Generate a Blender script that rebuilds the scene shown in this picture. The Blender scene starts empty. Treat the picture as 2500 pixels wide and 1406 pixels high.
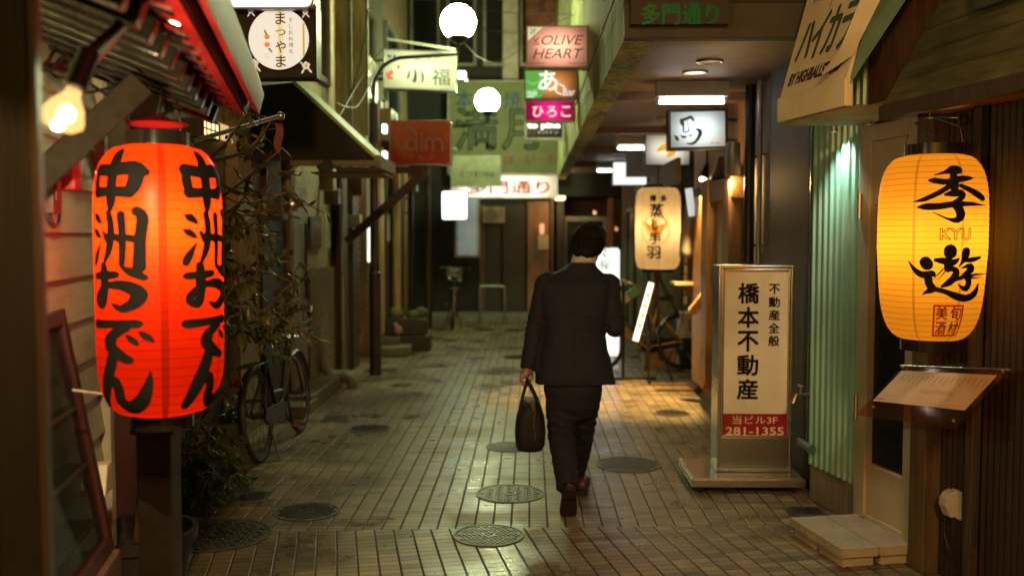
import bpy, bmesh, math, random
from mathutils import Vector, Matrix
rnd = random.Random(7)
D = bpy.data; SC = bpy.context.scene; COL = SC.collection
R = math.radians
# ---------------------------------------------------------------- camera
F = 2350.0; CAMH = 1.63
PITCH = math.atan(128 / F); YAW = math.atan(43 / F)
cam = D.cameras.new('camera'); co = D.objects.new('camera', cam); COL.objects.link(co)
co.location = (0, 0, CAMH); co.rotation_euler = (math.pi / 2 - PITCH, 0, YAW)
cam.sensor_width = 36; cam.lens = F / 2500 * 36; cam.clip_end = 200; cam.clip_start = .05
cam.dof.use_dof = True; cam.dof.focus_distance = 4.8; cam.dof.aperture_fstop = 1.4; cam.dof.aperture_blades = 9
SC.camera = co
# ---------------------------------------------------------------- night sky, moonlight, exposure
w = D.worlds.new('World'); SC.world = w; w.use_nodes = True
nt = w.node_tree; bg = nt.nodes['Background']
sky = nt.nodes.new('ShaderNodeTexSky'); sky.sky_type = 'NISHITA'; sky.sun_disc = False
sky.sun_elevation = R(2); sky.sun_rotation = R(200)
tint = nt.nodes.new('ShaderNodeMix'); tint.data_type = 'RGBA'; tint.blend_type = 'MULTIPLY'; tint.inputs[0].default_value = 1
tint.inputs[7].default_value = (.86, .92, .46, 1)
nt.links.new(sky.outputs[0], tint.inputs[6]); nt.links.new(tint.outputs[2], bg.inputs[0])
bg.inputs[1].default_value = 0.08
sun = D.lights.new('moon', 'SUN'); sun.energy = 0.008; sun.angle = R(3); sun.color = (1, .93, .8)
so = D.objects.new('moon', sun); COL.objects.link(so); so.rotation_euler = (R(50), 0, R(20))
vs = SC.view_settings; vs.view_transform = 'Standard'; vs.look = 'None'; vs.exposure = 0; vs.gamma = 1
SC.cycles.use_denoising = True
SC.cycles.sample_clamp_indirect = 3.0; SC.cycles.max_bounces = 8; SC.cycles.transparent_max_bounces = 24
SC.cycles.caustics_reflective = False; SC.cycles.caustics_refractive = False
# ---------------------------------------------------------------- measuring: photograph pixel -> direction
CM = co.rotation_euler.to_matrix(); CP = Vector((0, 0, CAMH))
def ray(px, py): return CM @ Vector(((px - 1250) / F, (703 - py) / F, -1))
def at(px, py, Y):
    d = ray(px, py); return CP + d * (Y / d.y)
def ground(px, py, z=0):
    d = ray(px, py); return CP + d * ((z - CAMH) / d.z)
ZUP = Vector((0, 0, 1))
class Fr:
    """a wall-like frame: x along the wall, y up, z out of it"""
    def __init__(s, O, Rv, U=None):
        s.O = Vector(O); s.R = Vector(Rv).normalized(); s.U = Vector(U).normalized() if U is not None else ZUP.copy(); s.N = s.R.cross(s.U)
    def p(s, x, y, z=0): return s.O + s.R * x + s.U * y + s.N * z
    def px(s, px, py, n=0):
        d = ray(px, py); O = s.O + s.N * n; t = (O - CP).dot(s.N) / d.dot(s.N); q = CP + d * t - s.O
        return q.dot(s.R), q.dot(s.U)
    def sub(s, x, y, z=0): return Fr(s.p(x, y, z), s.R, s.U)
def face_cam(P, turn=0):  # a frame facing back down the alley
    return Fr(P, (math.cos(turn), math.sin(turn), 0))
A2 = R(11.54)
NSD = Vector((-math.sin(A2), math.cos(A2), 0))
# ---------------------------------------------------------------- materials
MATS = {}
def nodes(name):
    m = D.materials.new(name); m.use_nodes = True
    return m, m.node_tree, m.node_tree.nodes['Principled BSDF']
def N(nt, t, **k):
    n = nt.nodes.new(t)
    for a, b in k.items(): setattr(n, a, b)
    return n
def pm(name, c, r=.6, m=0, var=.2, sc=6, bump=.15, bsc=60, dirt=.3, stretch=None, coat=0, spec=.5):
    if name in MATS: return MATS[name]
    mt, nt, b = nodes(name); L = nt.links.new
    tc = N(nt, 'ShaderNodeTexCoord'); src = tc.outputs['Object']
    if stretch:
        mp = N(nt, 'ShaderNodeMapping'); mp.inputs['Scale'].default_value = stretch; L(src, mp.inputs[0]); src = mp.outputs[0]
    n1 = N(nt, 'ShaderNodeTexNoise'); n1.inputs['Scale'].default_value = sc; n1.inputs['Detail'].default_value = 6; L(src, n1.inputs['Vector'])
    n2 = N(nt, 'ShaderNodeTexNoise'); n2.inputs['Scale'].default_value = 1.3; n2.inputs['Detail'].default_value = 8; L(tc.outputs['Object'], n2.inputs['Vector'])
    rp = N(nt, 'ShaderNodeMapRange'); rp.inputs[1].default_value = .3; rp.inputs[2].default_value = .7; rp.inputs[3].default_value = 1 - var; rp.inputs[4].default_value = 1 + var; L(n1.outputs[0], rp.inputs[0])
    rd = N(nt, 'ShaderNodeMapRange'); rd.inputs[1].default_value = .35; rd.inputs[2].default_value = .65; rd.inputs[3].default_value = 1 - dirt; rd.inputs[4].default_value = 1; L(n2.outputs[0], rd.inputs[0])
    mu = N(nt, 'ShaderNodeMath', operation='MULTIPLY'); L(rp.outputs[0], mu.inputs[0]); L(rd.outputs[0], mu.inputs[1])
    vm = N(nt, 'ShaderNodeVectorMath', operation='SCALE'); vm.inputs[0].default_value = c[:3]; L(mu.outputs[0], vm.inputs['Scale'])
    L(vm.outputs[0], b.inputs['Base Color'])
    rr = N(nt, 'ShaderNodeMapRange'); rr.inputs[3].default_value = max(.03, r - .12); rr.inputs[4].default_value = min(1, r + .12); L(n2.outputs[0], rr.inputs[0]); L(rr.outputs[0], b.inputs['Roughness'])
    b.inputs['Metallic'].default_value = m; b.inputs['Coat Weight'].default_value = coat; b.inputs['Specular IOR Level'].default_value = spec
    if bump:
        n3 = N(nt, 'ShaderNodeTexNoise'); n3.inputs['Scale'].default_value = bsc; n3.inputs['Detail'].default_value = 4; L(src, n3.inputs['Vector'])
        bp = N(nt, 'ShaderNodeBump'); bp.inputs['Strength'].default_value = bump; bp.inputs['Distance'].default_value = .01; L(n3.outputs[0], bp.inputs['Height']); L(bp.outputs[0], b.inputs['Normal'])
    MATS[name] = mt; return mt
def wood(name, c, r=.55, axis='Z', spec=.5):
    st = {'Z': (14, 14, 1.2), 'X': (1.2, 14, 14), 'Y': (14, 1.2, 14)}[axis]
    return pm(name, c, r, var=.35, sc=3, bump=.25, bsc=5, stretch=st, spec=spec)
def em(name, c, s, base=(.6, .6, .6)):
    if name in MATS: return MATS[name]
    mt, nt, b = nodes(name); b.inputs['Base Color'].default_value = (*base, 1); b.inputs['Roughness'].default_value = .25
    b.inputs['Emission Color'].default_value = (*c, 1); b.inputs['Emission Strength'].default_value = s
    MATS[name] = mt; return mt
def paper(name, c, transp=.06, refl=.25):
    """paper or acrylic lit from behind by the lamp inside it"""
    if name in MATS: return MATS[name]
    mt, nt, b = nodes(name); L = nt.links.new
    out = nt.nodes['Material Output']; nt.nodes.remove(b)
    tl = N(nt, 'ShaderNodeBsdfTranslucent'); df = N(nt, 'ShaderNodeBsdfPrincipled'); tr = N(nt, 'ShaderNodeBsdfTransparent')
    tc = N(nt, 'ShaderNodeTexCoord'); no = N(nt, 'ShaderNodeTexNoise'); no.inputs['Scale'].default_value = 9; no.inputs['Detail'].default_value = 5; L(tc.outputs['Object'], no.inputs['Vector'])
    mr = N(nt, 'ShaderNodeMapRange'); mr.inputs[3].default_value = .88; mr.inputs[4].default_value = 1.1; L(no.outputs[0], mr.inputs[0])
    vm = N(nt, 'ShaderNodeVectorMath', operation='SCALE'); vm.inputs[0].default_value = c; L(mr.outputs[0], vm.inputs['Scale']); L(vm.outputs[0], tl.inputs[0])
    df.inputs['Base Color'].default_value = (*[x * .8 for x in c], 1); df.inputs['Roughness'].default_value = .35
    tr.inputs[0].default_value = (*c, 1)
    m1 = N(nt, 'ShaderNodeMixShader'); m1.inputs[0].default_value = refl; L(tl.outputs[0], m1.inputs[1]); L(df.outputs[0], m1.inputs[2])
    m2 = N(nt, 'ShaderNodeMixShader'); m2.inputs[0].default_value = transp; L(m1.outputs[0], m2.inputs[1]); L(tr.outputs[0], m2.inputs[2])
    L(m2.outputs[0], out.inputs[0]); MATS[name] = mt; return mt
def glass(name, c=(.9, .95, .92), rough=.03, a=.25):
    if name in MATS: return MATS[name]
    mt, nt, b = nodes(name); out = nt.nodes['Material Output']; L = nt.links.new
    b.inputs['Base Color'].default_value = (*[x * .05 for x in c], 1); b.inputs['Roughness'].default_value = rough; b.inputs['Specular IOR Level'].default_value = .7
    tr = N(nt, 'ShaderNodeBsdfTransparent'); tr.inputs[0].default_value = (*c, 1)
    mx = N(nt, 'ShaderNodeMixShader'); mx.inputs[0].default_value = 1 - a; L(b.outputs[0], mx.inputs[1]); L(tr.outputs[0], mx.inputs[2]); L(mx.outputs[0], out.inputs[0])
    MATS[name] = mt; return mt
def mth(nt, op, a, b=None, c=None):
    n = N(nt, 'ShaderNodeMath', operation=op)
    for i, v in enumerate((a, b, c)):
        if v is None: continue
        if isinstance(v, (int, float)): n.inputs[i].default_value = v
        else: nt.links.new(v, n.inputs[i])
    return n.outputs[0]
def tile_mat(name, tw, th, jw, jh, cols, joint, r0, r1, bump=.6, darkfrac=.08, axes='XY', spec=.5, stain=.35):
    mt, nt, b = nodes(name); L = nt.links.new
    tc = N(nt, 'ShaderNodeTexCoord'); sp = N(nt, 'ShaderNodeSeparateXYZ'); L(tc.outputs['Object'], sp.inputs[0])
    u = mth(nt, 'DIVIDE', sp.outputs[axes[0]], tw); v = mth(nt, 'DIVIDE', sp.outputs[axes[1]], th)
    fu = mth(nt, 'FLOOR', u); fv = mth(nt, 'FLOOR', v)
    au = mth(nt, 'ABSOLUTE', mth(nt, 'SUBTRACT', mth(nt, 'FRACT', u), .5)); av = mth(nt, 'ABSOLUTE', mth(nt, 'SUBTRACT', mth(nt, 'FRACT', v), .5))
    def edge(a, j, full):
        n = N(nt, 'ShaderNodeMapRange', interpolation_type='SMOOTHSTEP'); L(a, n.inputs[0]); n.inputs[1].default_value = .5 - j / full * .75; n.inputs[2].default_value = .5 - j / full * .35; return n.outputs[0]
    eu = edge(au, jw, tw); ev = edge(av, jh, th); g = mth(nt, 'MAXIMUM', eu, ev)
    cb = N(nt, 'ShaderNodeCombineXYZ'); L(fu, cb.inputs[0]); L(fv, cb.inputs[1])
    wn = N(nt, 'ShaderNodeTexWhiteNoise', noise_dimensions='2D'); L(cb.outputs[0], wn.inputs[0])
    cr = N(nt, 'ShaderNodeValToRGB'); el = cr.color_ramp.elements; cr.color_ramp.interpolation = 'LINEAR'
    el[0].position = 0; el[0].color = (*cols[0], 1); el[1].position = 1; el[1].color = (*cols[-1], 1)
    for i, c in enumerate(cols[1:-1]):
        e = el.new((i + 1) / (len(cols) - 1)); e.color = (*c, 1)
    L(wn.outputs[0], cr.inputs[0])
    # rows of darker replacement tiles
    pn = N(nt, 'ShaderNodeTexNoise'); pn.inputs['Scale'].default_value = .9; pn.inputs['Detail'].default_value = 3
    cb2 = N(nt, 'ShaderNodeCombineXYZ'); L(mth(nt, 'MULTIPLY', fu, .12), cb2.inputs[0]); L(mth(nt, 'MULTIPLY', fv, .8), cb2.inputs[1]); L(cb2.outputs[0], pn.inputs['Vector'])
    dk = N(nt, 'ShaderNodeMapRange'); L(pn.outputs[0], dk.inputs[0]); dk.inputs[1].default_value = .58; dk.inputs[2].default_value = .64; dk.inputs[3].default_value = 0; dk.inputs[4].default_value = .6
    m0 = N(nt, 'ShaderNodeMix', data_type='RGBA'); L(dk.outputs[0], m0.inputs[0]); L(cr.outputs[0], m0.inputs[6]); m0.inputs[7].default_value = (*[x * .35 for x in cols[0]], 1)
    st = N(nt, 'ShaderNodeTexNoise'); st.inputs['Scale'].default_value = 1.7; st.inputs['Detail'].default_value = 9; st.inputs['Roughness'].default_value = .65; L(tc.outputs['Object'], st.inputs['Vector'])
    sm = N(nt, 'ShaderNodeMapRange'); L(st.outputs[0], sm.inputs[0]); sm.inputs[1].default_value = .35; sm.inputs[2].default_value = .65; sm.inputs[3].default_value = 1 - stain; sm.inputs[4].default_value = 1.08
    fine = N(nt, 'ShaderNodeTexNoise'); fine.inputs['Scale'].default_value = 90; fine.inputs['Detail'].default_value = 3; L(tc.outputs['Object'], fine.inputs['Vector'])
    fm = N(nt, 'ShaderNodeMapRange'); L(fine.outputs[0], fm.inputs[0]); fm.inputs[3].default_value = .75; fm.inputs[4].default_value = 1.25
    vm = N(nt, 'ShaderNodeVectorMath', operation='SCALE'); L(m0.outputs[2], vm.inputs[0]); L(mth(nt, 'MULTIPLY', sm.outputs[0], fm.outputs[0]), vm.inputs['Scale'])
    m1 = N(nt, 'ShaderNodeMix', data_type='RGBA'); L(g, m1.inputs[0]); L(vm.outputs[0], m1.inputs[6]); m1.inputs[7].default_value = (*joint, 1)
    L(m1.outputs[2], b.inputs['Base Color'])
    rr = N(nt, 'ShaderNodeMapRange'); L(st.outputs[0], rr.inputs[0]); rr.inputs[1].default_value = .35; rr.inputs[2].default_value = .65; rr.inputs[3].default_value = r0; rr.inputs[4].default_value = r1
    L(mth(nt, 'ADD', rr.outputs[0], mth(nt, 'MULTIPLY', g, .3)), b.inputs['Roughness']); b.inputs['Specular IOR Level'].default_value = spec
    hh = mth(nt, 'ADD', mth(nt, 'MULTIPLY', g, -1), mth(nt, 'ADD', mth(nt, 'MULTIPLY', wn.outputs[0], .25), mth(nt, 'MULTIPLY', fine.outputs[0], .3)))
    bp = N(nt, 'ShaderNodeBump'); bp.inputs['Strength'].default_value = bump; bp.inputs['Distance'].default_value = .004; L(hh, bp.inputs['Height']); L(bp.outputs[0], b.inputs['Normal'])
    MATS[name] = mt; return mt
# ---------------------------------------------------------------- mesh building
INV = {}
class MB:
    def __init__(s): s.v = []; s.f = []
    def add(s, vs, fs):
        o = len(s.v); s.v += [Vector(p) for p in vs]; s.f += [tuple(i + o for i in f) for f in fs]; return s
    def hexa(s, p): return s.add(p, [(0, 3, 2, 1), (4, 5, 6, 7), (0, 1, 5, 4), (1, 2, 6, 5), (2, 3, 7, 6), (3, 0, 4, 7)])
    def box(s, c, sz, M=None):
        M = M or Matrix.Identity(3); c = Vector(c); x, y, z = [k / 2 for k in sz]
        return s.hexa([c + M @ Vector(q) for q in ((-x, -y, -z), (x, -y, -z), (x, y, -z), (-x, y, -z), (-x, -y, z), (x, -y, z), (x, y, z), (-x, y, z))])
    def fbox(s, fr, x0, x1, y0, y1, z0, z1):
        return s.hexa([fr.p(*q) for q in ((x0, y0, z0), (x1, y0, z0), (x1, y1, z0), (x0, y1, z0), (x0, y0, z1), (x1, y0, z1), (x1, y1, z1), (x0, y1, z1))])
    def frame(s, fr, x0, x1, y0, y1, z0, z1, t):
        s.fbox(fr, x0, x0 + t, y0, y1, z0, z1); s.fbox(fr, x1 - t, x1, y0, y1, z0, z1)
        s.fbox(fr, x0 + t, x1 - t, y0, y0 + t, z0, z1); return s.fbox(fr, x0 + t, x1 - t, y1 - t, y1, z0, z1)
    def bar(s, a, b, w, h, up=ZUP):
        a, b = Vector(a), Vector(b); d = (b - a).normalized(); sd = d.cross(up)
        if sd.length < 1e-4: sd = Vector((1, 0, 0))
        sd.normalize(); u = sd.cross(d) * h / 2; sd = sd * w / 2
        return s.hexa([a - sd - u, a + sd - u, b + sd - u, b - sd - u, a - sd + u, a + sd + u, b + sd + u, b - sd + u])
    def tube(s, pts, r, n=8, caps=True):
        pts = [Vector(p) for p in pts]; k = len(pts); rs = r if isinstance(r, (list, tuple)) else [r] * k; rings = []
        pn = None
        for i, p in enumerate(pts):
            d = (pts[min(i + 1, k - 1)] - pts[max(i - 1, 0)]).normalized()
            if pn is None:
                a = d.cross(ZUP)
                if a.length < 1e-3: a = d.cross(Vector((1, 0, 0)))
            else: a = pn - d * pn.dot(d)
            a.normalize(); pn = a; bb = d.cross(a)
            rings.append([p + (a * math.cos(t) + bb * math.sin(t)) * rs[i] for t in [2 * math.pi * j / n for j in range(n)]])
        vs = [q for rg in rings for q in rg]
        fs = [(i * n + j, i * n + (j + 1) % n, (i + 1) * n + (j + 1) % n, (i + 1) * n + j) for i in range(k - 1) for j in range(n)]
        if caps: fs += [tuple(reversed(range(n))), tuple((k - 1) * n + j for j in range(n))]
        return s.add(vs, fs)
    def cyl(s, a, b, r, n=16): return s.tube([a, b], r, n)
    def lathe(s, O, prof, n=32, a0=0, a1=2 * math.pi, fr=None):
        O = Vector(O); full = abs(a1 - a0 - 2 * math.pi) < 1e-6; m = n if full else n + 1; vs = []
        for r, z in prof:
            for j in range(m):
                t = a0 + (a1 - a0) * j / n
                q = Vector((r * math.cos(t), r * math.sin(t), z)); vs.append(O + q if fr is None else fr.p(q.x, q.y, q.z))
        fs = [(i * m + j, i * m + (j + 1) % m, (i + 1) * m + (j + 1) % m, (i + 1) * m + j) for i in range(len(prof) - 1) for j in range(m if full else n)]
        return s.add(vs, fs)
    def disc(s, fr, r, z=0, n=32, ry=None):
        ry = ry or r
        return s.add([fr.p(r * math.cos(2 * math.pi * j / n), ry * math.sin(2 * math.pi * j / n), z) for j in range(n)], [tuple(range(n))])
    def sphere(s, c, r, n=16, sq=(1, 1, 1), M=None):
        c = Vector(c); M = M or Matrix.Identity(3); m = n // 2
        vs = [c + M @ Vector((0, 0, -r * sq[2]))]
        for i in range(1, m):
            a = -math.pi / 2 + math.pi * i / m
            vs += [c + M @ Vector((r * sq[0] * math.cos(a) * math.cos(2 * math.pi * j / n), r * sq[1] * math.cos(a) * math.sin(2 * math.pi * j / n), r * sq[2] * math.sin(a))) for j in range(n)]
        vs.append(c + M @ Vector((0, 0, r * sq[2]))); e = len(vs) - 1
        fs = [(0, 1 + (j + 1) % n, 1 + j) for j in range(n)]
        fs += [(1 + i * n + j, 1 + i * n + (j + 1) % n, 1 + (i + 1) * n + (j + 1) % n, 1 + (i + 1) * n + j) for i in range(m - 2) for j in range(n)]
        fs += [(e, 1 + (m - 2) * n + j, 1 + (m - 2) * n + (j + 1) % n) for j in range(n)]
        return s.add(vs, fs)
    def poly(s, pts): return s.add(pts, [tuple(range(len(pts)))])
    def prism(s, fr, pts, z0, z1):
        n = len(pts); vs = [fr.p(x, y, z0) for x, y in pts] + [fr.p(x, y, z1) for x, y in pts]
        return s.add(vs, [tuple(reversed(range(n))), tuple(range(n, 2 * n))] + [(i, (i + 1) % n, n + (i + 1) % n, n + i) for i in range(n)])
    def rprism(s, fr, x0, x1, y0, y1, z0, z1, r, k=5):
        pts = []
        for cx, cy, a in ((x1 - r, y0 + r, -90), (x1 - r, y1 - r, 0), (x0 + r, y1 - r, 90), (x0 + r, y0 + r, 180)):
            pts += [(cx + r * math.cos(R(a + 90 * i / k)), cy + r * math.sin(R(a + 90 * i / k))) for i in range(k + 1)]
        return s.prism(fr, pts, z0, z1)
    def build(s, name, mat, parent=None, smooth=False, bevel=0, mods=None):
        me = D.meshes.new(name); T = INV.get(parent.name) if parent else None
        me.from_pydata([tuple(T @ p) if T else tuple(p) for p in s.v], [], s.f); me.update()
        o = D.objects.new(name, me); COL.objects.link(o)
        for m in (mat if isinstance(mat, (list, tuple)) else [mat]): me.materials.append(m)
        if smooth:
            me.polygons.foreach_set('use_smooth', [True] * len(me.polygons))
            if smooth != 'all': me.set_sharp_from_angle(angle=R(38))
        if bevel:
            b = o.modifiers.new('edges', 'BEVEL'); b.width = bevel; b.segments = 2; b.limit_method = 'ANGLE'; b.angle_limit = R(40)
        if parent: o.parent = parent; INV[o.name] = T
        return o
def tag(o, label=None, cat=None, group=None, kind=None):
    for k, v in (('label', label), ('category', cat), ('group', group), ('kind', kind)):
        if v: o[k] = v
    return o
def thing(name, label, cat, loc=(0, 0, 0), group=None):
    o = D.objects.new(name, None); COL.objects.link(o); o.location = loc; o.empty_display_size = .1
    INV[o.name] = Matrix.Translation(-Vector(loc)); return tag(o, label, cat, group)
def solo(mb, name, mat, label, cat, loc=None, group=None, **k):
    if loc is None:
        n = len(mb.v); loc = Vector((sum(p.x for p in mb.v) / n, sum(p.y for p in mb.v) / n, min(p.z for p in mb.v)))
    loc = Vector(loc)
    for p in mb.v: p -= loc
    o = mb.build(name, mat, **k); o.location = loc; return tag(o, label, cat, group)
def structure(mb, name, mat, **k): return tag(mb.build(name, mat, **k), kind='structure')
def copy_tree(o, parent=None):
    c = o.copy(); COL.objects.link(c)
    if parent: c.parent = parent
    for ch in [x for x in D.objects if x.parent == o]: copy_tree(ch, c)
    return c
def lamp(kind, parent, P, energy, color, **k):
    l = D.lights.new('lamp', kind); l.energy = energy; l.color = color
    rot = k.pop('rot', None); 
    for a, b in k.items(): setattr(l, a, b)
    o = D.objects.new('lamp', l); COL.objects.link(o); M = INV[parent.name]; o.location = M @ Vector(P)
    if rot is not None: o.rotation_euler = rot
    o.parent = parent; return o
def aim(d): return Vector(d).to_track_quat('-Z', 'Y').to_euler()
# ---------------------------------------------------------------- lettering
TXT = {}
def text_geo(s, size=1, bold=0, shear=0, line=1.0, space=1.0, maxe=0, alx='CENTER'):
    if any(ord(ch) > 0x2fff for ch in s): bold = 0
    cu = D.curves.new('lettering', 'FONT'); cu.body = s; cu.size = size; cu.offset = bold; cu.shear = shear; cu.space_line = line; cu.space_character = space
    cu.align_x = alx; cu.align_y = 'CENTER'; cu.resolution_u = 3
    o = D.objects.new('lettering', cu); COL.objects.link(o); dg = bpy.context.evaluated_depsgraph_get()
    me = D.meshes.new_from_object(o.evaluated_get(dg)); D.objects.remove(o); D.curves.remove(cu)
    bm = bmesh.new(); bm.from_mesh(me); D.meshes.remove(me)
    if maxe:
        bmesh.ops.triangulate(bm, faces=bm.faces[:])
        for _ in range(4):
            e = [x for x in bm.edges if x.calc_length() > maxe]
            if not e: break
            bmesh.ops.subdivide_edges(bm, edges=e, cuts=1); bmesh.ops.triangulate(bm, faces=[f for f in bm.faces if len(f.verts) > 3])
    vs = [(v.co.x, v.co.y) for v in bm.verts]; fs = [tuple(v.index for v in f.verts) for f in bm.faces]
    bm.free()
    if vs and alx == 'CENTER':  # recentre on the ink
        cx = (min(v[0] for v in vs) + max(v[0] for v in vs)) / 2; cy = (min(v[1] for v in vs) + max(v[1] for v in vs)) / 2
        vs = [(x - cx, y - cy) for x, y in vs]
    return vs, fs
def fit(g, w=None, h=None):
    vs, fs = g; W = max(v[0] for v in vs) - min(v[0] for v in vs); H = max(v[1] for v in vs) - min(v[1] for v in vs)
    sx = w / W if w else h / H; sy = h / H if h else sx
    return [(x * sx, y * sy) for x, y in vs], fs
def spline(pts, step):
    out = []
    P = [Vector(p) for p in pts]
    if len(P) == 2: P = [P[0], P[0].lerp(P[1], .5), P[1]]
    for i in range(len(P) - 1):
        a, b, c, d = P[max(i - 1, 0)], P[i], P[i + 1], P[min(i + 2, len(P) - 1)]
        k = max(2, int((c - b).xy.length / step))
        for j in range(k):
            t = j / k
            out.append(.5 * ((2 * b) + (c - a) * t + (2 * a - 5 * b + 4 * c - d) * t * t + (3 * b - a - 3 * c + d) * t ** 3))
    out.append(P[-1]); return out
def brush(strokes, step=.04, lift=0.0001):
    """brush-written strokes as flat ribbons: (x, y, layer) vertices"""
    V = []; Fc = []
    for k, st in enumerate(strokes):
        sp = spline(st, step); n = len(sp)
        d0 = (sp[1] - sp[0]).xy.normalized(); d1 = (sp[-1] - sp[-2]).xy.normalized()
        rows = []
        for a in (-80, -50, -25):
            q = sp[0]; s_ = q.z; rows.append((q.xy + d0 * s_ * math.sin(R(a)), s_ * math.cos(R(a)), d0))
        for i, q in enumerate(sp): rows.append((q.xy, max(q.z, .0005), (sp[min(i + 1, n - 1)] - sp[max(i - 1, 0)]).xy.normalized()))
        for a in (25, 50, 80):
            q = sp[-1]; rows.append((q.xy + d1 * q.z * math.sin(R(a)), q.z * math.cos(R(a)), d1))
        o = len(V)
        for c, hw, d in rows:
            nn = Vector((-d.y, d.x))
            for t in (-1, -.5, 0, .5, 1): V.append((c.x + nn.x * hw * t, c.y + nn.y * hw * t, k * lift))
        Fc += [(o + i * 5 + j, o + i * 5 + j + 1, o + (i + 1) * 5 + j + 1, o + (i + 1) * 5 + j) for i in range(len(rows) - 1) for j in range(4)]
    return V, Fc
def pxg(strokes, x0, y0, x1, y1):
    h = y1 - y0
    return [[((x - x0) / h, 1 - (y - y0) / h, w_ / h) for x, y, w_ in s] for s in strokes]
def flat(mb, g, fr, x=0, y=0, z=.0025, sx=1, sy=None, rot=0):
    sy = sy or sx; c, s_ = math.cos(rot), math.sin(rot)
    vs = []
    for q in g[0]:
        a, b = q[0] * sx, q[1] * sy; l = q[2] if len(q) > 2 else 0
        vs.append(fr.p(x + a * c - b * s_, y + a * s_ + b * c, z + l))
    return mb.add(vs, g[1])
# ================================================================ the setting
PAVE = dict(cols=[(.13, .098, .055), (.27, .20, .11), (.22, .165, .092), (.245, .185, .105), (.33, .25, .14)], joint=(.022, .017, .011))
M_pave = tile_mat('alley paving', .103, .0605, .009, .0038, stain=.5, r0=.20, r1=.58, **PAVE)
G1, G2 = ground(660, 1296), ground(1921, 1280)
bd = (G2 - G1).normalized(); bn = Vector((-bd.y, bd.x, 0))
L0, L1 = G1 - bd * 3, G2 + bd * 3
mb = MB(); mb.poly([Vector((-30, -30, -.02)), Vector((30, -30, -.02)), Vector((30, 60, -.02)), Vector((-30, 60, -.02))])
structure(mb, 'ground', pm('asphalt', (.05, .047, .042), .75, bump=.5, bsc=120))
mb = MB(); mb.poly([Vector((L0.x, L0.y, 0)), Vector((L1.x, L1.y, 0)), Vector((L1.x, 18.25, 0)), Vector((L0.x, 18.25, 0))])
structure(mb, 'pavement', M_pave)
rot = Matrix.Rotation(A2, 3, 'Z')
mb = MB(); q = [Vector((L0.x, L0.y, 0)), L0 - bn * 8, L1 - bn * 8, L1]
mb.poly([rot.inverted() @ Vector((p.x, p.y, 0)) for p in q])
o = structure(mb, 'street_paving', M_pave); o.rotation_euler = (0, 0, A2)
# kerb and cross street at the far end
mb = MB(); mb.box((0, 18.4, .045), (9, .28, .09)); mb.box((0, 19.2, .03), (9, 1.3, .06))
structure(mb, 'kerb', pm('kerb concrete', (.24, .235, .21), .7))
# ---------------------------------------------------------------- frames of the walls
LW = Fr((-2.3, 0, 0), (0, 1, 0)); RW = Fr((1.78, 0, 0), (0, -1, 0))
NRO = ground(1972, 1220); NR = Fr((NRO.x, NRO.y, 0), -NSD)
s0 = at(240, 900, 4.0); SD = Fr((s0.x, s0.y, 0), NSD)
# materials
M_dark = wood('dark stained timber', (.045, .03, .02)); M_brown = wood('brown timber', (.16, .085, .04)); M_tan = wood('pale timber', (.45, .26, .10))
M_redwood = wood('dark red timber', (.055, .011, .010), .4)
M_cream = pm('cream plaster', (.31, .25, .145), .8, bump=.3, bsc=35, dirt=.35); M_ochre = pm('ochre plaster', (.23, .17, .085), .85, bump=.35, bsc=40, dirt=.4)
M_conc = pm('stained concrete', (.27, .25, .20), .8, var=.3, sc=3, bump=.3, bsc=30, dirt=.5, stretch=(6, 6, .6))
M_moss = pm('mossy concrete', (.34, .36, .12), .85, var=.75, sc=2.2, bump=.3, bsc=25, dirt=.6, stretch=(7, 7, .4))
M_soffit = pm('painted soffit', (.20, .125, .065), .6, var=.15, dirt=.3)
M_grey = pm('grey metal', (.30, .30, .27), .35, .6, dirt=.4); M_black = pm('black metal', (.018, .017, .016), .4, .3, dirt=.2)
M_steel = pm('brushed steel', (.55, .52, .46), .26, 1, var=.06, bump=.02, dirt=.1, stretch=(1, 1, 20)); M_white = pm('white enamel', (.72, .72, .66), .4, dirt=.25)
M_cable = pm('cable rubber', (.015, .014, .013), .55, bump=0); M_plast = pm('ivory plastic', (.55, .5, .38), .4, bump=.05, dirt=.3)
M_glass = glass('dark glass', (.5, .55, .5), .04, .35); M_stone = None
M_black_paint = pm('black lettering', (.008, .0065, .0055), .75, spec=.15, bump=0, var=.1, dirt=.1)
M_gloss = pm('black lacquer', (.012, .009, .008), .18, bump=0, dirt=.1, coat=.3)
M_red_paint = pm('red lettering', (.42, .02, .015), .5, bump=0, dirt=.1)
# ================================================================ left near shop with lap siding
bld = thing('siding_shop', 'cream lap siding shop wall behind the red lantern', 'building', SD.p(0, 0))
mb = MB(); mb.fbox(SD, -1.9, -.045, 0, 3.4, -.3, -.02); mb.build('wall', M_cream, bld)
mb = MB(); e = .165; k = 0; zz = .32
while zz < 3.0:
    vs = [SD.p(x, y, n) for x in (-1.85, -.05) for y, n in ((zz, .0), (zz, .034), (zz + e, .008), (zz + e, 0))]
    mb.add(vs, [(0, 1, 2, 3), (7, 6, 5, 4), (0, 4, 5, 1), (1, 5, 6, 2), (2, 6, 7, 3), (3, 7, 4, 0)]); zz += e
mb.build('siding', pm('painted lap siding', (.37, .41, .23), .5, var=.12, sc=4, bump=.2, bsc=14, dirt=.4, stretch=(1, 1, 8)), bld)
mb = MB(); mb.fbox(SD, -.05, .02, 0, 3.2, -.06, .055); mb.build('corner_board', pm('painted trim', (.50, .44, .30), .5, dirt=.3), bld, bevel=.004)
mb = MB(); mb.fbox(SD, -1.85, -.05, 0, .318, 0, .03); mb.build('plinth', M_brown, bld)
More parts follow.
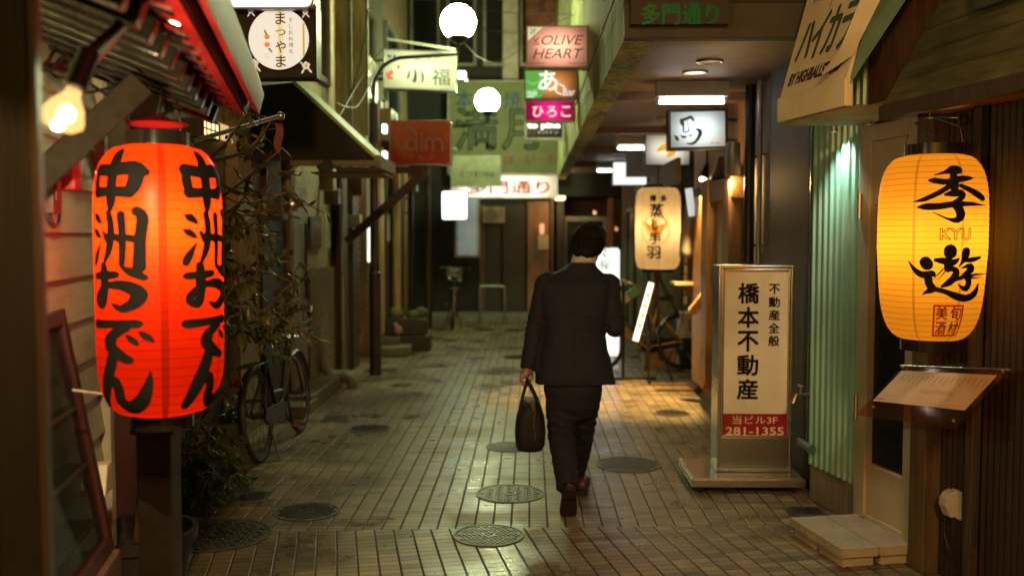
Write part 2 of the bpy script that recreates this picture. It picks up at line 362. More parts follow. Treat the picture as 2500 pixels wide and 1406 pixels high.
# the big dark post at the left edge of the street
P0 = at(0, 600, 1.9); PF = Fr((P0.x, P0.y, 0), (NSD.y, -NSD.x, 0))
x1 = PF.px(84, 600)[0]
mb = MB(); mb.fbox(PF, -.55, x1, 0, 3.3, -.03, 0); mb.fbox(PF, -.55, -.02, 0, 3.3, 0, .012)
post = thing('timber_post', 'wide dark timber door post at the left edge of the street', 'post', PF.p(x1 / 2, 0))
mb.build('post_face', wood('near black timber', (.009, .006, .004), .5), post, bevel=.006)
mb = MB(); mb.fbox(PF, x1, x1 + .013, 0, 3.3, -.035, .006); mb.build('edge_trim', wood('light brown edge', (.09, .055, .03), .3), post, bevel=.003)  # edge strip in a lighter brown than the post face
# ---- eave over the lantern: ribbed underside and red edge
Pe = at(566, 246, 3.9); EF = Fr((Pe.x, Pe.y, 0), NSD - ZUP * .04); ez = Pe.z      # x along the street, z out over it
eave = thing('shop_eave', 'ribbed metal eave with a curved red edge above the red lantern', 'eave', (Pe.x, Pe.y, ez))
L = 2.6
def eprof(t): return (-.95 + .95 * t, ez + .30 - .34 * t)             # (out, height): slopes down towards the street
mb = MB()
nrib = 20
for i in range(nrib):                                                    # trapezoid ribs run from wall to edge
    xa = -L + L * i / nrib; p = L / nrib
    prof = [(xa, 0), (xa + p * .12, .028), (xa + p * .5, .028), (xa + p * .62, 0), (xa + p, 0)]
    for (u0, h0), (u1, h1) in zip(prof, prof[1:]):
        a, b = eprof(0), eprof(1)
        mb.poly([EF.p(u0, a[1] + h0, a[0]), EF.p(u0, b[1] + h0, b[0]), EF.p(u1, b[1] + h1, b[0]), EF.p(u1, a[1] + h1, a[0])])
mb.build('ribbed_sheet', pm('dark ribbed sheet', (.010, .009, .007), .16, 0, var=.2, bump=.06, bsc=30, dirt=.3), eave)
mb = MB(); a, b = eprof(0), eprof(1)
mb.hexa([EF.p(x, y, z) for y0, y1 in ((.034, .07),) for (x, y, z) in ((-L, a[1] + y0, a[0]), (0, a[1] + y0, a[0]), (0, b[1] + y0, b[0]), (-L, b[1] + y0, b[0]), (-L, a[1] + y1, a[0]), (0, a[1] + y1, a[0]), (0, b[1] + y1, b[0]), (-L, b[1] + y1, b[0]))])
mb.build('roof_deck', M_dark, eave)
mb = MB()
for i in range(16):                                                      # close-set battens
    u = -L + .05 + i * .165; A, B = EF.p(u, a[1] - .032, a[0]), EF.p(u, b[1] - .032, b[0] - .055); mb.bar(A, B, .06, .07)
mb.build('battens', pm('glossy dark batten', (.012, .010, .007), .16, 0, var=.3, sc=10, bump=.1, bsc=30, dirt=.3), eave, bevel=.006)
def bull(name, pts, mat):                                                # a profile swept along the street
    mb = MB(); n = len(pts)
    mb.add([EF.p(x, ez + y, z) for x in (-L, .03) for z, y in pts], [(i, (i + 1) % n, n + (i + 1) % n, n + i) for i in range(n)] + [tuple(range(n)), tuple(reversed(range(n, 2 * n)))])
    return mb.build(name, mat, eave, smooth=True)
M_redmetal = pm('red enamelled metal', (.42, .012, .012), .3, .2, var=.15, bump=.05, dirt=.35)
cv = [(.045 * math.sin(R(t)), .16 - .20 * (1 - math.cos(R(t)))) for t in (0, 20, 40, 60, 80, 95)]
bull('red_edge', [(-.05, -.02), (0, -.035)] + [(z + .0, y) for z, y in reversed(cv)] + [(-.05, .14)], M_redmetal)
bull('white_trim', [(.034, -.05), (.052, -.05), (.075, .02), (.068, .12), (.06, .12), (.055, .02)], pm('scuffed white trim', (.05, .046, .04), .6, dirt=.7, sc=14, var=.5, spec=.15))
bull('red_roll', [(.078, -.03), (.105, -.05), (.125, .03), (.105, .11), (.085, .07)], pm('dull red roll', (.30, .016, .016), .55, dirt=.5, spec=.2))
# brace
mb = MB(); A = at(78, 452, 2.9); B = at(345, 205, 3.05); mb.bar(A, B, .05, .085)
solo(mb, 'timber_brace', wood('grey brown brace', (.014, .009, .005), .8, 'X', .12), 'slanting timber brace under the ribbed eave, crossing the siding', 'brace', bevel=.004)
# ================================================================ right near shop
shop = thing('green_shop', 'shop clad in ribbed turquoise metal with a white glass door', 'building', NR.p(.5, 0))
tg0 = 0.0; tg1 = NR.px(2106, 900)[0]; H0 = NR.px(2004, 1143)[1]; ZT = 2.62
mb = MB(); mb.fbox(NR, 0, 2.6, 0, 3.0, -.35, -.05); mb.build('wall', M_brown, shop)
mb = MB(); per = (tg1 - tg0) / 9.0
xs = []
for i in range(9):
    a = tg0 + i * per; xs += [(a, .0), (a + per * .30, .0), (a + per * .40, .014), (a + per * .60, .014), (a + per * .70, .0)]
xs.append((tg1, 0))
vs = [NR.p(x, y, n) for x, n in xs for y in (H0, ZT)]
mb.add(vs, [(2 * i, 2 * i + 2, 2 * i + 3, 2 * i + 1) for i in range(len(xs) - 1)])
vs = [NR.p(tg0, y, n) for y in (H0, ZT) for n in (-.35, 0)]; mb.add(vs, [(0, 1, 3, 2)])
mb.build('ribbed_cladding', pm('turquoise sheet metal', (.27, .52, .40), .36, .05, var=.12, sc=3, bump=.04, dirt=.35, stretch=(4, 4, .5)), shop)
mb = MB(); mb.fbox(NR, -.02, tg1, 0, H0 - .004, -.30, -.02)
mb.build('plinth', M_conc, shop, bevel=.006)
mb = MB(); x0_, x1_ = NR.px(2112, 900)[0], NR.px(2252, 900)[0]; zt = NR.px(2180, 300)[1]
t = .085; mb.frame(NR, x0_, x1_, .04, zt, -.03, .045, t)
mb.fbox(NR, x0_ + t, x1_ - t, .04 + t, .40, -.02, .03); mb.fbox(NR, x0_ + t, x1_ - t, zt - .42, zt - t, -.02, .03)
M_door = pm('ivory door paint', (.42, .37, .25), .45, dirt=.35, var=.1)
door = mb.build('door', M_door, shop, bevel=.005)
mb = MB(); mb.fbox(NR, x0_ + t, x1_ - t, .40, zt - .42, -.006, 0); mb.build('pane', M_glass, door)
for zz in (.62, 1.72): mb = MB(); mb.cyl(NR.p(x0_ + .004, zz, .055), NR.p(x0_ + .004, zz + .14, .055), .013, 10); mb.build('hinge', M_steel, door)
mb = MB(); mb.fbox(NR, x0_ - .03, x0_ - .002, 0, zt + .06, -.04, .04); mb.fbox(NR, x1_ + .002, x1_ + .04, 0, zt + .06, -.04, .055); mb.fbox(NR, x0_ - .03, x1_ + .04, zt + .062, zt + .11, -.04, .055)
mb.build('door_frame', M_door, shop, bevel=.004)
mb = MB(); xa = NR.px(2262, 900)[0]; mb.fbox(NR, x1_ + .045, x1_ + .17, 0, zt + .2, -.04, .09); mb.build('pillar', wood('weathered ochre timber', (.10, .062, .028), .5), shop, bevel=.006)
M_reed = pm('brown corrugated panel', (.024, .013, .006), .5, var=.35, sc=3, bump=.2, dirt=.3, stretch=(10, 10, .6))
mb = MB(); a = x1_ + .172; n = 60; step = (2.55 - a) / n
vs = [NR.p(a + step * i, y, .003 * (1 if i % 2 else -1) + .01) for i in range(n + 1) for y in (0, zt + .25)]
mb.add(vs, [(2 * i, 2 * i + 2, 2 * i + 3, 2 * i + 1) for i in range(n)]); mb.build('side_panel', M_reed, shop)
mb = MB(); xw = NR.px(2395, 700)[0]; mb.fbox(NR, xw, xw + .05, 0, zt + .2, .017, .06); mb.build('cover_strip', M_dark, shop, bevel=.004)
# reveal pipe at the far corner
mb = MB(); mb.tube([NR.p(-.035, .36, -.03), NR.p(-.035, 2.3, -.03)], .028, 10); mb.tube([NR.p(-.06, .355, .03), NR.p(.13, .345, .045)], .026, 10)
solo(mb, 'corner_pipe', pm('blue green pipe', (.07, .17, .16), .25, .2), 'slim blue green pipe up the far corner of the turquoise cladding', 'pipe', smooth=True)
# tap
tap = thing('water_tap', 'small brass water tap on the corner of the turquoise wall', 'tap', NR.p(.02, .62, .03))
mb = MB(); c = NR.p(.02, .66, .0); mb.cyl(c, c + NR.N * .10, .014, 10); mb.tube([c + NR.N * .06, c + NR.N * .10, c + NR.N * .12 - ZUP * .05], .013, 8); mb.build('spout', M_steel, tap, smooth=True)
mb = MB(); mb.cyl(c + NR.N * .07, c + NR.N * .07 + ZUP * .05, .009, 8); mb.bar(c + NR.N * .07 + ZUP * .055 - NR.R * .035, c + NR.N * .07 + ZUP * .055 + NR.R * .035, .014, .012); mb.build('handle', M_steel, tap, bevel=.003)
# ---- awning sign over the turquoise wall
nA = .52
f0 = NR.px(1905, 240, nA); f1 = NR.px(2066, 193, nA)
xa, xb = f0[0], f1[0]; yb = f0[1]; yv = NR.px(1912, 305, nA)[1]
aw = thing('sign_awning', 'cream awning sign with green katakana above the turquoise wall', 'awning', NR.p((xa + xb) / 2, yb))
M_canvas = pm('cream canvas', (.74, .63, .40), .6, var=.08, bump=.1, bsc=80, dirt=.2)
yt = yb + 1.15; nt_ = .20
mb = MB()
SL = Fr(NR.p(xa, yb, nA), NR.R, (NR.p(0, yt, nt_) - NR.p(0, yb, nA)))     # the sloping face
sl = (NR.p(0, yt, nt_) - NR.p(0, yb, nA)).length; wA = xb - xa
mb.fbox(SL, 0, wA, 0, sl, -.02, 0); mb.build('sloping_face', M_canvas, aw)
mb = MB(); mb.fbox(NR, xa - .012, xb + .012, yb - .13, yb - .002, nA - .03, nA + .012); mb.build('valance', M_canvas, aw, bevel=.006)
mb = MB(); M_teal = pm('teal canvas', (.13, .22, .17), .6, dirt=.3)
mb.add([NR.p(xb + d, y, n) for d in (.002, .02) for y, n in ((yb - .03, nA - .01), (yt, nt_), (yb + .85, -.1))], [(0, 1, 2), (5, 4, 3), (0, 3, 4, 1), (1, 4, 5, 2), (2, 5, 3, 0)]); mb.build('end_panel', M_teal, aw)
mb = MB(); mb.add([NR.p(xa - d, y, n) for d in (.002, .02) for y, n in ((yb - .03, nA - .01), (yt, nt_), (yb + .85, -.1))], [(0, 1, 2), (5, 4, 3), (0, 3, 4, 1), (1, 4, 5, 2), (2, 5, 3, 0)]); mb.build('end_panel', M_teal, aw)
mb = MB(); nn = 14                                                       # under side: a box of pale green sheet, slightly sagging
vs = []
for i in range(nn + 1):
    x = xa + wA * i / nn; sag = .018 * math.sin(i / nn * math.pi * 2.3) + .01 * math.sin(i * 1.9)
    vs += [NR.p(x, yb - .135, nA), NR.p(x, yv - .0 + sag, nA - .06), NR.p(x, yv + .01 + sag * .5, .035)]
mb.add(vs, [(i * 3 + j, i * 3 + 3 + j, i * 3 + 4 + j, i * 3 + 1 + j) for i in range(nn) for j in (0, 1)])
mb.build('under_cloth', pm('pale green cloth', (.40, .46, .30), .5, dirt=.3), aw, smooth='all')
M_sgreen = pm('faded green print', (.07, .13, .085), .6, bump=0)
flat(mb := MB(), fit(text_geo('ハイカラ', 1, bold=.02, shear=.25, space=.82), w=wA * .80, h=.24), SL, wA * .49, .29, .003); [flat(mb, fit(text_geo('ハイカラ', 1, bold=.02, shear=.25, space=.82), w=wA * .80, h=.24), SL, wA * .49 + dx, .29 + dy, .0031 + k * .0001) for k, (dx, dy) in enumerate(((.007, 0), (-.007, 0), (0, .006), (0, -.006)))]; mb.build('lettering', M_sgreen, aw)
flat(mb := MB(), fit(text_geo('BY HIGHBALLSTAND', 1, bold=.045, shear=.3), w=wA * .80, h=.068), SL, wA * .48, .085, .003); mb.build('lettering', pm('brown print', (.05, .032, .02), .6, bump=0), aw)
for cs, dx in (((.10, .16, .10), .13), ((.36, .07, .035), .165), ((.42, .2, .06), .19)):
    mb = MB()
    for x in (wA * .1 + dx - .1, wA * .95 - dx + .02): mb.fbox(SL, x, x + .012, .50, .95, .002, .004)
    mb.build('stripe', pm('stripe print %d' % (dx * 1000), cs, .6, bump=0), aw)
mb = MB()                                                                # thin line drawing: a hand tipping a slim glass
for pts, c in (([(.30, .42), (.32, .58), (.27, .66)], 0), ([(.32, .58), (.36, .63)], 0), ([(.42, .52), (.45, .9)], 0), ([(.25, .7), (.33, .78), (.28, .86), (.36, .92)], 0)):
    g = brush([[(x, y, .0035) for x, y in pts]], .03); flat(mb, g, SL, 0, 0, .003)
mb.build('line_drawing', pm('orange print', (.42, .21, .04), .6, bump=0), aw)
mb = MB(); flat(mb, brush([[(.20, .52, .004), (.20, .6, .004), (.31, .78, .004)], [(.24, .55, .004), (.34, .76, .004)]], .03), SL, 0, 0, .003); mb.build('line_drawing', pm('violet print', (.13, .06, .07), .6, bump=0), aw)
mb = MB()                                                                # loose flap of cloth along the near edge
fl = [(wA * .70, .045), (wA * .88, .14), (wA * 1.0, .40), (wA * 1.02, .85)]; fo = [(wA * .80, .02), (wA * 1.03, .10), (wA * 1.10, .38), (wA * 1.10, .84)]
vs = [SL.p(x, y, .03) for x, y in fl] + [SL.p(x, y, .05 - .04 * i) for i, (x, y) in enumerate(fo)]
mb.add(vs, [(i, i + 1, i + 5, i + 4) for i in range(3)]); mb.build('loose_flap', M_canvas, aw, smooth='all')
# lamp below the awning
lt = NR.px(2045, 305, .07); dl = thing('wall_light', 'small spotlight under the cream awning shining down the turquoise cladding', 'lamp', NR.p(lt[0], yv + .02, .1))
mb = MB(); mb.lathe(NR.p(lt[0], yv - .005, .095), [(.0, .03), (.022, .03), (.025, 0), (.02, 0), (.018, .008)], 18); mb.build('housing', M_grey, dl, smooth=True)
mb = MB(); mb.disc(Fr(NR.p(lt[0], yv + .004, .095), NR.R, -NR.N), .017, 0, 18); mb.build('lens', em('cool lens', (.85, 1, .75), 12), dl)
lamp('SPOT', dl, NR.p(lt[0], yv - .012, .085), 32, (.93, 1, .86), rot=aim(-ZUP - NR.N * .12), spot_size=R(104), spot_blend=.9, shadow_soft_size=.02)
# ---- upper part right: recess with its shade painted into the wall colour and weathered timber mansard
mb = MB(); mb.fbox(NR, xb + .03, 2.7, yb - .02, 4.2, -.3, .02); mb.fbox(NR, -.1, xb + .03, yt - .1, 4.2, -.3, 0); mb.build('upper_wall', pm('recess shade render', (.010, .009, .007), .8), shop)
m0 = NR.px(2160, 262, .34); m1 = NR.px(2495, 200, .34); ym = (m0[1] + m1[1]) / 2
roof = thing('timber_canopy', 'weathered mossy timber canopy above the yellow lantern', 'canopy', NR.p(m0[0] + .5, ym))
mb = MB(); bw = .105
mxs = (NR.px(2400, 40, .15)[0] - m0[0]) / 7
for i in range(8):
    y0 = ym + .02 + i * bw; n0 = .34 - i * .030
    xs0, xs1 = m0[0] + mxs * i, m0[0] + mxs * (i + 1)
    mb.hexa([NR.p(x, y, n) for x, y, n in ((xs0, y0, n0 - .02), (2.7, y0, n0 - .02), (2.7, y0, n0 + .012), (xs0, y0, n0 + .012), (xs1, y0 + bw, n0 - .045), (2.7, y0 + bw, n0 - .045), (2.7, y0 + bw, n0 - .022), (xs1, y0 + bw, n0 - .022))])
mb.build('boards', pm('mossy boards', (.085, .080, .028), .8, var=.45, sc=3, bump=.5, bsc=9, dirt=.6, stretch=(1.5, 1.5, 12)), roof)
mb = MB(); mb.fbox(NR, m0[0] - .02, 2.7, ym - .045, ym + .018, .30, .36); mb.build('edge_beam', M_dark, roof, bevel=.004)
mb = MB(); mb.fbox(NR, m0[0], 2.7, ym - .012, ym + .012, .02, .298); mb.build('soffit_board', wood('reddish soffit boards', (.33, .16, .06), .45, 'Y'), roof)
mb = MB(); bx = NR.px(2430, 30, .2); mb.fbox(NR, bx[0], bx[0] + .25, bx[1], bx[1] + .2, .12, .3); mb.fbox(NR, bx[0] + .02, bx[0] + .07, bx[1] - .09, bx[1], .2, .26)
solo(mb, 'meter_box', pm('dark meter housing', (.05, .06, .03), .5), 'small dark meter box on the boards over the yellow lantern', 'box', bevel=.008)
# ================================================================ concrete building over the walkway on the right
CB = thing('concrete_building', 'concrete building overhanging the walkway on the right', 'building', (1.5, 6, 0))
FX = at(1520, 83, 5.5).x; ZS = at(1520, 105, 5.5).z
mb = MB(); mb.box((FX + .085, 12.1, ZS + 2.6), (.17, 13.2, 5.2 - .002)); mb.build('fascia', M_moss, CB)
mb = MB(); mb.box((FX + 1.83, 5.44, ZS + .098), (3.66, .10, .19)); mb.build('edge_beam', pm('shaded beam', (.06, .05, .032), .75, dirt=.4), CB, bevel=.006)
mb = MB(); mb.box((FX + .175 + 1.75, 5.6, ZS + .12), (3.5, .2, .2)); mb.build('inner_beam', M_soffit, CB)
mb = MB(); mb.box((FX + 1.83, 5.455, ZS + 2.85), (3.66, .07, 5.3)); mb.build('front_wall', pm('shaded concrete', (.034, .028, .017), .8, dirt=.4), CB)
mb = MB(); mb.box((FX + .175 + 1.1, 12.2, ZS + .17), (2.2, 12.8, .1)); mb.build('soffit', M_soffit, CB)
for yy in (8.3, 10.9, 13.5, 16.1):
    mb = MB(); mb.box((FX + .175 + .9, yy, ZS + .085), (1.8, .22, .07)); mb.build('ceiling_beam', M_soffit, CB)
mb = MB(); mb.box((1.93, 6.7, 1.45), (.3, 1.02, 2.9)); mb.build('pillar', pm('brown pillar render', (.075, .056, .032), .7, dirt=.4), CB, bevel=.01)
mb = MB(); mb.box((1.98, 7.75, 1.45), (.3, 1.0, 2.9)); mb.build('wall', M_conc, CB)
mb = MB(); mb.box((2.95, 11.85, 1.45), (.3, 2.9, 2.9)); mb.box((2.45, 13.25, 1.45), (.7, .1, 2.9)); mb.build('niche_wall', pm('niche render', (.20, .20, .14), .8, dirt=.5, var=.3, stretch=(5, 5, .6)), CB)
mb = MB(); mb.box((1.93, 15.95, 1.45), (.3, 5.5, 2.9)); mb.build('wall', pm('dim green render', (.16, .16, .11), .8, dirt=.5, var=.3, stretch=(5, 5, .6)), CB)
for y0, y1, c in ((13.3, 14.2, M_dark), (14.8, 15.4, M_grey), (16.0, 17.2, M_dark)):
    mb = MB(); mb.frame(RW, -y1, -y0, .02, 2.1, .002, .06, .07); d = mb.build('door', c, CB, bevel=.004)
    mb = MB(); mb.fbox(RW, -y1 + .07, -y0 - .07, .09, 2.03, .004, .02); mb.build('leaf_panel', pm('greenish door panel', (.13, .14, .10), .45), d)
# name board on the front of the overhang
b0 = at(1532, 75, 5.49); b1 = at(1768, -70, 5.49)
nb = thing('street_name_board', 'dark board with green street name on the concrete overhang', 'sign', (b0.x, 5.49, b0.z))
f = Fr((b0.x, 5.33, b0.z), (1, 0, 0)); W = b1.x - b0.x; H = b1.z - b0.z
mb = MB(); mb.fbox(f, 0, W, 0, H, -.08, 0); mb.build('board', pm('dark board', (.028, .021, .014), .7), nb)
mb = MB(); [flat(mb, fit(text_geo('多門通り', 1), w=W * .77, h=.112), f, W * .5 + dx, at(1650, 35, 5.33).z - b0.z + dy, .003 + k * .0001) for k, (dx, dy) in enumerate(((0, 0), (.003, 0), (-.003, 0), (0, .003), (0, -.003)))]; mg = em('green lettering', (.006, .1, .012), .45, (.004, .03, .006)); mg.node_tree.nodes['Principled BSDF'].inputs['Specular IOR Level'].default_value = .05; mb.build('lettering', mg, nb)
# black drain pipes
for (px, Y, r, zt_, lab) in ((1828, 7.7, .042, ZS + .1, 'thick black drain pipe beside the wooden shopfront'), (1852, 7.45, .02, ZS + .1, 'thin pale conduit just right of the thick black drain pipe')):
    P = at(px, 575, Y); mb = MB(); mb.cyl((P.x, P.y, 0), (P.x, P.y, zt_), r, 14)
    for zz in (.9, 1.55, 2.25): mb.box((P.x + .03, P.y, zz), (.13 if r > .03 else .05, .03, .02))
    solo(mb, 'drain_pipe' if r > .03 else 'conduit', M_black if r > .03 else M_grey, lab, 'pipe', smooth=True)
# ================================================================ left side of the alley
def house(name, label, y0, y1, h, mat, dx=0):
    t = thing(name, label, 'building', (-2.3, (y0 + y1) / 2, 0))
    mb = MB(); mb.fbox(LW, y0, y1, 0, h, -.4, dx); mb.build('wall', mat, t); return t
M_timberwall = wood('old brown boards', (.14, .095, .05), .7); M_greenish = pm('weathered grey render', (.12, .11, .065), .85, dirt=.55, var=.3, stretch=(5, 5, .6))
hA = house('plaster_house', 'ochre plastered house behind the bicycle and olive branches', 5.0, 8.98, 5.2, M_ochre)
hB = house('awning_shop', 'plastered shop with a stone dado under the dark green awning', 9.0, 11.38, 7.5, M_cream)
hC = house('tile_front_shop', 'narrow shop with a pink tiled strip and dark pillars', 11.4, 13.18, 8, M_timberwall)
hD = house('timber_house', 'narrow timber house behind the cactus planter', 13.2, 15.4, 8.5, M_greenish)
hE = house('far_timber_house', 'tall weathered house at the far end of the left row', 15.42, 18.2, 9, M_timberwall)
def panel(par, name, px0, px1, py0, py1, mat, n0=.002, n1=.05, bevel=.004, fr=LW, ref=None):
    x0 = fr.px(px0, 600)[0]; x1 = fr.px(px1, 600)[0]; xm = (x0 + x1) / 2; pm_ = (px0 + px1) / 2
    y1 = fr.px(pm_, py0)[1]; y0 = max(0.01, fr.px(pm_, py1)[1])
    mb = MB(); mb.fbox(fr, min(x0, x1), max(x0, x1), y0, y1, n0, n1); return mb.build(name, mat, par, bevel=bevel)
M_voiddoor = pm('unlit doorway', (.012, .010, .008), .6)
M_paledoor = pm('pale grey door', (.20, .20, .15), .45, dirt=.35, stretch=(5, 5, .6))
panel(hA, 'pillar', 552, 592, 260, 930, M_cream, .002, .10)
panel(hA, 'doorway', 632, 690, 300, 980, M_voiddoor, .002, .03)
panel(hA, 'door_frame', 690, 700, 300, 980, M_brown, .002, .07)
x0, y1 = LW.px(592, 395); x1, y0 = LW.px(628, 478)
mb = MB(); mb.frame(LW, x0, x1, y0, y1, .002, .09, .03)
for i in range(7): xx = x0 + .03 + (x1 - x0 - .06) * (i + .5) / 7; mb.fbox(LW, xx - .012, xx + .012, y0 + .03, y1 - .03, .03, .06)
mb.build('vent_grille', M_dark, hA)
# boxed shutter head, gas meter and pipes on the plaster house
mb = MB(); A = LW.px(630, 300); B = LW.px(700, 380); mb.fbox(LW, A[0], B[0], B[1], A[1], .03, .40); mb.build('shutter_box', M_black, hA, bevel=.01)
# shop front of the awning shop
panel(hB, 'door', 702, 738, 455, 900, M_paledoor, .002, .05)
mb = MB(); P = LW.px(727, 600)[0]; mb.bar(LW.p(P, 1.0, .08), LW.p(P, 1.75, .08), .025, .025); mb.build('door_handle', M_black, hB)
M_stone = pm('rough stone dado', (.17, .12, .065), .9, var=.6, sc=16, bump=1.0, bsc=22, dirt=.5)
panel(hB, 'stone_dado', 741, 812, 655, 940, M_stone, .002, .06, 0)
panel(hB, 'pillar', 806, 822, 300, 930, M_dark, .062, .13); panel(hB, 'downpipe', 823, 829, 300, 930, M_paledoor, .002, .10)
mb = MB(); x0, y1 = LW.px(748, 528); x1, y0 = LW.px(776, 608); mb.fbox(LW, x0, x1, y0, y1, .01, .04); pf = solo(mb, 'framed_poster', M_dark, 'small dark framed poster on the plaster above the stone dado', 'poster', bevel=.004)
O = pf.location; mb = MB(); mb.fbox(LW, x0 + .03, x1 - .03, y0 + .05, y1 - .05, .041, .043); INV[pf.name] = Matrix.Translation(-O); mb.build('print', pm('faded print', (.12, .10, .09), .3, var=.6, sc=9, bump=0), pf)
# pink tile strip and dark pillars
M_pink = tile_mat('pink wall tiles', .10, .10, .012, .012, cols=[(.26, .075, .085), (.34, .11, .12), (.30, .09, .10)], joint=(.18, .09, .08), r0=.12, r1=.3, bump=.5, axes='YZ')
panel(hC, 'tile_strip', 846, 872, 430, 930, M_pink, .002, .04, 0)
panel(hC, 'pillar', 830, 845, 200, 930, M_dark, .002, .16); panel(hC, 'pillar', 874, 886, 200, 930, M_brown, .002, .12)
panel(hD, 'door', 898, 906, 480, 880, M_paledoor, .002, .06); panel(hD, 'pillar', 908, 916, 250, 880, M_tan, .002, .14); panel(hD, 'pillar', 924, 931, 250, 870, M_dark, .002, .12)
panel(hD, 'window', 932, 941, 480, 640, M_glass, .002, .05)
for a, b, m in ((944, 950, M_dark), (953, 960, M_paledoor), (963, 968, M_dark), (972, 978, M_tan), (982, 988, M_black)): panel(hE, 'pillar', a, b, 300, 800, m, .002, .13)
# upper-floor things lit by the street lamps
def upper(par, px0, px1, z0, z1, mat, name='window', n1=.06):
    x0 = LW.px(px0, 600)[0]; x1 = LW.px(px1, 600)[0]; mb = MB(); mb.frame(LW, x0, x1, z0, z1, .002, n1, .06); o = mb.build(name, M_grey, par)
    mb = MB(); mb.fbox(LW, x0 + .06, x1 - .06, z0 + .06, z1 - .06, .003, .02); mb.build('pane', mat, o)
upper(hB, 745, 800, 3.3, 4.5, M_glass); upper(hC, 830, 862, 3.4, 4.7, M_glass); upper(hD, 885, 915, 3.4, 4.8, M_glass); upper(hE, 940, 975, 3.5, 5, M_glass)
M_lime = pm('lime pale render', (.46, .46, .20), .75, var=.35, dirt=.45, stretch=(6, 6, .5))  # pale yellow-green with vertical streaks
P = at(862, 300, 11.0); Q = at(892, 300, 11.0)
mb = MB(); mb.box(((P.x + Q.x) / 2 - .1, 11.05, 4.2), (Q.x - P.x + .2, .1, 2.9)); solo(mb, 'side_partition', M_lime, 'tall pale yellow-green partition wall standing out above the awning', 'wall')
P = at(855, 300, 10.9); mb = MB(); mb.box((P.x, 10.9, 4.2), (.05, .05, 2.9)); mb.box((P.x + .19, 10.92, 4.2), (.035, .05, 2.9)); solo(mb, 'partition_frame', M_paledoor, 'pale vertical frame bars on the yellow-green partition', 'frame')
# ---------------------------------------------------------------- steps and pavement edge in front of the left shops
mb = MB(); A = ground(742, 1010); mb.box((-2.17, 9.75, .07), (.3, 1.8, .14)); mb.box((-2.12, 8.75, .05), (.24, .5, .10))
solo(mb, 'door_step', pm('dark stone step', (.15, .12, .085), .6, dirt=.5), 'low stone step below the stone dado on the left', 'step', bevel=.01)
# ================================================================ end of the alley
EB = thing('end_building', 'tall dark building across the end of the alley', 'building', (0, 20.4, 0))
EF2 = Fr((0, 20.0, 0), (1, 0, 0))
def epx(px, py, n=0): return EF2.px(px, py, n)
x0, x1 = epx(1285, 600)[0], epx(1560, 600)[0]
mb = MB(); mb.fbox(EF2, -5, x0, 0, 11, -.5, 0); mb.fbox(EF2, x1, 5, 0, 11, -.5, 0); mb.fbox(EF2, x0, x1, epx(0, 480)[1], 11, -.5, 0); mb.build('wall', pm('dark facade', (.020, .020, .013), .75, var=.3, dirt=.5, stretch=(4, 4, .6)), EB)
mb = MB(); mb.fbox(EF2, x0 - .2, x1 + .2, 0, 3, -2.6, -2.5); mb.fbox(EF2, x0, x1, epx(0, 480)[1], 2.9, -2.5, -.5); mb.build('lobby', pm('brown lobby', (.20, .10, .05), .5), EB)
M_orw = wood('lit brown panelling', (.34, .15, .06), .4)
a, b = epx(1288, 0)[0], epx(1342, 0)[0]; mb = MB(); mb.fbox(EF2, a, b, .05, epx(0, 492)[1], -.06, .03); mb.build('door_panel', M_orw, EB, bevel=.01)
for a, b, m in ((1345, 1362, M_brown), (1352, 1380, M_dark), (1488, 1502, M_orw), (1503, 1560, M_dark)):
    a, b = epx(a, 0)[0], epx(b, 0)[0]; mb = MB(); mb.fbox(EF2, a, b, .05, epx(0, 484)[1], -.3, -.05 + .02 * (m is M_orw)); mb.build('door_post', m, EB, bevel=.01)
a, b = epx(1376, 0)[0], epx(1490, 0)[0]; mb = MB(); mb.frame(EF2, a, b, .05, epx(0, 528)[1], -.5, -.42, .1); d = mb.build('door', M_grey, EB); mb = MB(); mb.fbox(EF2, a + .1, b - .1, .15, epx(0, 528)[1] - .1, -.47, -.45); mb.build('pane', M_glass, d)
a, b = epx(1115, 0)[0], epx(1165, 0)[0]; yA, yB = epx(0, 622)[1], epx(0, 478)[1]
mb = MB(); mb.fbox(EF2, a, b, yA, yB, .01, .04); wdw = mb.build('window', em('cold lit window', (.42, .58, .58), .5), EB)
mb = MB()
for i in range(7): xx = a + (b - a) * (i + .5) / 7; mb.bar(EF2.p(xx, yA - .03, .09), EF2.p(xx, yB, .09), .03, .02)
mb.frame(EF2, a - .05, b + .05, yA - .05, yB + .05, .045, .11, .05); mb.build('window_bars', M_grey, wdw)
for a, b, m in ((1185, 1222, M_dark), (1170, 1184, M_brown), (1228, 1282, M_dark)):
    a, b = epx(a, 0)[0], epx(b, 0)[0]; mb = MB(); mb.fbox(EF2, a, b, .03, epx(0, 500)[1], .002, .05); mb.build('door', m, EB, bevel=.006)
a, b = epx(1228, 0)[0], epx(1266, 0)[0]; mb = MB(); mb.fbox(EF2, a, b, 3.6, 10, .02, .3); mb.build('pilaster', pm('pale pilaster', (.50, .42, .34), .8, dirt=.3), EB, bevel=.02)
M_rust = pm('rusty brick', (.30, .11, .045), .85, var=.5, sc=5, dirt=.6)
a, b = epx(1284, 0)[0], epx(1420, 0)[0]; mb = MB(); mb.fbox(EF2, a, b, 4.9, 10, .002, .12); mb.build('brick_panel', M_rust, EB)
for k in range(5):
    a = -3.2 + k * .75; mb = MB(); mb.frame(EF2, a, a + .6, 5.1, 6.5, .002, .07, .05); o = mb.build('window', M_grey, EB); mb = MB(); mb.fbox(EF2, a + .05, a + .55, 5.15, 6.45, .004, .02); mb.build('pane', M_glass, o)
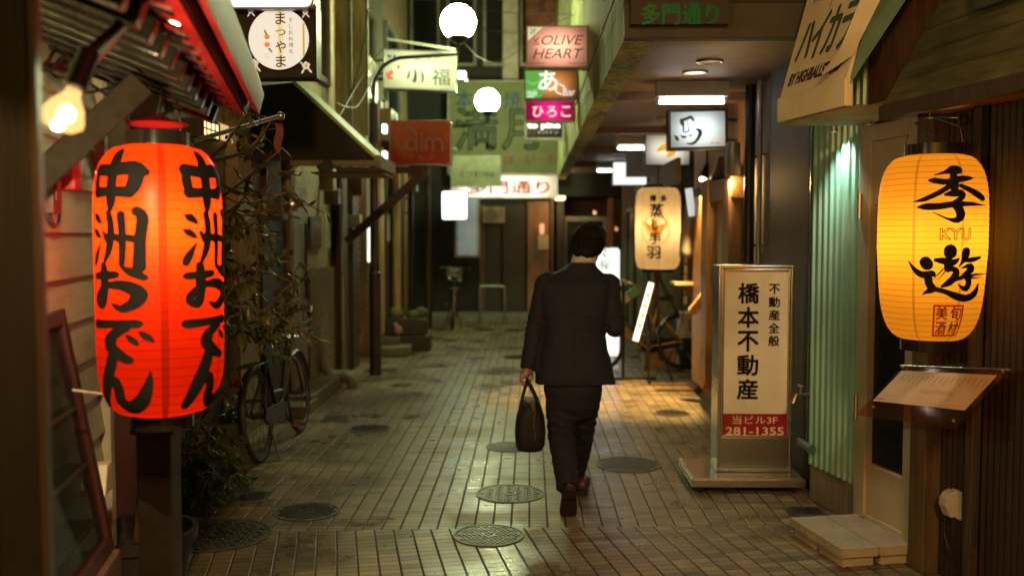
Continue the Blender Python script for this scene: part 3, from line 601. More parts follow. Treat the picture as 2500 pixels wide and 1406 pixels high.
mb = MB(); mb.box((-4.6, 19.2, 4), (4.2, 1.4, 8)); solo(mb, 'side_house', pm('dark olive render', (.09, .085, .05), .85, dirt=.5), 'dark house closing the far left corner of the alley', 'house')
mb = MB(); mb.box((4.6, 19.3, 4), (4.2, 1.2, 8)); solo(mb, 'corner_house', pm('dark brown render', (.07, .055, .04), .85, dirt=.5), 'dark house closing the far right corner of the alley', 'house')
# ================================================================ paper lanterns
def lantern_paper(name, c, rib, seams, refl=.22, transp=.05):
    mt = paper(name, c, transp, refl); nt = mt.node_tree; L = nt.links.new
    tl = [n for n in nt.nodes if n.bl_idname == 'ShaderNodeBsdfTranslucent'][0]; vm = [n for n in nt.nodes if n.bl_idname == 'ShaderNodeVectorMath'][0]
    tc = N(nt, 'ShaderNodeTexCoord'); sp = N(nt, 'ShaderNodeSeparateXYZ'); L(tc.outputs['Object'], sp.inputs[0])
    wob = N(nt, 'ShaderNodeTexNoise'); wob.inputs['Scale'].default_value = 5; L(tc.outputs['Object'], wob.inputs['Vector'])
    zz = mth(nt, 'ADD', sp.outputs[2], mth(nt, 'MULTIPLY', wob.outputs[0], .010))
    a = mth(nt, 'ABSOLUTE', mth(nt, 'SUBTRACT', mth(nt, 'FRACT', mth(nt, 'DIVIDE', zz, rib)), .5))
    k = N(nt, 'ShaderNodeMapRange', interpolation_type='SMOOTHSTEP'); L(a, k.inputs[0]); k.inputs[1].default_value = .5 - .0026 / rib; k.inputs[2].default_value = .5; k.inputs[3].default_value = 1; k.inputs[4].default_value = .42
    f = k.outputs[0]; ang = mth(nt, 'ARCTAN2', sp.outputs[1], sp.outputs[0])
    ang = mth(nt, 'ADD', ang, mth(nt, 'MULTIPLY', mth(nt, 'SUBTRACT', wob.outputs[0], .5), .03))
    for th, hw, dark in seams:
        dd = mth(nt, 'ABSOLUTE', mth(nt, 'SUBTRACT', ang, th)); q = N(nt, 'ShaderNodeMapRange', interpolation_type='SMOOTHSTEP'); L(dd, q.inputs[0])
        q.inputs[1].default_value = hw * .75; q.inputs[2].default_value = hw; q.inputs[3].default_value = dark; q.inputs[4].default_value = 1; f = mth(nt, 'MULTIPLY', f, q.outputs[0])
    s2 = N(nt, 'ShaderNodeVectorMath', operation='SCALE'); L(vm.outputs[0], s2.inputs[0]); L(f, s2.inputs['Scale']); L(s2.outputs[0], tl.inputs[0])
    return mt
class Lantern:
    def __init__(s, name, label, P, Rm, H, rend, mat, watt, col, bulb, p=6, lower=0, rib=.02, ring=.05, group='lit paper lanterns', lean=None, fwd=0):
        s.P, s.R, s.H, s.rend, s.p, s.lower = P, Rm, H, rend, p, lower
        s.f = Vector((CP.x - P.x, CP.y - P.y, 0)).normalized(); s.r = ZUP.cross(s.f); 
        s.t = thing(name, label, 'lantern', P, group); pr = []; n = int(H / rib)
        for i in range(n + 1):
            z = -H / 2 + H * i / n; pr.append((s.rad(z), z))
            if i < n: zm = z + H / n / 2; pr.append((s.rad(zm) - .0016, zm))
        mb = MB(); mb.lathe(P, pr, 72); mb.build('paper', mat, s.t, smooth='all')
        for sg in (1, -1):
            mb = MB(); z = sg * H / 2; a, b = (z, z + ring * sg); mb.lathe(P, [(rend - .012, a - .006 * sg), (rend + .012, a - .006 * sg), (rend + .012, b), (rend - .012, b), (rend - .012, a - .006 * sg)], 40)
            mb.build('end_ring', M_gloss, s.t, smooth=True)
        lamp('POINT', s.t, P + ZUP * bulb + s.f * fwd, watt, col, shadow_soft_size=.045)
    def rad(s, z):
        t = min(1, abs(2 * z / s.H)); k = math.sqrt(max(0, 1 - t ** s.p)); r = s.rend + (s.R - s.rend) * k
        return r * (1 - (s.lower * (-2 * z / s.H) if z < 0 else 0))
    def at(s, th, z, e=.003): return s.P + (s.f * math.cos(th) + s.r * math.sin(th)) * (s.rad(z) + e) + ZUP * z
    def add(s, mb, g, th, z, sz, szy=None, e=.003):
        szy = szy or sz; return mb.add([s.at(th + q[0] * sz / s.R, z + q[1] * szy, e + (q[2] if len(q) > 2 else 0)) for q in g[0]], g[1])
def seam_ang(P, deg):
    f = Vector((CP.x - P.x, CP.y - P.y)); a = math.atan2(f.y, f.x) + R(deg); return (a + math.pi) % (2 * math.pi) - math.pi
# ---- red lantern
GL = {
 '中': [[(.44, 1.02, .085), (.44, .88, .095), (.42, .5, .085), (.42, .2, .075), (.4, .0, .01)], [(.06, .8, .05), (.07, .6, .07), (.1, .34, .06)], [(.06, .76, .085), (.4, .74, .09), (.78, .78, .1), (.96, .70, .06)], [(.84, .74, .11), (.8, .5, .10), (.72, .37, .09)], [(.1, .37, .08), (.4, .38, .07), (.7, .37, .085)]],
 '洲': [[(.02, .92, .02), (.1, .88, .06), (.2, .8, .03)], [(.0, .66, .02), (.08, .62, .055), (.18, .55, .03)], [(.02, .1, .05), (.06, .2, .06), (.2, .45, .01)], [(.38, .95, .05), (.42, .7, .06), (.38, .35, .06), (.24, .05, .02)], [(.6, .92, .06), (.62, .5, .055), (.6, .08, .045)], [(.84, .98, .07), (.92, .88, .075), (.88, .5, .075), (.86, .04, .085)], [(.27, .62, .03), (.36, .5, .06)], [(.45, .57, .05), (.6, .5, .06)], [(.66, .54, .05), (.84, .5, .06)]],
 'お': [[(.05, .76, .07), (.3, .78, .08), (.48, .8, .07)], [(.25, 1.0, .06), (.26, .8, .08), (.25, .4, .08), (.2, .12, .06), (.08, .2, .06), (.1, .36, .06), (.3, .55, .06), (.62, .57, .1), (.84, .42, .11), (.78, .2, .1), (.58, .08, .07), (.44, .16, .03)], [(.6, .95, .03), (.75, .86, .08), (.92, .74, .06)]],
 'で': [[(.04, .86, .09), (.4, .88, .08), (.8, .9, .085)], [(.62, .8, .08), (.4, .6, .09), (.36, .38, .1), (.5, .18, .1), (.66, .06, .08)], [(.66, .62, .03), (.74, .52, .055), (.8, .43, .03)], [(.86, .70, .03), (.94, .6, .06), (1.02, .5, .03)]],
 'ん': [[(.42, 1.0, .08), (.36, .8, .09), (.2, .4, .1), (.04, .05, .07)], [(.2, .38, .07), (.38, .52, .08), (.46, .36, .08), (.46, .16, .09), (.62, .04, .1), (.84, .18, .1), (.96, .5, .05), (.98, .68, .01)]]}
YR = 3.3; P = at(391, 685, YR); PXR = YR / F
# seam_ang works in the paper's own axes
M_rp = lantern_paper('red lantern paper', (.92, .029, .002), .0305, [(seam_ang(P, 3), .07, .45), (seam_ang(P, -55), .03, .7), (seam_ang(P, 62), .03, .7)], refl=.15, transp=.02)
RL = Lantern('red_lantern', 'big glowing red paper lantern with two columns of black brush lettering', P, 150 * PXR, 660 * PXR, 66 * PXR, M_rp, 12, (1, .82, .5), .19, p=6.5, rib=.0305, ring=.045, fwd=.065)
mb = MB()
for c, y0, y1 in (('中', 388, 525), ('洲', 516, 652), ('お', 643, 752), ('で', 768, 868), ('ん', 845, 983)):
    zc = P.z; z0 = (685 - y1) * PXR; h = (y1 - y0) * PXR * 1.0
    for th, wd in ((-69, .222), (21, .222)): RL.add(mb, brush([[(x, y, r_ * 1.22) for x, y, r_ in s_] for s_ in GL[c]], .05, .00015), R(th), z0, wd, h)
mb.build('lettering', M_black_paint, RL.t)
mb = MB(); mb.lathe(P + ZUP * (330 * PXR + .05), [(.02, .05), (.07, .035), (.105, .022), (.10, .016), (.02, .03)], 32); mb.build('rain_cap', M_redmetal, RL.t, smooth=True)
mb = MB(); top = P + ZUP * (330 * PXR + .09); mb.tube([top, top + ZUP * .12 + RL.r * .02, top + ZUP * .3], .004, 6); mb.build('hanging_wire', M_black, RL.t)
mb = MB()
for (a, b) in ((at(232, 430, 3.95), RL.at(R(-80), (685 - 425) * PXR, 0)), (at(178, 952, 3.1), RL.at(R(-82), (685 - 955) * PXR, 0))): mb.tube([a, b], .004, 6)
mb.build('stay_wire', M_plast, RL.t)
# post behind the red lantern
B0 = at(388, 1100, 3.72); mb = MB(); mb.box((B0.x, 3.72, 1.2), (.135, .11, 2.4)); pst = thing('lantern_post', 'dark square post standing behind the red lantern', 'post', (B0.x, 3.72, 0)); mb.build('shaft', pm('dark brown post', (.022, .015, .010), .4), pst, bevel=.006)
mb = MB(); mb.box((B0.x, 3.72, at(388, 1035, 3.72).z), (.17, .145, .06)); mb.build('band', M_black, pst, bevel=.006)
Q = at(262, 1100, 4.05); mb = MB(); mb.cyl((Q.x, 4.05, 0), (Q.x, 4.05, 2.3), .022, 12); solo(mb, 'thin_pole', M_black, 'thin black pole beside the siding corner behind the red lantern', 'pole', smooth=True)
Q = at(288, 1100, 4.6); mb = MB(); mb.box((Q.x, 4.6, .4), (.05, .3, .8)); solo(mb, 'red_board', pm('red board', (.30, .02, .025), .4), 'narrow red board standing low behind the red lantern post', 'board', bevel=.004)
# ---- yellow lantern
YY = 4.35; P = at(2274, 605, YY); K = YY / F
M_yp = lantern_paper('amber lantern paper', (.86, .36, .022), .0255, [(seam_ang(P, -18), .03, .62), (seam_ang(P, 32), .028, .66), (seam_ang(P, -88), .02, .7), (seam_ang(P, 84), .02, .7)])
YL = Lantern('amber_lantern', 'glowing amber paper lantern with two brush kanji and a red seal', P, 124 * K, 446 * K, 60 * K, M_yp, 6.2, (1, .85, .55), .03, p=5.0, lower=.10, rib=.0255, ring=.045)
def ylp(px, py): return math.asin(max(-.98, min(.98, (px - 2274) * K / YL.R))), (605 - py) * K
KI = [[(770, 150, 55), (690, 150, 60), (590, 180, 25), (450, 215, 6)], [(380, 285, 12), (450, 290, 38), (600, 310, 40), (760, 275, 45), (880, 260, 32), (950, 255, 6)], [(700, 200, 45), (700, 330, 60), (705, 430, 45)], [(640, 370, 35), (500, 460, 35), (330, 540, 30), (195, 570, 4)], [(780, 360, 25), (900, 420, 38), (1010, 490, 45), (1050, 530, 35)], [(590, 480, 20), (680, 465, 45), (790, 465, 45), (800, 510, 35), (720, 580, 35), (650, 600, 15)], [(250, 645, 10), (350, 640, 45), (520, 635, 45), (700, 610, 40), (900, 605, 28), (1090, 620, 4)], [(700, 620, 40), (760, 680, 55), (780, 760, 55), (740, 820, 45), (640, 810, 18), (530, 760, 10), (440, 715, 4)]]
YU = [[(638, 165, 78), (640, 200, 78)], [(470, 290, 25), (560, 300, 45), (680, 320, 45), (745, 265, 10)], [(620, 310, 50), (620, 400, 50)], [(640, 390, 35), (720, 430, 40), (700, 510, 45), (640, 580, 45), (560, 630, 20)], [(560, 410, 10), (500, 480, 7), (440, 540, 3)], [(600, 420, 8), (540, 500, 6), (490, 545, 2)], [(825, 170, 45), (820, 220, 50), (800, 300, 30), (740, 380, 3)], [(810, 300, 15), (880, 290, 35), (990, 262, 20)], [(790, 390, 10), (880, 365, 40), (890, 420, 45), (820, 480, 30)], [(660, 570, 25), (770, 520, 28), (900, 490, 18), (1000, 480, 12), (1100, 485, 3)], [(850, 500, 40), (880, 580, 35), (850, 660, 40), (790, 640, 20), (750, 590, 4)], [(860, 520, 15), (960, 520, 10), (1050, 512, 2)], [(350, 320, 75), (370, 350, 75)], [(145, 310, 6), (220, 420, 30), (310, 480, 45), (430, 470, 45), (450, 480, 30)], [(380, 500, 50), (400, 600, 50), (440, 670, 50), (380, 700, 30), (310, 745, 3)], [(440, 660, 35), (600, 700, 32), (740, 760, 48), (860, 785, 48), (960, 730, 40), (1000, 600, 6)]]
def on_y(strokes, ox, oy, sc, mb, step=26):
    V, Fc = brush(strokes, step, 0); out = []
    lay = {}
    for i, q in enumerate(V):
        th, z = ylp(ox + q[0] / sc, oy + q[1] / sc); out.append(YL.at(th, z, .003))
    mb.add(out, [tuple(reversed(f)) for f in Fc])
mb = MB()
for k, s_ in enumerate(KI):
    m2 = MB(); on_y([s_], 2200, 400, 1289 / 220, m2); mb.add([p + YL.f * .0002 * k for p in m2.v], m2.f)
for k, s_ in enumerate(YU):
    m2 = MB(); on_y([s_], 2200, 580, 1237 / 220, m2); mb.add([p + YL.f * .0002 * k for p in m2.v], m2.f)
mb.build('lettering', M_black_paint, YL.t)
def outline_text(s, size, r):   # letters drawn as outlines: the rim of a thin wall
    vs, fs = text_geo(s, 1, bold=.02, space=1.1); sc = size; from collections import Counter
    cnt = Counter(tuple(sorted((f[i], f[(i + 1) % len(f)]))) for f in fs for i in range(len(f)))
    nb_ = {}
    for (a, b), c in cnt.items():
        if c == 1: nb_.setdefault(a, []).append(b); nb_.setdefault(b, []).append(a)
    V = []; Fc = []
    for (a, b), c in cnt.items():
        if c != 1: continue
        A, B = Vector(vs[a]) * sc, Vector(vs[b]) * sc; d = (B - A)
        if d.length < 1e-6: continue
        d.normalize(); n = Vector((-d.y, d.x)) * r; o = len(V); e = d * r * .7; k = max(1, int((B - A).length / .02)); A, B = A - e, B + e
        for i in range(k + 1): q = A.lerp(B, i / k); V += [tuple(q - n), tuple(q + n)]
        Fc += [(o + 2 * i, o + 2 * i + 2, o + 2 * i + 3, o + 2 * i + 1) for i in range(k)]
    return V, Fc
mb = MB(); th, z = ylp(2325, 572); YL.add(mb, outline_text('KYU', .066, .0019), th, z, 1); mb.build('lettering', pm('brown outline', (.10, .028, .008), .5, bump=0), YL.t)
mb = MB(); th, z = ylp(2318, 773); 
for (s_, dx, dy) in (('美', -.031, .034), ('酒', -.031, -.032), ('旬', .033, .034), ('材', .033, -.032)):
    g = fit(text_geo(s_, 1, maxe=.3), w=.052, h=.056); [YL.add(mb, ([(x + dx + ex, y + dy + ey) for x, y in g[0]], g[1]), th, z, 1, e=.003 + k * .0001) for k, (ex, ey) in enumerate(((0, 0), (.0012, 0), (-.0012, 0), (0, .0012), (0, -.0012)))]
rr = .066; sq = [(-rr, -rr), (rr, -rr), (rr, rr), (-rr, rr), (-rr, -rr)]
for a, b in zip(sq, sq[1:]): YL.add(mb, brush([[(a[0], a[1], .0042), (b[0], b[1], .0042)]], .012, 0), th, z, 1, e=.0034)
mb.build('seal', paper('red seal ink', (.55, .03, .03), 0, .3), YL.t)
mb = MB(); top = P + ZUP * 223 * K; hh = at(2270, 283, YY); mb.tube([top - YL.r * .118 + ZUP * .05, top - YL.r * .095 + ZUP * .16, hh - YL.r * .03 - ZUP * .01, hh + YL.r * .03 - ZUP * .01, top + YL.r * .095 + ZUP * .16, top + YL.r * .118 + ZUP * .05], .0025, 6)
mb.tube([hh - ZUP * .015, hh + ZUP * .035], .003, 6); mb.build('wire_handle', M_steel, YL.t)
mb = MB(); e0 = at(2412, 272, 4.6); mb.tube([P + ZUP * 270 * K, hh - YL.r * .06 - ZUP * .03, hh + ZUP * .0, hh + YL.r * .12 - ZUP * .05, e0 - YL.r * .06 - ZUP * .05, e0], .005, 6); e1 = at(2400, 700, 4.62); mb.tube([e0, e0 - ZUP * .06 - YL.r * .02, Vector((e1.x, e1.y, 1.2)), Vector((e1.x, e1.y, .95))], .004, 6)
solo(mb, 'lamp_cable', M_cable, 'thin black cable looping from the amber lantern up to the eave', 'cable')
# ---- hakata lantern further along
YH = 10.7; P = at(1606, 558, YH); K = YH / F
M_hp = lantern_paper('cream lantern paper', (.86, .58, .26), .025, [(seam_ang(P, 3), .05, .72), (seam_ang(P, -42), .04, .8), (seam_ang(P, 46), .04, .8)], refl=.3, transp=.16)
HL = Lantern('cream_lantern', 'glowing cream paper lantern with small black kanji and a winged crest', P, 55 * K, 198 * K, 36 * K, M_hp, 9, (1, .9, .68), .0, p=7, rib=.025, ring=.03)
mb = MB()
def hp(px, py): return math.asin((px - 1606) * K / HL.R), (558 - py) * K
for s_, px, py, w_, h_ in (('博', 1594, 487, 15, 15), ('多', 1619, 487, 15, 15), ('蒸', 1603, 516, 32, 32), ('し', 1600, 548, 14, 26), ('手', 1600, 582, 28, 26), ('羽', 1596, 615, 32, 28)):
    th, z = hp(px, py); [HL.add(mb, fit(text_geo(s_, 1, maxe=.4), w=w_ * K, h=h_ * K), th + dx / HL.R, z + dy, 1, e=.006 + k * .0002) for k, (dx, dy) in enumerate(((0, 0), (.004, 0), (-.004, 0), (0, .004), (0, -.004)))]
mb.build('lettering', M_black_paint, HL.t)
mb = MB(); th, z = hp(1600, 562); rr = 34 * K; HL.add(mb, brush([[(rr * math.cos(R(a)), rr * math.sin(R(a)), .007) for a in range(0, 361, 20)]], .03, 0), th, z, 1, e=.004)
for sg in (-1, 1):
    for k in range(3): HL.add(mb, brush([[(sg * .015, .02 - .035 * k, .012), (sg * (.09 - .012 * k), .05 - .045 * k, .018), (sg * (.14 - .03 * k), .075 - .05 * k, .003)]], .03, 0), th, z, 1, e=.0045 + k * .0003)
HL.add(mb, brush([[(0, .1, .015), (0, .03, .03), (0, -.09, .008)]], .03, 0), th, z, 1, e=.0052)
mb.build('crest', paper('yellow crest ink', (.90, .52, .05), 0, .15), HL.t)
mb = MB(); tp = P + ZUP * 99 * K; mb.tube([tp, tp + ZUP * .2, Vector((1.75, P.y + .1, tp.z + .22))], .008, 6); mb.build('bracket', M_black, HL.t)
# tripod below it
tp = at(1604, 668, 11.3); tri = thing('wooden_tripod', 'slender wooden tripod standing under the cream lantern', 'tripod', (tp.x, 11.3, 0))
for gx, gy in ((1576, 905), (1612, 893), (1712, 880)):
    g = ground(gx, gy); mb = MB(); mb.bar(tp, g, .03, .03); mb.build('leg', M_brown, tri, bevel=.004)
mb = MB(); mb.box(tp, (.10, .08, .08)); mb.build('head', M_dark, tri, bevel=.005)
# ================================================================ globe street lamps
GC = (.87, 1.0, .50)
def globe_lamp(label, gpx, gpy, rpx, Y, basepx, basepy, strength, pole_r=.055):
    C = at(gpx, gpy, Y); r = rpx * .94 * Y / F; B = ground(basepx, basepy); az = C.z - r - .16
    t = thing('street_lamp', label, 'street lamp', (B.x, B.y, 0), 'globe street lamps')
    mb = MB(); mb.tube([(B.x, B.y, 0), (B.x, B.y, 1.2), (B.x, B.y, 1.21), (B.x, B.y, az - .9)], [pole_r * 1.25, pole_r * 1.25, pole_r, pole_r * .8], 14); mb.build('pole', pm('dark lamp pole', (.06, .05, .035), .4, .4), t, smooth=True)
    h_ = Vector((C.x - B.x, C.y - B.y, 0)); ln = h_.length; h_.normalize(); er = .38; top = Vector((B.x, B.y, az - er - .05))
    mb = MB(); mb.tube([top - ZUP * .5, top] + [top + h_ * er * (1 - math.cos(R(t_))) + ZUP * er * math.sin(R(t_)) for t_ in range(10, 91, 10)] + [top + h_ * (ln - .02) + ZUP * (er + .05), Vector((C.x, C.y, az + .02)), Vector((C.x, C.y, az + .16))], .022, 10); mb.tube([top - ZUP * .6, top - ZUP * .15], .06, 12); mb.build('arm', M_black, t, smooth=True)
    mb = MB(); mb.lathe(C - ZUP * (r + .04), [(.0, 0), (.05, .0), (r * .55, .06), (r * .62, .10), (r * .3, .10)], 24); mb.build('collar', M_black, t, smooth=True)
    mb = MB(); mb.sphere(C, r, 24); mb.build('globe', em('globe glass %g' % strength, GC, strength), t, smooth='all')
    return t
def spline_path(P, k):
    P = [Vector(p) for p in P]; o = []
    for i in range(len(P) - 1):
        a, b, c, d = P[max(i - 1, 0)], P[i], P[i + 1], P[min(i + 2, len(P) - 1)]
        for j in range(k):
            t = j / k; o.append(.5 * ((2 * b) + (c - a) * t + (2 * a - 5 * b + 4 * c - d) * t * t + (3 * b - a - 3 * c + d) * t ** 3))
    return o + [P[-1]]
globe_lamp('nearer and larger white globe street lamp on a curved black arm', 1119, 55, 45, 11.3, 917, 915, 170)
globe_lamp('farther and smaller white globe street lamp in front of the big billboard', 1190, 247, 31, 16.4, 1046, 802, 170)
# ================================================================ sign boxes
def signbox(name, label, px0, py0, px1, py1, Y, face, depth=.12, framem=None, L=0, turn=0, roll=0, rad=.012, border=.012, lc=(1, .95, .88), group=None, spread=(.75, .55), mount=None):
    A = at(px0, py1, Y); Bp = at(px1, py0, Y); W = Bp.x - A.x; H = Bp.z - A.z
    Rv = Vector((math.cos(turn), math.sin(turn), 0)); U = ZUP
    if roll: Rv = (Rv + ZUP * math.sin(roll)).normalized(); U = (ZUP - Rv * Rv.z).normalized()
    f = Fr(A, Rv, U); t = thing(name, label, 'sign', f.p(W / 2, 0, -depth / 2), group)
    fm = framem or M_grey
    mb = MB(); b = border
    if rad > .02: mb.rprism(f, 0, W, 0, H, -depth, -.012, rad)
    else:
        mb.frame(f, 0, W, 0, H, -depth, .006, b); mb.fbox(f, b, W - b, b, H - b, -depth, -depth + .01)
    mb.build('cabinet', fm, t, bevel=.003)
    mb = MB()
    if rad > .02: mb.rprism(f, b, W - b, b, H - b, -.011, 0, rad * .8)
    elif L: mb.add([f.p(b, b), f.p(W - b, b), f.p(W - b, H - b), f.p(b, H - b)], [(0, 1, 2, 3)])
    else: mb.fbox(f, b, W - b, b, H - b, -.011, 0)
    mb.build('face_panel', face, t)
    if L:
        aw_, ah = W * spread[0], H * spread[1]
        lp = lamp('AREA', t, f.p(W / 2, H / 2, -depth * .85), 1.55 * L * math.pi * aw_ * ah, lc, shape='RECTANGLE', size=aw_, size_y=ah, rot=f_euler(f))
    if mount is not None:
        mb = MB()
        for hh in (.25, .75): mb.bar(f.p(0 if mount < f.O.x else W, H * hh, -depth / 2), Vector((mount, f.O.y + depth / 2, f.O.z + H * hh)), .025, .025)
        mb.build('bracket', M_black, t)
    return t, f, W, H
def f_euler(f): return Matrix((f.R, f.N.cross(f.R), f.N)).transposed().to_euler() if False else Matrix(((-f.R.x, f.U.x, -f.N.x), (-f.R.y, f.U.y, -f.N.y), (-f.R.z, f.U.z, -f.N.z))).to_euler()
def letter(t, f, s_, x, y, w_=None, h=None, mat=None, z=.003, rot=0, strike=0, **k):
    mb = MB(); g = fit(text_geo(s_, 1, **k), w=w_, h=h)
    if not strike and any(ord(ch) > 0x2fff for ch in s_): strike = .5 * k.get('bold', 0) * (max(q[1] for q in g[0]) - min(q[1] for q in g[0]))
    for i in range(9 if strike else 1): flat(mb, g, f, x + (strike * math.cos(i * .785) if i else 0), y + (strike * math.sin(i * .785) if i else 0), z + i * .00008, rot=rot)
    return mb.build('lettering', mat or M_black_paint, t)
acr = lambda n, c: paper(n, c, 0, .25)
# round sign and the white box over it (left)
t, f, W, H = signbox('round_sign', 'black square sign with a round white lit panel and white flowers', 556, 14, 772, 192, 6.0, M_black, depth=.14, framem=M_black, mount=-2.3)
cx, cy, rr = W * .59, H * .53, 74 * 6 / F; ff = f.sub(cx, cy)
mb = MB(); mb.lathe(None or (0, 0, 0), [(rr, 0), (rr, .03)], 48, fr=ff); mb.build('rim', M_grey, t, smooth=True)
mb = MB(); mb.disc(ff, rr - .002, .026, 48); pn = mb.build('round_panel', em('round lit panel', (.86, .83, .72), .80), t)
mb = MB(); 
for x, w_ in ((-.005, .022), (.02, .008)): mb.fbox(ff, x, x + w_, -math.sqrt(rr * rr - .03 ** 2) + .006, math.sqrt(rr * rr - .03 ** 2) - .006, .0262, .0268)
mb.build('stripe', em('pale gold stripe', (.80, .62, .28), .78), t); mb = MB(); x = rr * .78; hh = rr * .55; mb.fbox(ff, x, x + .013, -hh, hh * .9, .0262, .0268); mb.build('stripe', em('gold stripe', (.60, .36, .03), .7), t)
M_ink = pm('sign ink', (.02, .03, .015), .6, bump=0)
for i, ch in enumerate('まつやま'): letter(t, ff, ch, .012, rr * (.66 - .46 * i), w_=.062, h=.072 if ch != 'つ' else .035, z=.028, bold=.02, mat=M_ink)
for i, ch in enumerate('すしお料理処'): letter(t, ff, ch, rr * .40, rr * (.60 - .2 * i), h=.026, z=.028, mat=pm('thin grey ink', (.16, .16, .14), .6, bump=0))
for y in (.012, -.035): mb = MB(); mb.add([ff.p(-.072 + .018 * math.cos(a), y + .016 * math.sin(a), .028) for a in [k * math.pi / 8 for k in range(16)]], [tuple(range(16))]); mb.build('flower_print', em('orange flower print', (.8, .11, .01), .9), t)
mb = MB(); flat(mb, brush([[(-.085, .05, .006), (-.076, .028, .007)], [(-.06, -.06, .007), (-.045, -.078, .006)]], .01, 0), ff, z=.0285); mb.build('leaf_print', em('green leaf print', (.03, .13, .06), .8), t)
mb = MB(); mb.frame(ff, -.085, -.06, -.115, -.09, .027, .0285, .003); mb.build('seal', em('red seal', (.6, .2, .1), .8), t)
fl = em('white flower print', (.72, .68, .48), .62); mb = MB()
for fx, fy, sc in ((W * .30, H * .20, 1), (W * .88, H * .17, .9), (W * .88, H * .90, .6), (W * .27, H * .92, .6)):
    for k in range(5):
        a = k * 2 * math.pi / 5 + .4; c0 = (fx + .017 * sc * math.cos(a), fy + .017 * sc * math.sin(a))
        mb.add([f.p(c0[0] + .013 * sc * math.cos(b), c0[1] + .013 * sc * math.sin(b), .004 + k * .0003) for b in [j * math.pi / 6 for j in range(12)]], [tuple(range(12))])
    for a in (2.6, 4.2, 5.4): flat(mb, brush([[(fx + .03 * sc * math.cos(a), fy + .03 * sc * math.sin(a), .003), (fx + .045 * sc * math.cos(a), fy + .045 * sc * math.sin(a), .008 * sc), (fx + .062 * sc * math.cos(a), fy + .062 * sc * math.sin(a), .002)]], .008, 0), f, z=.006)
mb.build('flower_print', fl, t)
t, f, W, H = signbox('lit_box', 'white rounded light box above the round sign, cut by the picture edge', 548, -70, 764, 22, 5.9, em('white lit box', (.95, .95, .97), 1.25), depth=.2, rad=.05, mount=-2.3)
# kofuku sign
t, f, W, H = signbox('shop_sign', 'long pale lit sign with large green black kanji under the globe lamp', 935, 120, 1112, 216, 12.4, acr('pale green acrylic', (.82, .83, .58)), depth=.22, L=2.0, roll=-.035, lc=(1, .95, .84), mount=-2.3)
q = lambda px, py: ((px - 215) / 1075 * W, (1 - (py - 150) / 590) * H)
SC_ = W / 1075
xs_ = [[(600, 440, 4), (590, 540, 18), (570, 590, 4)], [(685, 410, 4), (690, 540, 24), (680, 630, 18), (640, 590, 5)], [(765, 440, 4), (800, 540, 18), (795, 625, 12)]]
mb = MB(); flat(mb, brush([[(*q(x, y), r_ * SC_) for x, y, r_ in s_] for s_ in xs_], .02, .0002), f, z=.004); mb.build('lettering', pm('dark green ink', (.01, .03, .015), .5, bump=0), t)
letter(t, f, '福', *q(1065, 540), w_=270 * SC_, h=240 * SC_, bold=.02, mat=pm('dark green ink', (.01, .03, .015)))
letter(t, f, '会席処', *q(870, 275), w_=420 * SC_, h=80 * SC_, mat=pm('thin grey ink', (.16, .16, .14)))
mb = MB()
for x, y, r_ in ((290, 530, 40), (330, 500, 34), (300, 570, 34), (440, 415, 26), (345, 585, 20)): mb.add([f.p(q(x, y)[0] + r_ * SC_ * math.cos(a), q(x, y)[1] + r_ * SC_ * math.sin(a), .003 + r_ * 2e-5) for a in [k * math.pi / 6 for k in range(12)]], [tuple(range(12))])
mb.build('flower_print', pm('pink red print', (.55, .10, .08), .6, bump=0), t)
mb = MB(); flat(mb, brush([[(*q(275, 240), .01), (*q(300, 265), .02), (*q(330, 240), .006)], [(*q(370, 240), .015), (*q(375, 290), .02)]], .02, .0002), f, z=.004); mb.build('bird_print', pm('blue print', (.04, .10, .26), .6, bump=0), t)
mb = MB(); mb.bar(at(945, 96, 12.2), at(1112, 122, 12.2), .03, .03); mb.build('stay_bar', M_paledoor, t)
t, f, W, H = signbox('bright_box', 'tiny overexposed white lamp box right of the green kanji sign', 1108, 172, 1139, 195, 14.2, em('bright white box', (1, 1, .95), 3), depth=.2, rad=.03, mount=-2.3)
# red cafe sign
t, f, W, H = signbox('red_sign', 'unlit glossy red sign with pale rounded letters beside the awning', 950, 293, 1101, 403, 10.5, pm('glossy red acrylic', (.40, .045, .010), .12, var=.05, bump=0, dirt=.15, coat=.5), depth=.2, framem=M_grey, rad=.03)
M_pl = pm('pale pink letter', (.36, .15, .10), .4, bump=0); k = W / 1480
mb = MB(); flat(mb, brush([[(( x - 220) * k, H - (y - 150) * k, 32 * k) for x, y in ((890, 530), (800, 390), (650, 330), (500, 380), (400, 500), (380, 620), (430, 760), (560, 840))]], .02, 0), f, z=.003)
flat(mb, brush([[((x - 220) * k, H - (y - 150) * k, 30 * k) for x, y in ((760, 600), (660, 660), (640, 760), (700, 850), (790, 850), (870, 770), (860, 660), (760, 600))], [((x - 220) * k, H - (y - 150) * k, 28 * k) for x, y in ((885, 590), (885, 870))], [((x - 220) * k, H - (y - 150) * k, 30 * k) for x, y in ((1005, 600), (1005, 870))], [((x - 220) * k, H - (y - 150) * k, 34 * k) for x, y in ((1003, 490), (1006, 496))],
   [((x - 220) * k, H - (y - 150) * k, 28 * k) for x, y in ((1105, 870), (1105, 640), (1180, 600), (1270, 640), (1275, 870))], [((x - 220) * k, H - (y - 150) * k, 28 * k) for x, y in ((1275, 660), (1360, 600), (1450, 620), (1495, 720), (1495, 870))]], .02, .0003), f, z=.0034)
mb.build('lettering', M_pl, t); letter(t, f, 'ツ ル ン', W * .52, H * .17, w_=W * .44, mat=M_pl)
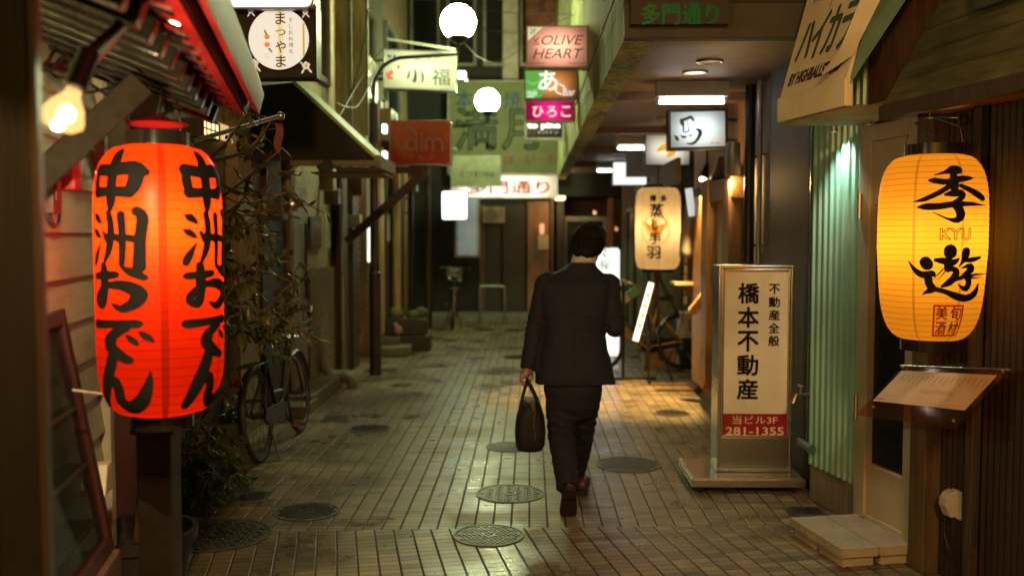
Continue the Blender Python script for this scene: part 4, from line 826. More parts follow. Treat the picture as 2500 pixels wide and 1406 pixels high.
mb = MB(); A = at(1040, 412, 10.5); mb.bar(f.p(-.62, -.05, -.1), f.p(W * .62, -.05, -.1), .07, .07); mb.bar(at(1040, 418, 10.5), at(846, 590, 10.5) , .06, .09)
solo(mb, 'timber_bracket', M_dark, 'dark diagonal timber bracket under the unlit red sign', 'bracket', bevel=.004)
for yy in (315, 381):
    A = at(940, yy, 10.55); mb = MB(); mb.rprism(Fr(A, (1, 0, 0)), -.028, .02, -.05, .05, -.03, .03, .018)
    mb.build('bright_clip', em('cool clip glow', (.85, 1, .95), 5), t)  # bright clips that glow by their own emission
# stacked signs on the right-hand building
FXm = FX + .02
t, f, W, H = signbox('pink_sign', 'pink lit sign with thin italic capitals, topmost of the stacked signs', 1285, 63, 1436, 166, 8.8, acr('pink acrylic', (.88, .42, .32)), depth=.16, L=5, rad=.012, lc=(1, .93, .78), spread=(.5, .45), mount=FX, group='stacked projecting signs')
M_bi = pm('brown ink', (.09, .06, .02), .6, bump=0)
letter(t, f, 'OLIVE', W * .585, H * .655, w_=W * .68, h=H * .23, shear=.3, bold=0, mat=M_bi); letter(t, f, 'HEART', W * .515, H * .335, w_=W * .82, h=H * .23, shear=.3, bold=0, mat=M_bi)
mb = MB(); mb.poly([f.p(.013, H - .013, .002), f.p(.013, H * .64, .002), f.p(W * .27, H - .013, .002)]); mb.build('corner_patch', em('pale corner', (.62, .70, .48), .75), t); letter(t, f, '2F', W * .105, H * .87, h=H * .12, z=.004, mat=M_bi)
mb = MB(); mb.fbox(f, .02, W * .3, H * .095, H * .105, .002, .003); mb.fbox(f, W * .68, W - .02, H * .095, H * .105, .002, .003); flat(mb, brush([[(W * .12, H * .58, .003), (W * .16, H * .66, .003), (W * .2, H * .7, .004)], [(W * .2, H * .58, .003), (W * .15, H * .64, .003), (W * .11, H * .70, .004)], [(W * .12, H * .55, .003), (W * .2, H * .56, .004)]], .01, 0), f); mb.build('ornament', M_bi, t)
t, f, W, H = signbox('bar_sign', 'green and brown lit bar sign with white kana below the pink sign', 1280, 170, 1412, 243, 10.5, acr('brown acrylic', (.50, .20, .05)), depth=.14, L=3.2, framem=M_grey, mount=FX, group='stacked projecting signs', spread=(.6, .5))
M_gr = em('green half', (.02, .34, .05), .9); mb = MB(); mb.poly([f.p(.013, .013, .002), f.p(W * .30, .013, .002)] + [f.p(W * (.30 + .22 * math.sin(k * math.pi / 16)), .013 + (H - .026) * k / 8, .002) for k in range(1, 9)] + [f.p(.013, H - .013, .002)]); mb.build('green_half', M_gr, t)
mb = MB(); flat(mb, brush([[(.02, H * .62, .008), (W * .2, H * .52, .014), (W * .38, H * .85, .006)], [(.02, H * .3, .006), (W * .2, H * .3, .012), (W * .36, H * .6, .005)]], .02, 0), f, z=.003); mb.build('swirl_print', em('light green swirl', (.12, .55, .10), .9), t)
M_wl = em('white letter', (1, .98, .9), 1.1)
letter(t, f, 'あ', W * .44, H * .62, h=H * .66, bold=.035, mat=M_wl, z=.004); letter(t, f, 'こ', W * .66, H * .34, h=H * .32, bold=.02, mat=M_wl, z=.004, rot=-.5); letter(t, f, 'Bar', W * .83, H * .24, w_=W * .22, h=H * .25, bold=-.005, mat=M_wl, z=.004); letter(t, f, '2F', W * .14, H * .16, w_=W * .2, h=H * .2, bold=.05, mat=em('mint letter', (.55, .85, .55), .9), z=.005)
t, f, W, H = signbox('magenta_sign', 'bright magenta lit sign with three cream kana', 1282, 246, 1404, 297, 11.1, acr('magenta acrylic', (.80, .012, .26)), depth=.14, L=3.0, framem=M_white, mount=FX, group='stacked projecting signs', spread=(.45, .5))
for ch, x in (('ひ', .26), ('ろ', .53), ('こ', .82)): letter(t, f, ch, W * x, H * .47, h=H * .50, bold=.035, mat=em('cream kana', (1, .78, .62), 1.0), z=.004)
t, f, W, H = signbox('black_sign', 'small black lit sign with fat white letters, lowest of the stacked signs', 1281, 290, 1378, 342, 14.6, pm('black acrylic', (.025, .008, .010), .3, bump=0), depth=.14, framem=M_white, mount=FX, group='stacked projecting signs', border=.03)
letter(t, f, 'to pine', W * .48, H * .64, w_=W * .84, h=H * .36, bold=.045, mat=em('white tube letter', (.9, 1, .97), 1.5), z=.004); letter(t, f, 'トパイン', W * .6, H * .36, w_=W * .5, h=H * .14, bold=.02, mat=em('grey tube letter', (.5, .6, .56), .8), z=.005)
# signs under the overhang
t, f, W, H = signbox('horse_sign', 'white lit sign with one bold brush kanji under the walkway ceiling', 1632, 268, 1778, 367, 8.3, acr('white acrylic', (.76, .84, .84)), depth=.14, L=3.0, framem=M_black, lc=(.92, 1, 1), roll=.02, spread=(.6, .5), mount=1.78, border=.022, group='lit signs along the walkway')
UM = [[(395, 365, 6), (420, 420, 30), (440, 480, 12), (440, 560, 10), (520, 545, 8), (510, 500, 6)], [(420, 385, 20), (500, 360, 20), (550, 340, 22), (590, 390, 15)], [(490, 400, 4), (510, 480, 4)], [(505, 440, 3), (560, 440, 3)], [(505, 490, 3), (550, 490, 3)], [(310, 610, 6), (340, 650, 25), (360, 685, 10)], [(395, 610, 5), (440, 635, 18), (485, 630, 8)], [(515, 605, 4), (545, 618, 12), (565, 605, 4)], [(620, 520, 6), (670, 540, 25), (690, 580, 28), (640, 680, 20), (570, 735, 18), (485, 730, 5)]]
k = W / 880; mb = MB(); flat(mb, brush([[((x - 215) * k, H - (y - 225) * k, r_ * k * 1.1) for x, y, r_ in s_] for s_ in UM], .02, .0002), f, z=.004); mb.build('lettering', pm('charcoal brush ink', (.03, .03, .035), .6, bump=0), t)
letter(t, f, 'AIYA', W * .78, H * .15, w_=W * .16, h=H * .05, mat=pm('rusty ink', (.35, .12, .05), .6, bump=0))
M_wa = acr('cream white acrylic', (.84, .82, .70))
t, f, W, H = signbox('yellow_print_sign', 'white lit sign with a yellow splash, partly hidden behind the horse kanji sign', 1574, 328, 1686, 405, 11.0, M_wa, depth=.14, L=1.9, framem=M_black, mount=1.78, group='lit signs along the walkway')
mb = MB(); flat(mb, brush([[(W * .3, H * .5, .02), (W * .45, H * .6, .04), (W * .6, H * .45, .045), (W * .5, H * .3, .015)]], .02, 0), f, z=.003); mb.build('splash_print', em('amber print', (.85, .42, .02), .9), t)
t, f, W, H = signbox('small_lit_sign', 'plain white lit sign farthest along the walkway ceiling', 1495, 395, 1580, 453, 14.4, em('plain lit panel', (.95, 1, .94), 1.15), depth=.14, framem=M_black, mount=1.78, group='lit signs along the walkway')
t, f, W, H = signbox('grey_sign', 'unlit grey sign with small blue lettering between the lit walkway signs', 1529, 322, 1602, 432, 13.0, pm('grey sign face', (.20, .21, .18), .5), depth=.1, framem=M_grey, mount=1.78, group='lit signs along the walkway')
letter(t, f, 'つばめ', W * .55, H * .62, w_=W * .55, h=H * .1, mat=pm('blue ink', (.02, .07, .25), .5, bump=0), bold=.02)
# far end signs
t, f, W, H = signbox('billboard', 'big dim billboard with blue kanji and outlined brush characters', 1093, 196, 1366, 427, 19.4, pm('billboard cream', (.15, .17, .055), .6, var=.1, dirt=.25), depth=.12, framem=M_grey, border=.03)
M_blu = pm('billboard blue', (.012, .07, .14), .6, bump=0); letter(t, f, '本', W * .15, H * .80, h=H * .19, bold=.03, mat=M_blu); letter(t, f, '焼', W * .58, H * .79, h=H * .19, bold=.02, mat=M_blu)
mb = MB()
g = outline_text('満月', W * .40, .022); flat(mb, g, f, W * .44, H * .49, .003); mb.build('lettering', pm('billboard outline', (.02, .035, .01), .6, bump=0), t)
letter(t, f, 'ば・い・も', W * .74, H * .16, w_=W * .46, h=H * .10, bold=.02, mat=pm('billboard red', (.22, .035, .02), .6, bump=0))
t, f, W, H = signbox('diner_board', 'pale green unlit board with arched emblem under the red sign', 1100, 380, 1223, 456, 17.9, pm('pale green board', (.20, .22, .12), .6, dirt=.25), depth=.1)
letter(t, f, 'えびすDINE', W * .53, H * .40, w_=W * .7, h=H * .22, bold=.03, mat=pm('dark board ink', (.03, .05, .04), .6, bump=0))
mb = MB()
for i in range(3): flat(mb, brush([[(W * (.42 + .17 * i) + .11 * math.cos(R(a)), H * .56 + .16 * math.sin(R(a)), .012) for a in range(0, 181, 20)]], .03, 0), f, z=.003 + i * .0004)
mb.build('arch_emblem', pm('grey arch ink', (.16, .19, .12), .6, bump=0), t)
t, f, W, H = signbox('street_gate_sign', 'wide white lit gate sign with red street name at the end of the alley', 1100, 428, 1362, 484, 18.2, acr('warm white acrylic', (.85, .78, .66)), depth=.25, L=3.4, framem=M_white, spread=(.8, .6))
letter(t, f, '多門通り', W * .54, H * .48, w_=W * .76, h=H * .56, bold=.06, mat=pm('gate sign red', (.62, .03, .02), .5, bump=0))
mb = MB(); mb.tube([f.p(.1, H, -.12), f.p(.1, H + .5, -.12), Vector((-2.3, 18.1, f.O.z + H + .5))], .03, 8); mb.build('bracket', M_grey, t)
t, f, W, H = signbox('square_lit_sign', 'overexposed white square sign on the left under the pale green board', 1078, 466, 1141, 537, 16.6, em('overexposed panel', (.92, 1, 1), 3.0), depth=.16, rad=.04, mount=-2.3)
t, f, W, H = signbox('strip_sign', 'narrow vertical white lit sign behind the dark lamp pole', 895, 540, 915, 642, 12.9, em('cool strip panel', (.86, 1, .86), 1.5), depth=.1, mount=-2.3)
t, f, W, H = signbox('standing_lit_sign', 'white lit standing sign just right of the walking man', 1444, 604, 1515, 905, 13.0, em('standing panel', (.94, 1, .92), 1.15), depth=.2, rad=.06, framem=M_white)
letter(t, f, '桜', W * .45, H * .86, h=.13, mat=pm('green mark', (.03, .22, .06), .6, bump=0), z=.004)
# ================================================================ estate agent's standing sign
Y0 = 6.2; A = at(1750, 1160, Y0); Bq = at(1941, 648, Y0); f = Fr((A.x, Y0, 0), (1, 0, 0)); W = Bq.x - A.x; ht = Bq.z
es = thing('standing_sign', 'steel framed standing sign with black vertical kanji and a red base strip', 'sign', (A.x + W / 2, Y0, 0))
zb = .10
mb = MB(); fw = .020; mb.frame(f, 0, W, zb, ht, -.22, 0, fw); mb.fbox(f, fw, W - fw, zb + fw, ht - fw, -.2, -.05); zl = at(1840, 1068, Y0).z
mb.fbox(f, fw, W - fw, zb + fw, zl, -.05, -.004); mb.frame(f, fw, W - fw, zl + .002, ht - fw - .002, -.03, .004, .016); mb.build('cabinet', M_steel, es, bevel=.004)
i0, i1 = fw + .018, W - fw - .018; zt = ht - fw - .02; zr = at(1840, 1010, Y0).z
mb = MB(); mb.fbox(f, i0, i1, zr, zt, -.02, -.006); mb.build('face_panel', pm('ivory sign face', (.80, .70, .46), .35, var=.06, bump=0, dirt=.3), es)
mb = MB(); mb.fbox(f, i0, i1, zl + .02, zr, -.02, -.005); mb.build('red_strip', pm('crimson strip', (.30, .010, .016), .35, var=.05, bump=0, dirt=.1), es)
fz = lambda py: at(1840, py, Y0).z; fx = lambda px: at(px, 800, Y0).x - A.x
for i, ch in enumerate('橋本不動産'): letter(es, f, ch, fx(1827), fz(716 + 58.5 * i), w_=.130, h=.128, bold=0, strike=.0036, z=-.004)
for i, ch in enumerate('不動産全般'): letter(es, f, ch, fx(1890), fz(706 + 31.5 * i), w_=.068, h=.064, bold=0, strike=.0018, z=-.004)
M_lp = pm('cream letter', (.70, .55, .38), .5, bump=0, dirt=.1)
letter(es, f, '当ビル3F', W / 2, fz(1025), w_=.29, h=.054, bold=.012, z=-.003, mat=M_lp); letter(es, f, '281-1355', W / 2, fz(1052), w_=.375, h=.052, bold=.014, z=-.003, mat=M_lp)
gL, gR = at(1690, 1180, 6.02).x - A.x, at(1968, 1180, 6.02).x - A.x
mb = MB(); mb.fbox(f, gL, gR, .045, .092, -.42, .18); mb.fbox(f, gL + .012, gR - .012, .0925, .098, -.40, .17); mb.build('base_plate', M_steel, es, bevel=.006)
for x in (gL + .06, gR - .06):
    for n in (.12, -.36): mb = MB(); mb.cyl(f.p(x - .012, .022, n), f.p(x + .012, .022, n), .022, 12); mb.fbox(f, x - .016, x + .016, .03, .046, n - .016, n + .016); mb.build('caster', M_black, es, smooth=True)
# ================================================================ ceiling lamps of the walkway
def tube_lamp(px, py, Y, label, L=16):
    C = at(px, py, Y); t = thing('tube_light', label, 'ceiling light', (C.x, C.y, C.z), 'fluorescent ceiling lights')
    w2 = 78 * 7.7 / F; zc = ZS + .12
    mb = MB(); mb.box((C.x, C.y, (C.z + zc) / 2 + .02), (w2 * 2.2, .16, zc - C.z - .03)); mb.build('housing', M_white, t, bevel=.005)
    mb = MB(); mb.cyl((C.x - w2, C.y, C.z), (C.x + w2, C.y, C.z), .016, 12); mb.build('tube', em('fluorescent tube', (1, .96, .95), L), t, smooth=True)
    mb = MB(); mb.box((C.x - w2 - .012, C.y, C.z + .01), (.025, .03, .05)); mb.box((C.x + w2 + .012, C.y, C.z + .01), (.025, .03, .05)); mb.build('end_cap', M_white, t)
tube_lamp(1688, 249, 7.7, 'nearest white tube light on the walkway ceiling above the horse kanji sign'); tube_lamp(1560, 362, 11.8, 'middle white tube light on the walkway ceiling'); tube_lamp(1497, 417, 15.9, 'farthest white tube light on the walkway ceiling')
for px, py, Y, on, lab in ((1697, 209, 7.2, 1, 'lit round downlight in the walkway ceiling'), (1732, 183, 6.75, 0, 'unlit round downlight nearest the front of the walkway ceiling'), (1620, 317, 10.0, 0, 'dim ceiling vent ring in front of the horse kanji sign')):
    C = at(px, py, Y); C.z = ZS + .118; t = thing('downlight', lab, 'downlight', C, 'round ceiling downlights')
    mb = MB(); mb.lathe(C, [(.07, -.004), (.088, -.012), (.095, .0)], 28); mb.build('trim_ring', M_white if on else M_steel, t, smooth=True)
    mb = MB(); mb.add([C + Vector((.07 * math.cos(a), .07 * math.sin(a), -.003)) for a in [k * math.pi / 12 for k in range(24)]], [tuple(reversed(range(24)))]); mb.build('lens', em('warm lens', (1, .86, .55), 2.2) if on else M_black, t)
C = at(1367, 489, 19.6); t = thing('entrance_downlight', 'warm oval ceiling lamp over the doorway at the end of the alley', 'lamp', C)
mb = MB(); mb.lathe(C, [(0, 0), (.09, 0), (.11, .04), (.11, .08), (0, .08)], 24); mb.build('lens', em('warm oval lens', (1, .80, .36), 3), t, smooth=True)
lamp('POINT', t, C - ZUP * .12 - Vector((0, .35, 0)), 15, (1, .58, .24), shadow_soft_size=.1)
# track spotlight at the wooden shopfront
C = at(1717, 437, 9.7); t = thing('track_spotlight', 'small lit track spotlight over the wooden shopfront', 'spotlight', C)
mb = MB(); ax = Vector((-.5, -.35, -1)).normalized(); mb.tube([C - ax * .16, C], [.045, .05], 16); mb.tube([C - ax * .1, C - ax * .1 + ZUP * .3], .012, 8); mb.build('housing', M_black, t, smooth=True)
mb = MB(); mb.sphere(C + ax * .004, .04, 14, (1, 1, .6)); mb.build('lens', em('spot lens', (1, .86, .62), 20), t, smooth='all')
lamp('SPOT', t, C + ax * .06, 1050, (1, .62, .20), rot=aim(Vector((-.22, .02, -1))), spot_size=R(74), spot_blend=.7, shadow_soft_size=.04)
# flood bulb at the left
def bulbglass():
    mt, nt, b = nodes('glowing bulb glass'); out = nt.nodes['Material Output']; em_ = N(nt, 'ShaderNodeEmission'); em_.inputs[0].default_value = (1, .50, .16, 1); em_.inputs[1].default_value = 2.8
    gl = N(nt, 'ShaderNodeBsdfGlossy'); gl.inputs['Roughness'].default_value = .1; tr = N(nt, 'ShaderNodeBsdfTransparent'); m1 = N(nt, 'ShaderNodeMixShader'); m2 = N(nt, 'ShaderNodeMixShader'); m1.inputs[0].default_value = .1; m2.inputs[0].default_value = .6
    nt.links.new(em_.outputs[0], m1.inputs[1]); nt.links.new(gl.outputs[0], m1.inputs[2]); nt.links.new(m1.outputs[0], m2.inputs[1]); nt.links.new(tr.outputs[0], m2.inputs[2]); nt.links.new(m2.outputs[0], out.inputs[0]); return mt
C = at(152, 290, 2.25); t = thing('flood_bulb', 'lit clear flood bulb in a black socket below the ribbed eave', 'lamp', C)
ax = Vector((-.22, -.25, -.8)).normalized(); M3 = ax.to_track_quat('Z', 'Y').to_matrix(); bf = Fr(C - ax * .05, M3.col[0], M3.col[1])
mb = MB(); mb.lathe((0, 0, 0), [(.016, -.03), (.019, -.012), (.038, .016), (.049, .045), (.050, .057), (.035, .072), (0, .079)], 28, fr=bf); mb.build('bulb', bulbglass(), t, smooth='all')
mb = MB(); mb.sphere(C - ax * .012 + CM.col[0] * .006, .020, 14); mb.sphere(C + ax * .014 - CM.col[0] * .006, .014, 12); mb.build('filament', em('filament glow', (1, .72, .34), 14), t, smooth='all')
mb = MB(); mb.lathe((0, 0, 0), [(0, -.13), (.025, -.13), (.028, -.036), (.031, -.03), (.02, -.026)], 20, fr=bf); mb.tube([C - ax * .18, C - ax * .25 + Vector((.05, .1, .06)), at(215, 165, 2.6)], .012, 8); mb.build('socket', M_black, t, smooth=True)
lamp('POINT', t, C + ax * .045 - Vector((0, .0, .012)), 95, (1, .76, .40), shadow_soft_size=.012)
# street lamp of the nearer street, standing behind the viewer
t = thing('street_lamp', 'warm globe street lamp of the nearer street', 'street lamp', (.7, -2.0, 0), 'globe street lamps')
mb = MB(); mb.tube([(.7, -2.0, 0), (.7, -2.0, 3.9)], .05, 12); mb.build('pole', M_black, t, smooth=True)
mb = MB(); mb.sphere((.7, -2.0, 4.15), .25, 20); mb.build('globe', em('warm globe', (1, .51, .18), 340), t, smooth='all')
# ================================================================ manhole covers and drains
M_iron = pm('cast iron', (.055, .05, .043), .32, .7, var=.3, sc=12, bump=.3, bsc=40, dirt=.4)
M_iron_d = pm('dark cast iron', (.10, .09, .07), .5, .35, dirt=.3)
def manhole(px, py, rpx, label, pat):
    C = ground(px, py); r = rpx * (C - CP).dot(CM @ Vector((0, 0, -1))) / F
    t = thing('manhole_cover', label, 'manhole cover', (C.x, C.y, 0), 'manhole covers in the paving'); O = Vector((C.x, C.y, 0))
    mb = MB(); mb.lathe(O, [(r, .001), (r, .006), (r * .93, .006), (r * .92, .002)], 40); mb.build('rim', M_iron_d, t, smooth=True)
    f = Fr((C.x, C.y, .003), (1, 0, 0), (0, 1, 0)); mb = MB(); mb.disc(f, r * .915, 0, 40); mb.build('plate', M_iron_d, t)
    mb = MB(); n = 9; st = 2 * r / n; a0 = .6 if pat == 'bars' else 0
    for i in range(-n, n + 1):
        for j in range(-n, n + 1):
            x, y = (i + .5 * (j % 2)) * st * .62, j * st * .54
            if x * x + y * y > (r * .86) ** 2: continue
            if pat == 'dots': mb.lathe(O + Vector((x, y, .003)), [(st * .2, 0), (st * .17, .0035), (0, .0035)], 8)
            else:
                M = Matrix.Rotation(a0 + (1.57 if (i + j) % 2 else 0) * (pat == 'weave'), 3, 'Z'); mb.box(O + Vector((x, y, .0045)), (st * .5, st * .16, .003), M)
    mb.lathe(O + Vector((0, 0, .003)), [(r * .2, 0), (r * .19, .004), (r * .14, .004), (r * .13, 0)], 20); mb.build('raised_pattern', M_iron, t)
for a in ((750, 1249, 80, 'manhole cover with slanting bars left of centre', 'bars'), (1245, 1205, 84, 'manhole cover with woven bars catching green light left of the walking man', 'weave'), (1193, 1307, 87, 'nearest manhole cover with studs, lit green, at the bottom of the picture', 'dots'),
          (1535, 1134, 80, 'manhole cover right of the walking man, before the standing sign', 'bars'), (1243, 1091, 57, 'manhole cover partly behind the briefcase', 'dots'), (902, 1047, 54, 'dim manhole cover near the bicycle', 'bars'), (1640, 1009, 46, 'manhole cover peeking out left of the steel standing sign', 'dots'),
          (1180, 805, 26, 'far small manhole cover left of the alley centre', 'bars'), (1255, 806, 26, 'far small manhole cover at the alley centre', 'bars'), (1262, 872, 36, 'small manhole cover beside the left elbow of the man', 'bars'), (530, 1306, 132, 'very large dark manhole cover beside the plant pot', 'weave')): manhole(*a)
def drain(px, py, w_, d_, label):
    C = ground(px, py); t = thing('drain_cover', label, 'drain cover', (C.x, C.y, 0), 'square drain covers'); f = Fr((C.x, C.y, .002), (1, 0, 0), (0, 1, 0))
    mb = MB(); mb.frame(f, -w_, w_, -d_, d_, -.001, .006, .018); mb.build('rim', M_iron_d, t); mb = MB(); n = 8
    for i in range(n): x = -w_ + .02 + (2 * w_ - .04) * (i + .5) / n; mb.fbox(f, x - .006, x + .006, -d_ + .018, d_ - .018, 0, .005)
    mb.build('bars', M_iron, t); mb = MB(); mb.fbox(f, -w_ + .018, w_ - .018, -d_ + .018, d_ - .018, -.001, .001); mb.build('pit', M_black, t)
drain(1965, 1249, .11, .09, 'small square drain cover by the concrete step on the right'); drain(620, 1214, .09, .12, 'square drain cover below the shrub on the left'); drain(820, 1022, .12, .12, 'square drain cover behind the bicycle pedal'); drain(980, 940, .11, .1, 'dim square drain cover in the middle of the alley'); drain(930, 905, .2, .12, 'wide drain cover near the foot of the dark lamp pole')
# ================================================================ concrete step blocks at the white door
M_block = pm('cast step block', (.40, .34, .23), .75, var=.12, bump=.3, bsc=120, dirt=.3)
c0 = ground(1927, 1262, .10); 
def nrp(P): q = Vector(P) - NR.O; return q.dot(NR.R), q.dot(NR.N)
xa, na = nrp(c0); xb_, nb_ = nrp(ground(2215, 1330, .10)); xm = nrp(ground(2024, 1303, .10))
wx = (xb_ - xa) / 2; nn = (na - .03) / 2
for i in range(2):
    for j in range(2):
        x0 = xa + wx * i; n0 = .03 + nn * j; lab = ['far inner', 'far outer', 'near inner', 'near outer'][i * 2 + j]
        mb = MB(); mb.fbox(NR, x0 + .003, x0 + wx - .003, .052, .10, n0 + .003, n0 + nn - .003); mb.fbox(NR, x0 + .02, x0 + wx - .02, .002, .0515, n0 + .02, n0 + nn - .02)
        for k in range(4): mb.fbox(NR, x0 + .05 + k * .07, x0 + .075 + k * .07, .062, .082, n0 + nn - .004, n0 + nn + .001)
        solo(mb, 'step_block', M_block, {'far inner': 'pale step block touching the door, behind its neighbours', 'far outer': 'pale step block of the door step nearest the drain cover', 'near inner': 'pale step block of the door step closest to the right wall', 'near outer': 'pale step block of the door step nearest the bottom edge'}[lab], 'step block', group='step blocks at the white door', bevel=.006)
# ================================================================ menu board in clear acrylic
tt, ty = NR.px(2203, 893, .10); t2, y2 = NR.px(2462, 903, .10); bt, by = NR.px(2140, 1030, .36)
T0 = NR.p(tt, ty, .10); T1 = NR.p(t2, y2, .10); Rv = (T1 - T0).normalized(); Uv = (NR.N * -.26 + ZUP * (ty - by)); Uv = Uv - Rv * Uv.dot(Rv); hM = Uv.length; wM = (T1 - T0).length
mf = Fr(T0 - Uv, Rv, Uv); mf.U = mf.U * (hM / .30)
menu = thing('menu_board', 'tilted clear acrylic board holding a printed menu under the amber lantern', 'menu board', mf.p(wM / 2, 0))
mb = MB(); mb.fbox(mf, 0, wM, 0, .295, -.006, 0); mb.build('acrylic_panel', glass('amber acrylic', (1, .62, .25), .08, .22), menu, bevel=.002)
mb = MB(); mb.fbox(mf, .035, wM - .035, .085, .27, .001, .0018); sheet = mb.build('menu_sheet', pm('menu paper', (.50, .28, .12), .6, var=.05, bump=.05, dirt=.2), menu)
mb = MB()
for k in range(17):
    x = wM - .06 - k * (wM - .12) / 17; hh = .025 + .035 * rnd.random(); y = .245
    while hh > 0: l = min(hh, .006 + .004 * rnd.random()); mb.fbox(mf, x - .003, x + .003, y - l, y, .002, .0022); y -= l + .003; hh -= l + .003
for k in range(14): x = wM - .20 - k * .018; mb.fbox(mf, x - .0018, x + .0018, .145 + .01 * rnd.random(), .172, .002, .0022)
for x in range(22): mb.fbox(mf, .12 + x * (wM - .2) / 22, .12 + x * (wM - .2) / 22 + .008, .098, .101, .002, .0022); mb.fbox(mf, .06 + x * (wM - .13) / 22, .06 + x * (wM - .13) / 22 + .01, .122, .1235, .002, .0022)
mb.build('print', pm('menu ink', (.10, .05, .03), .6, bump=0), sheet)
mb = MB(); mb.fbox(mf, .045, .11, .094, .105, .0025, .003); mb.build('red_mark', M_red_paint, sheet)
mb = MB(); mb.cyl(mf.p(-.01, .30, .0), mf.p(wM + .015, .30, 0), .006, 10); mb.build('top_rod', M_steel, menu, smooth=True)
mb = MB()
for x, y in ((.09, .05), (wM - .04, .03), (.02, .29), (wM - .02, .29)): mb.sphere(mf.p(x, y, .003), .007, 10)
mb.build('rivet', M_steel, menu, smooth='all')
mb = MB(); C = mf.p(wM * .42, .14, -.01); wl = NR.px(2330, 960)[0]; mb.bar(C, NR.p(wl, C.z - .02, .03), .03, .02); mb.bar(mf.p(.05, .298, -.012), NR.p(tt + .05, T0.z, .02), .012, .012); mb.build('wall_arm', M_black, menu)
# socket and cable on the brown wall
ox, oy = NR.px(2330, 1232, .03); ob = thing('outdoor_socket', 'ivory outdoor socket with hood low on the brown wall', 'socket', NR.p(ox, oy - .06, .02))
mb = MB(); mb.prism(Fr(NR.p(ox - .03, oy, .018), NR.N, ZUP), [(0, -.06), (.03, -.06), (.055, -.005), (.05, .03), (.03, .055), (0, .065)], -.03, .03); mb.build('hood', M_plast, ob, bevel=.004)
mb = MB(); mb.fbox(NR, ox - .035, ox + .035, oy - .065, oy + .07, .012, .019); mb.build('back_plate', M_plast, ob, bevel=.002)
pt = [NR.px(px, py, .03) for px, py in ((2312, 1245), (2308, 1300), (2330, 1358), (2372, 1352), (2386, 1290), (2380, 1150), (2372, 1060), (2374, 1040))]
mb = MB(); mb.tube(spline_path([NR.p(x, y, .035) for x, y in pt], 5), .0045, 8); solo(mb, 'plug_cable', M_cable, 'black cable hanging in a loop from the ivory outdoor socket', 'cable', smooth=True)
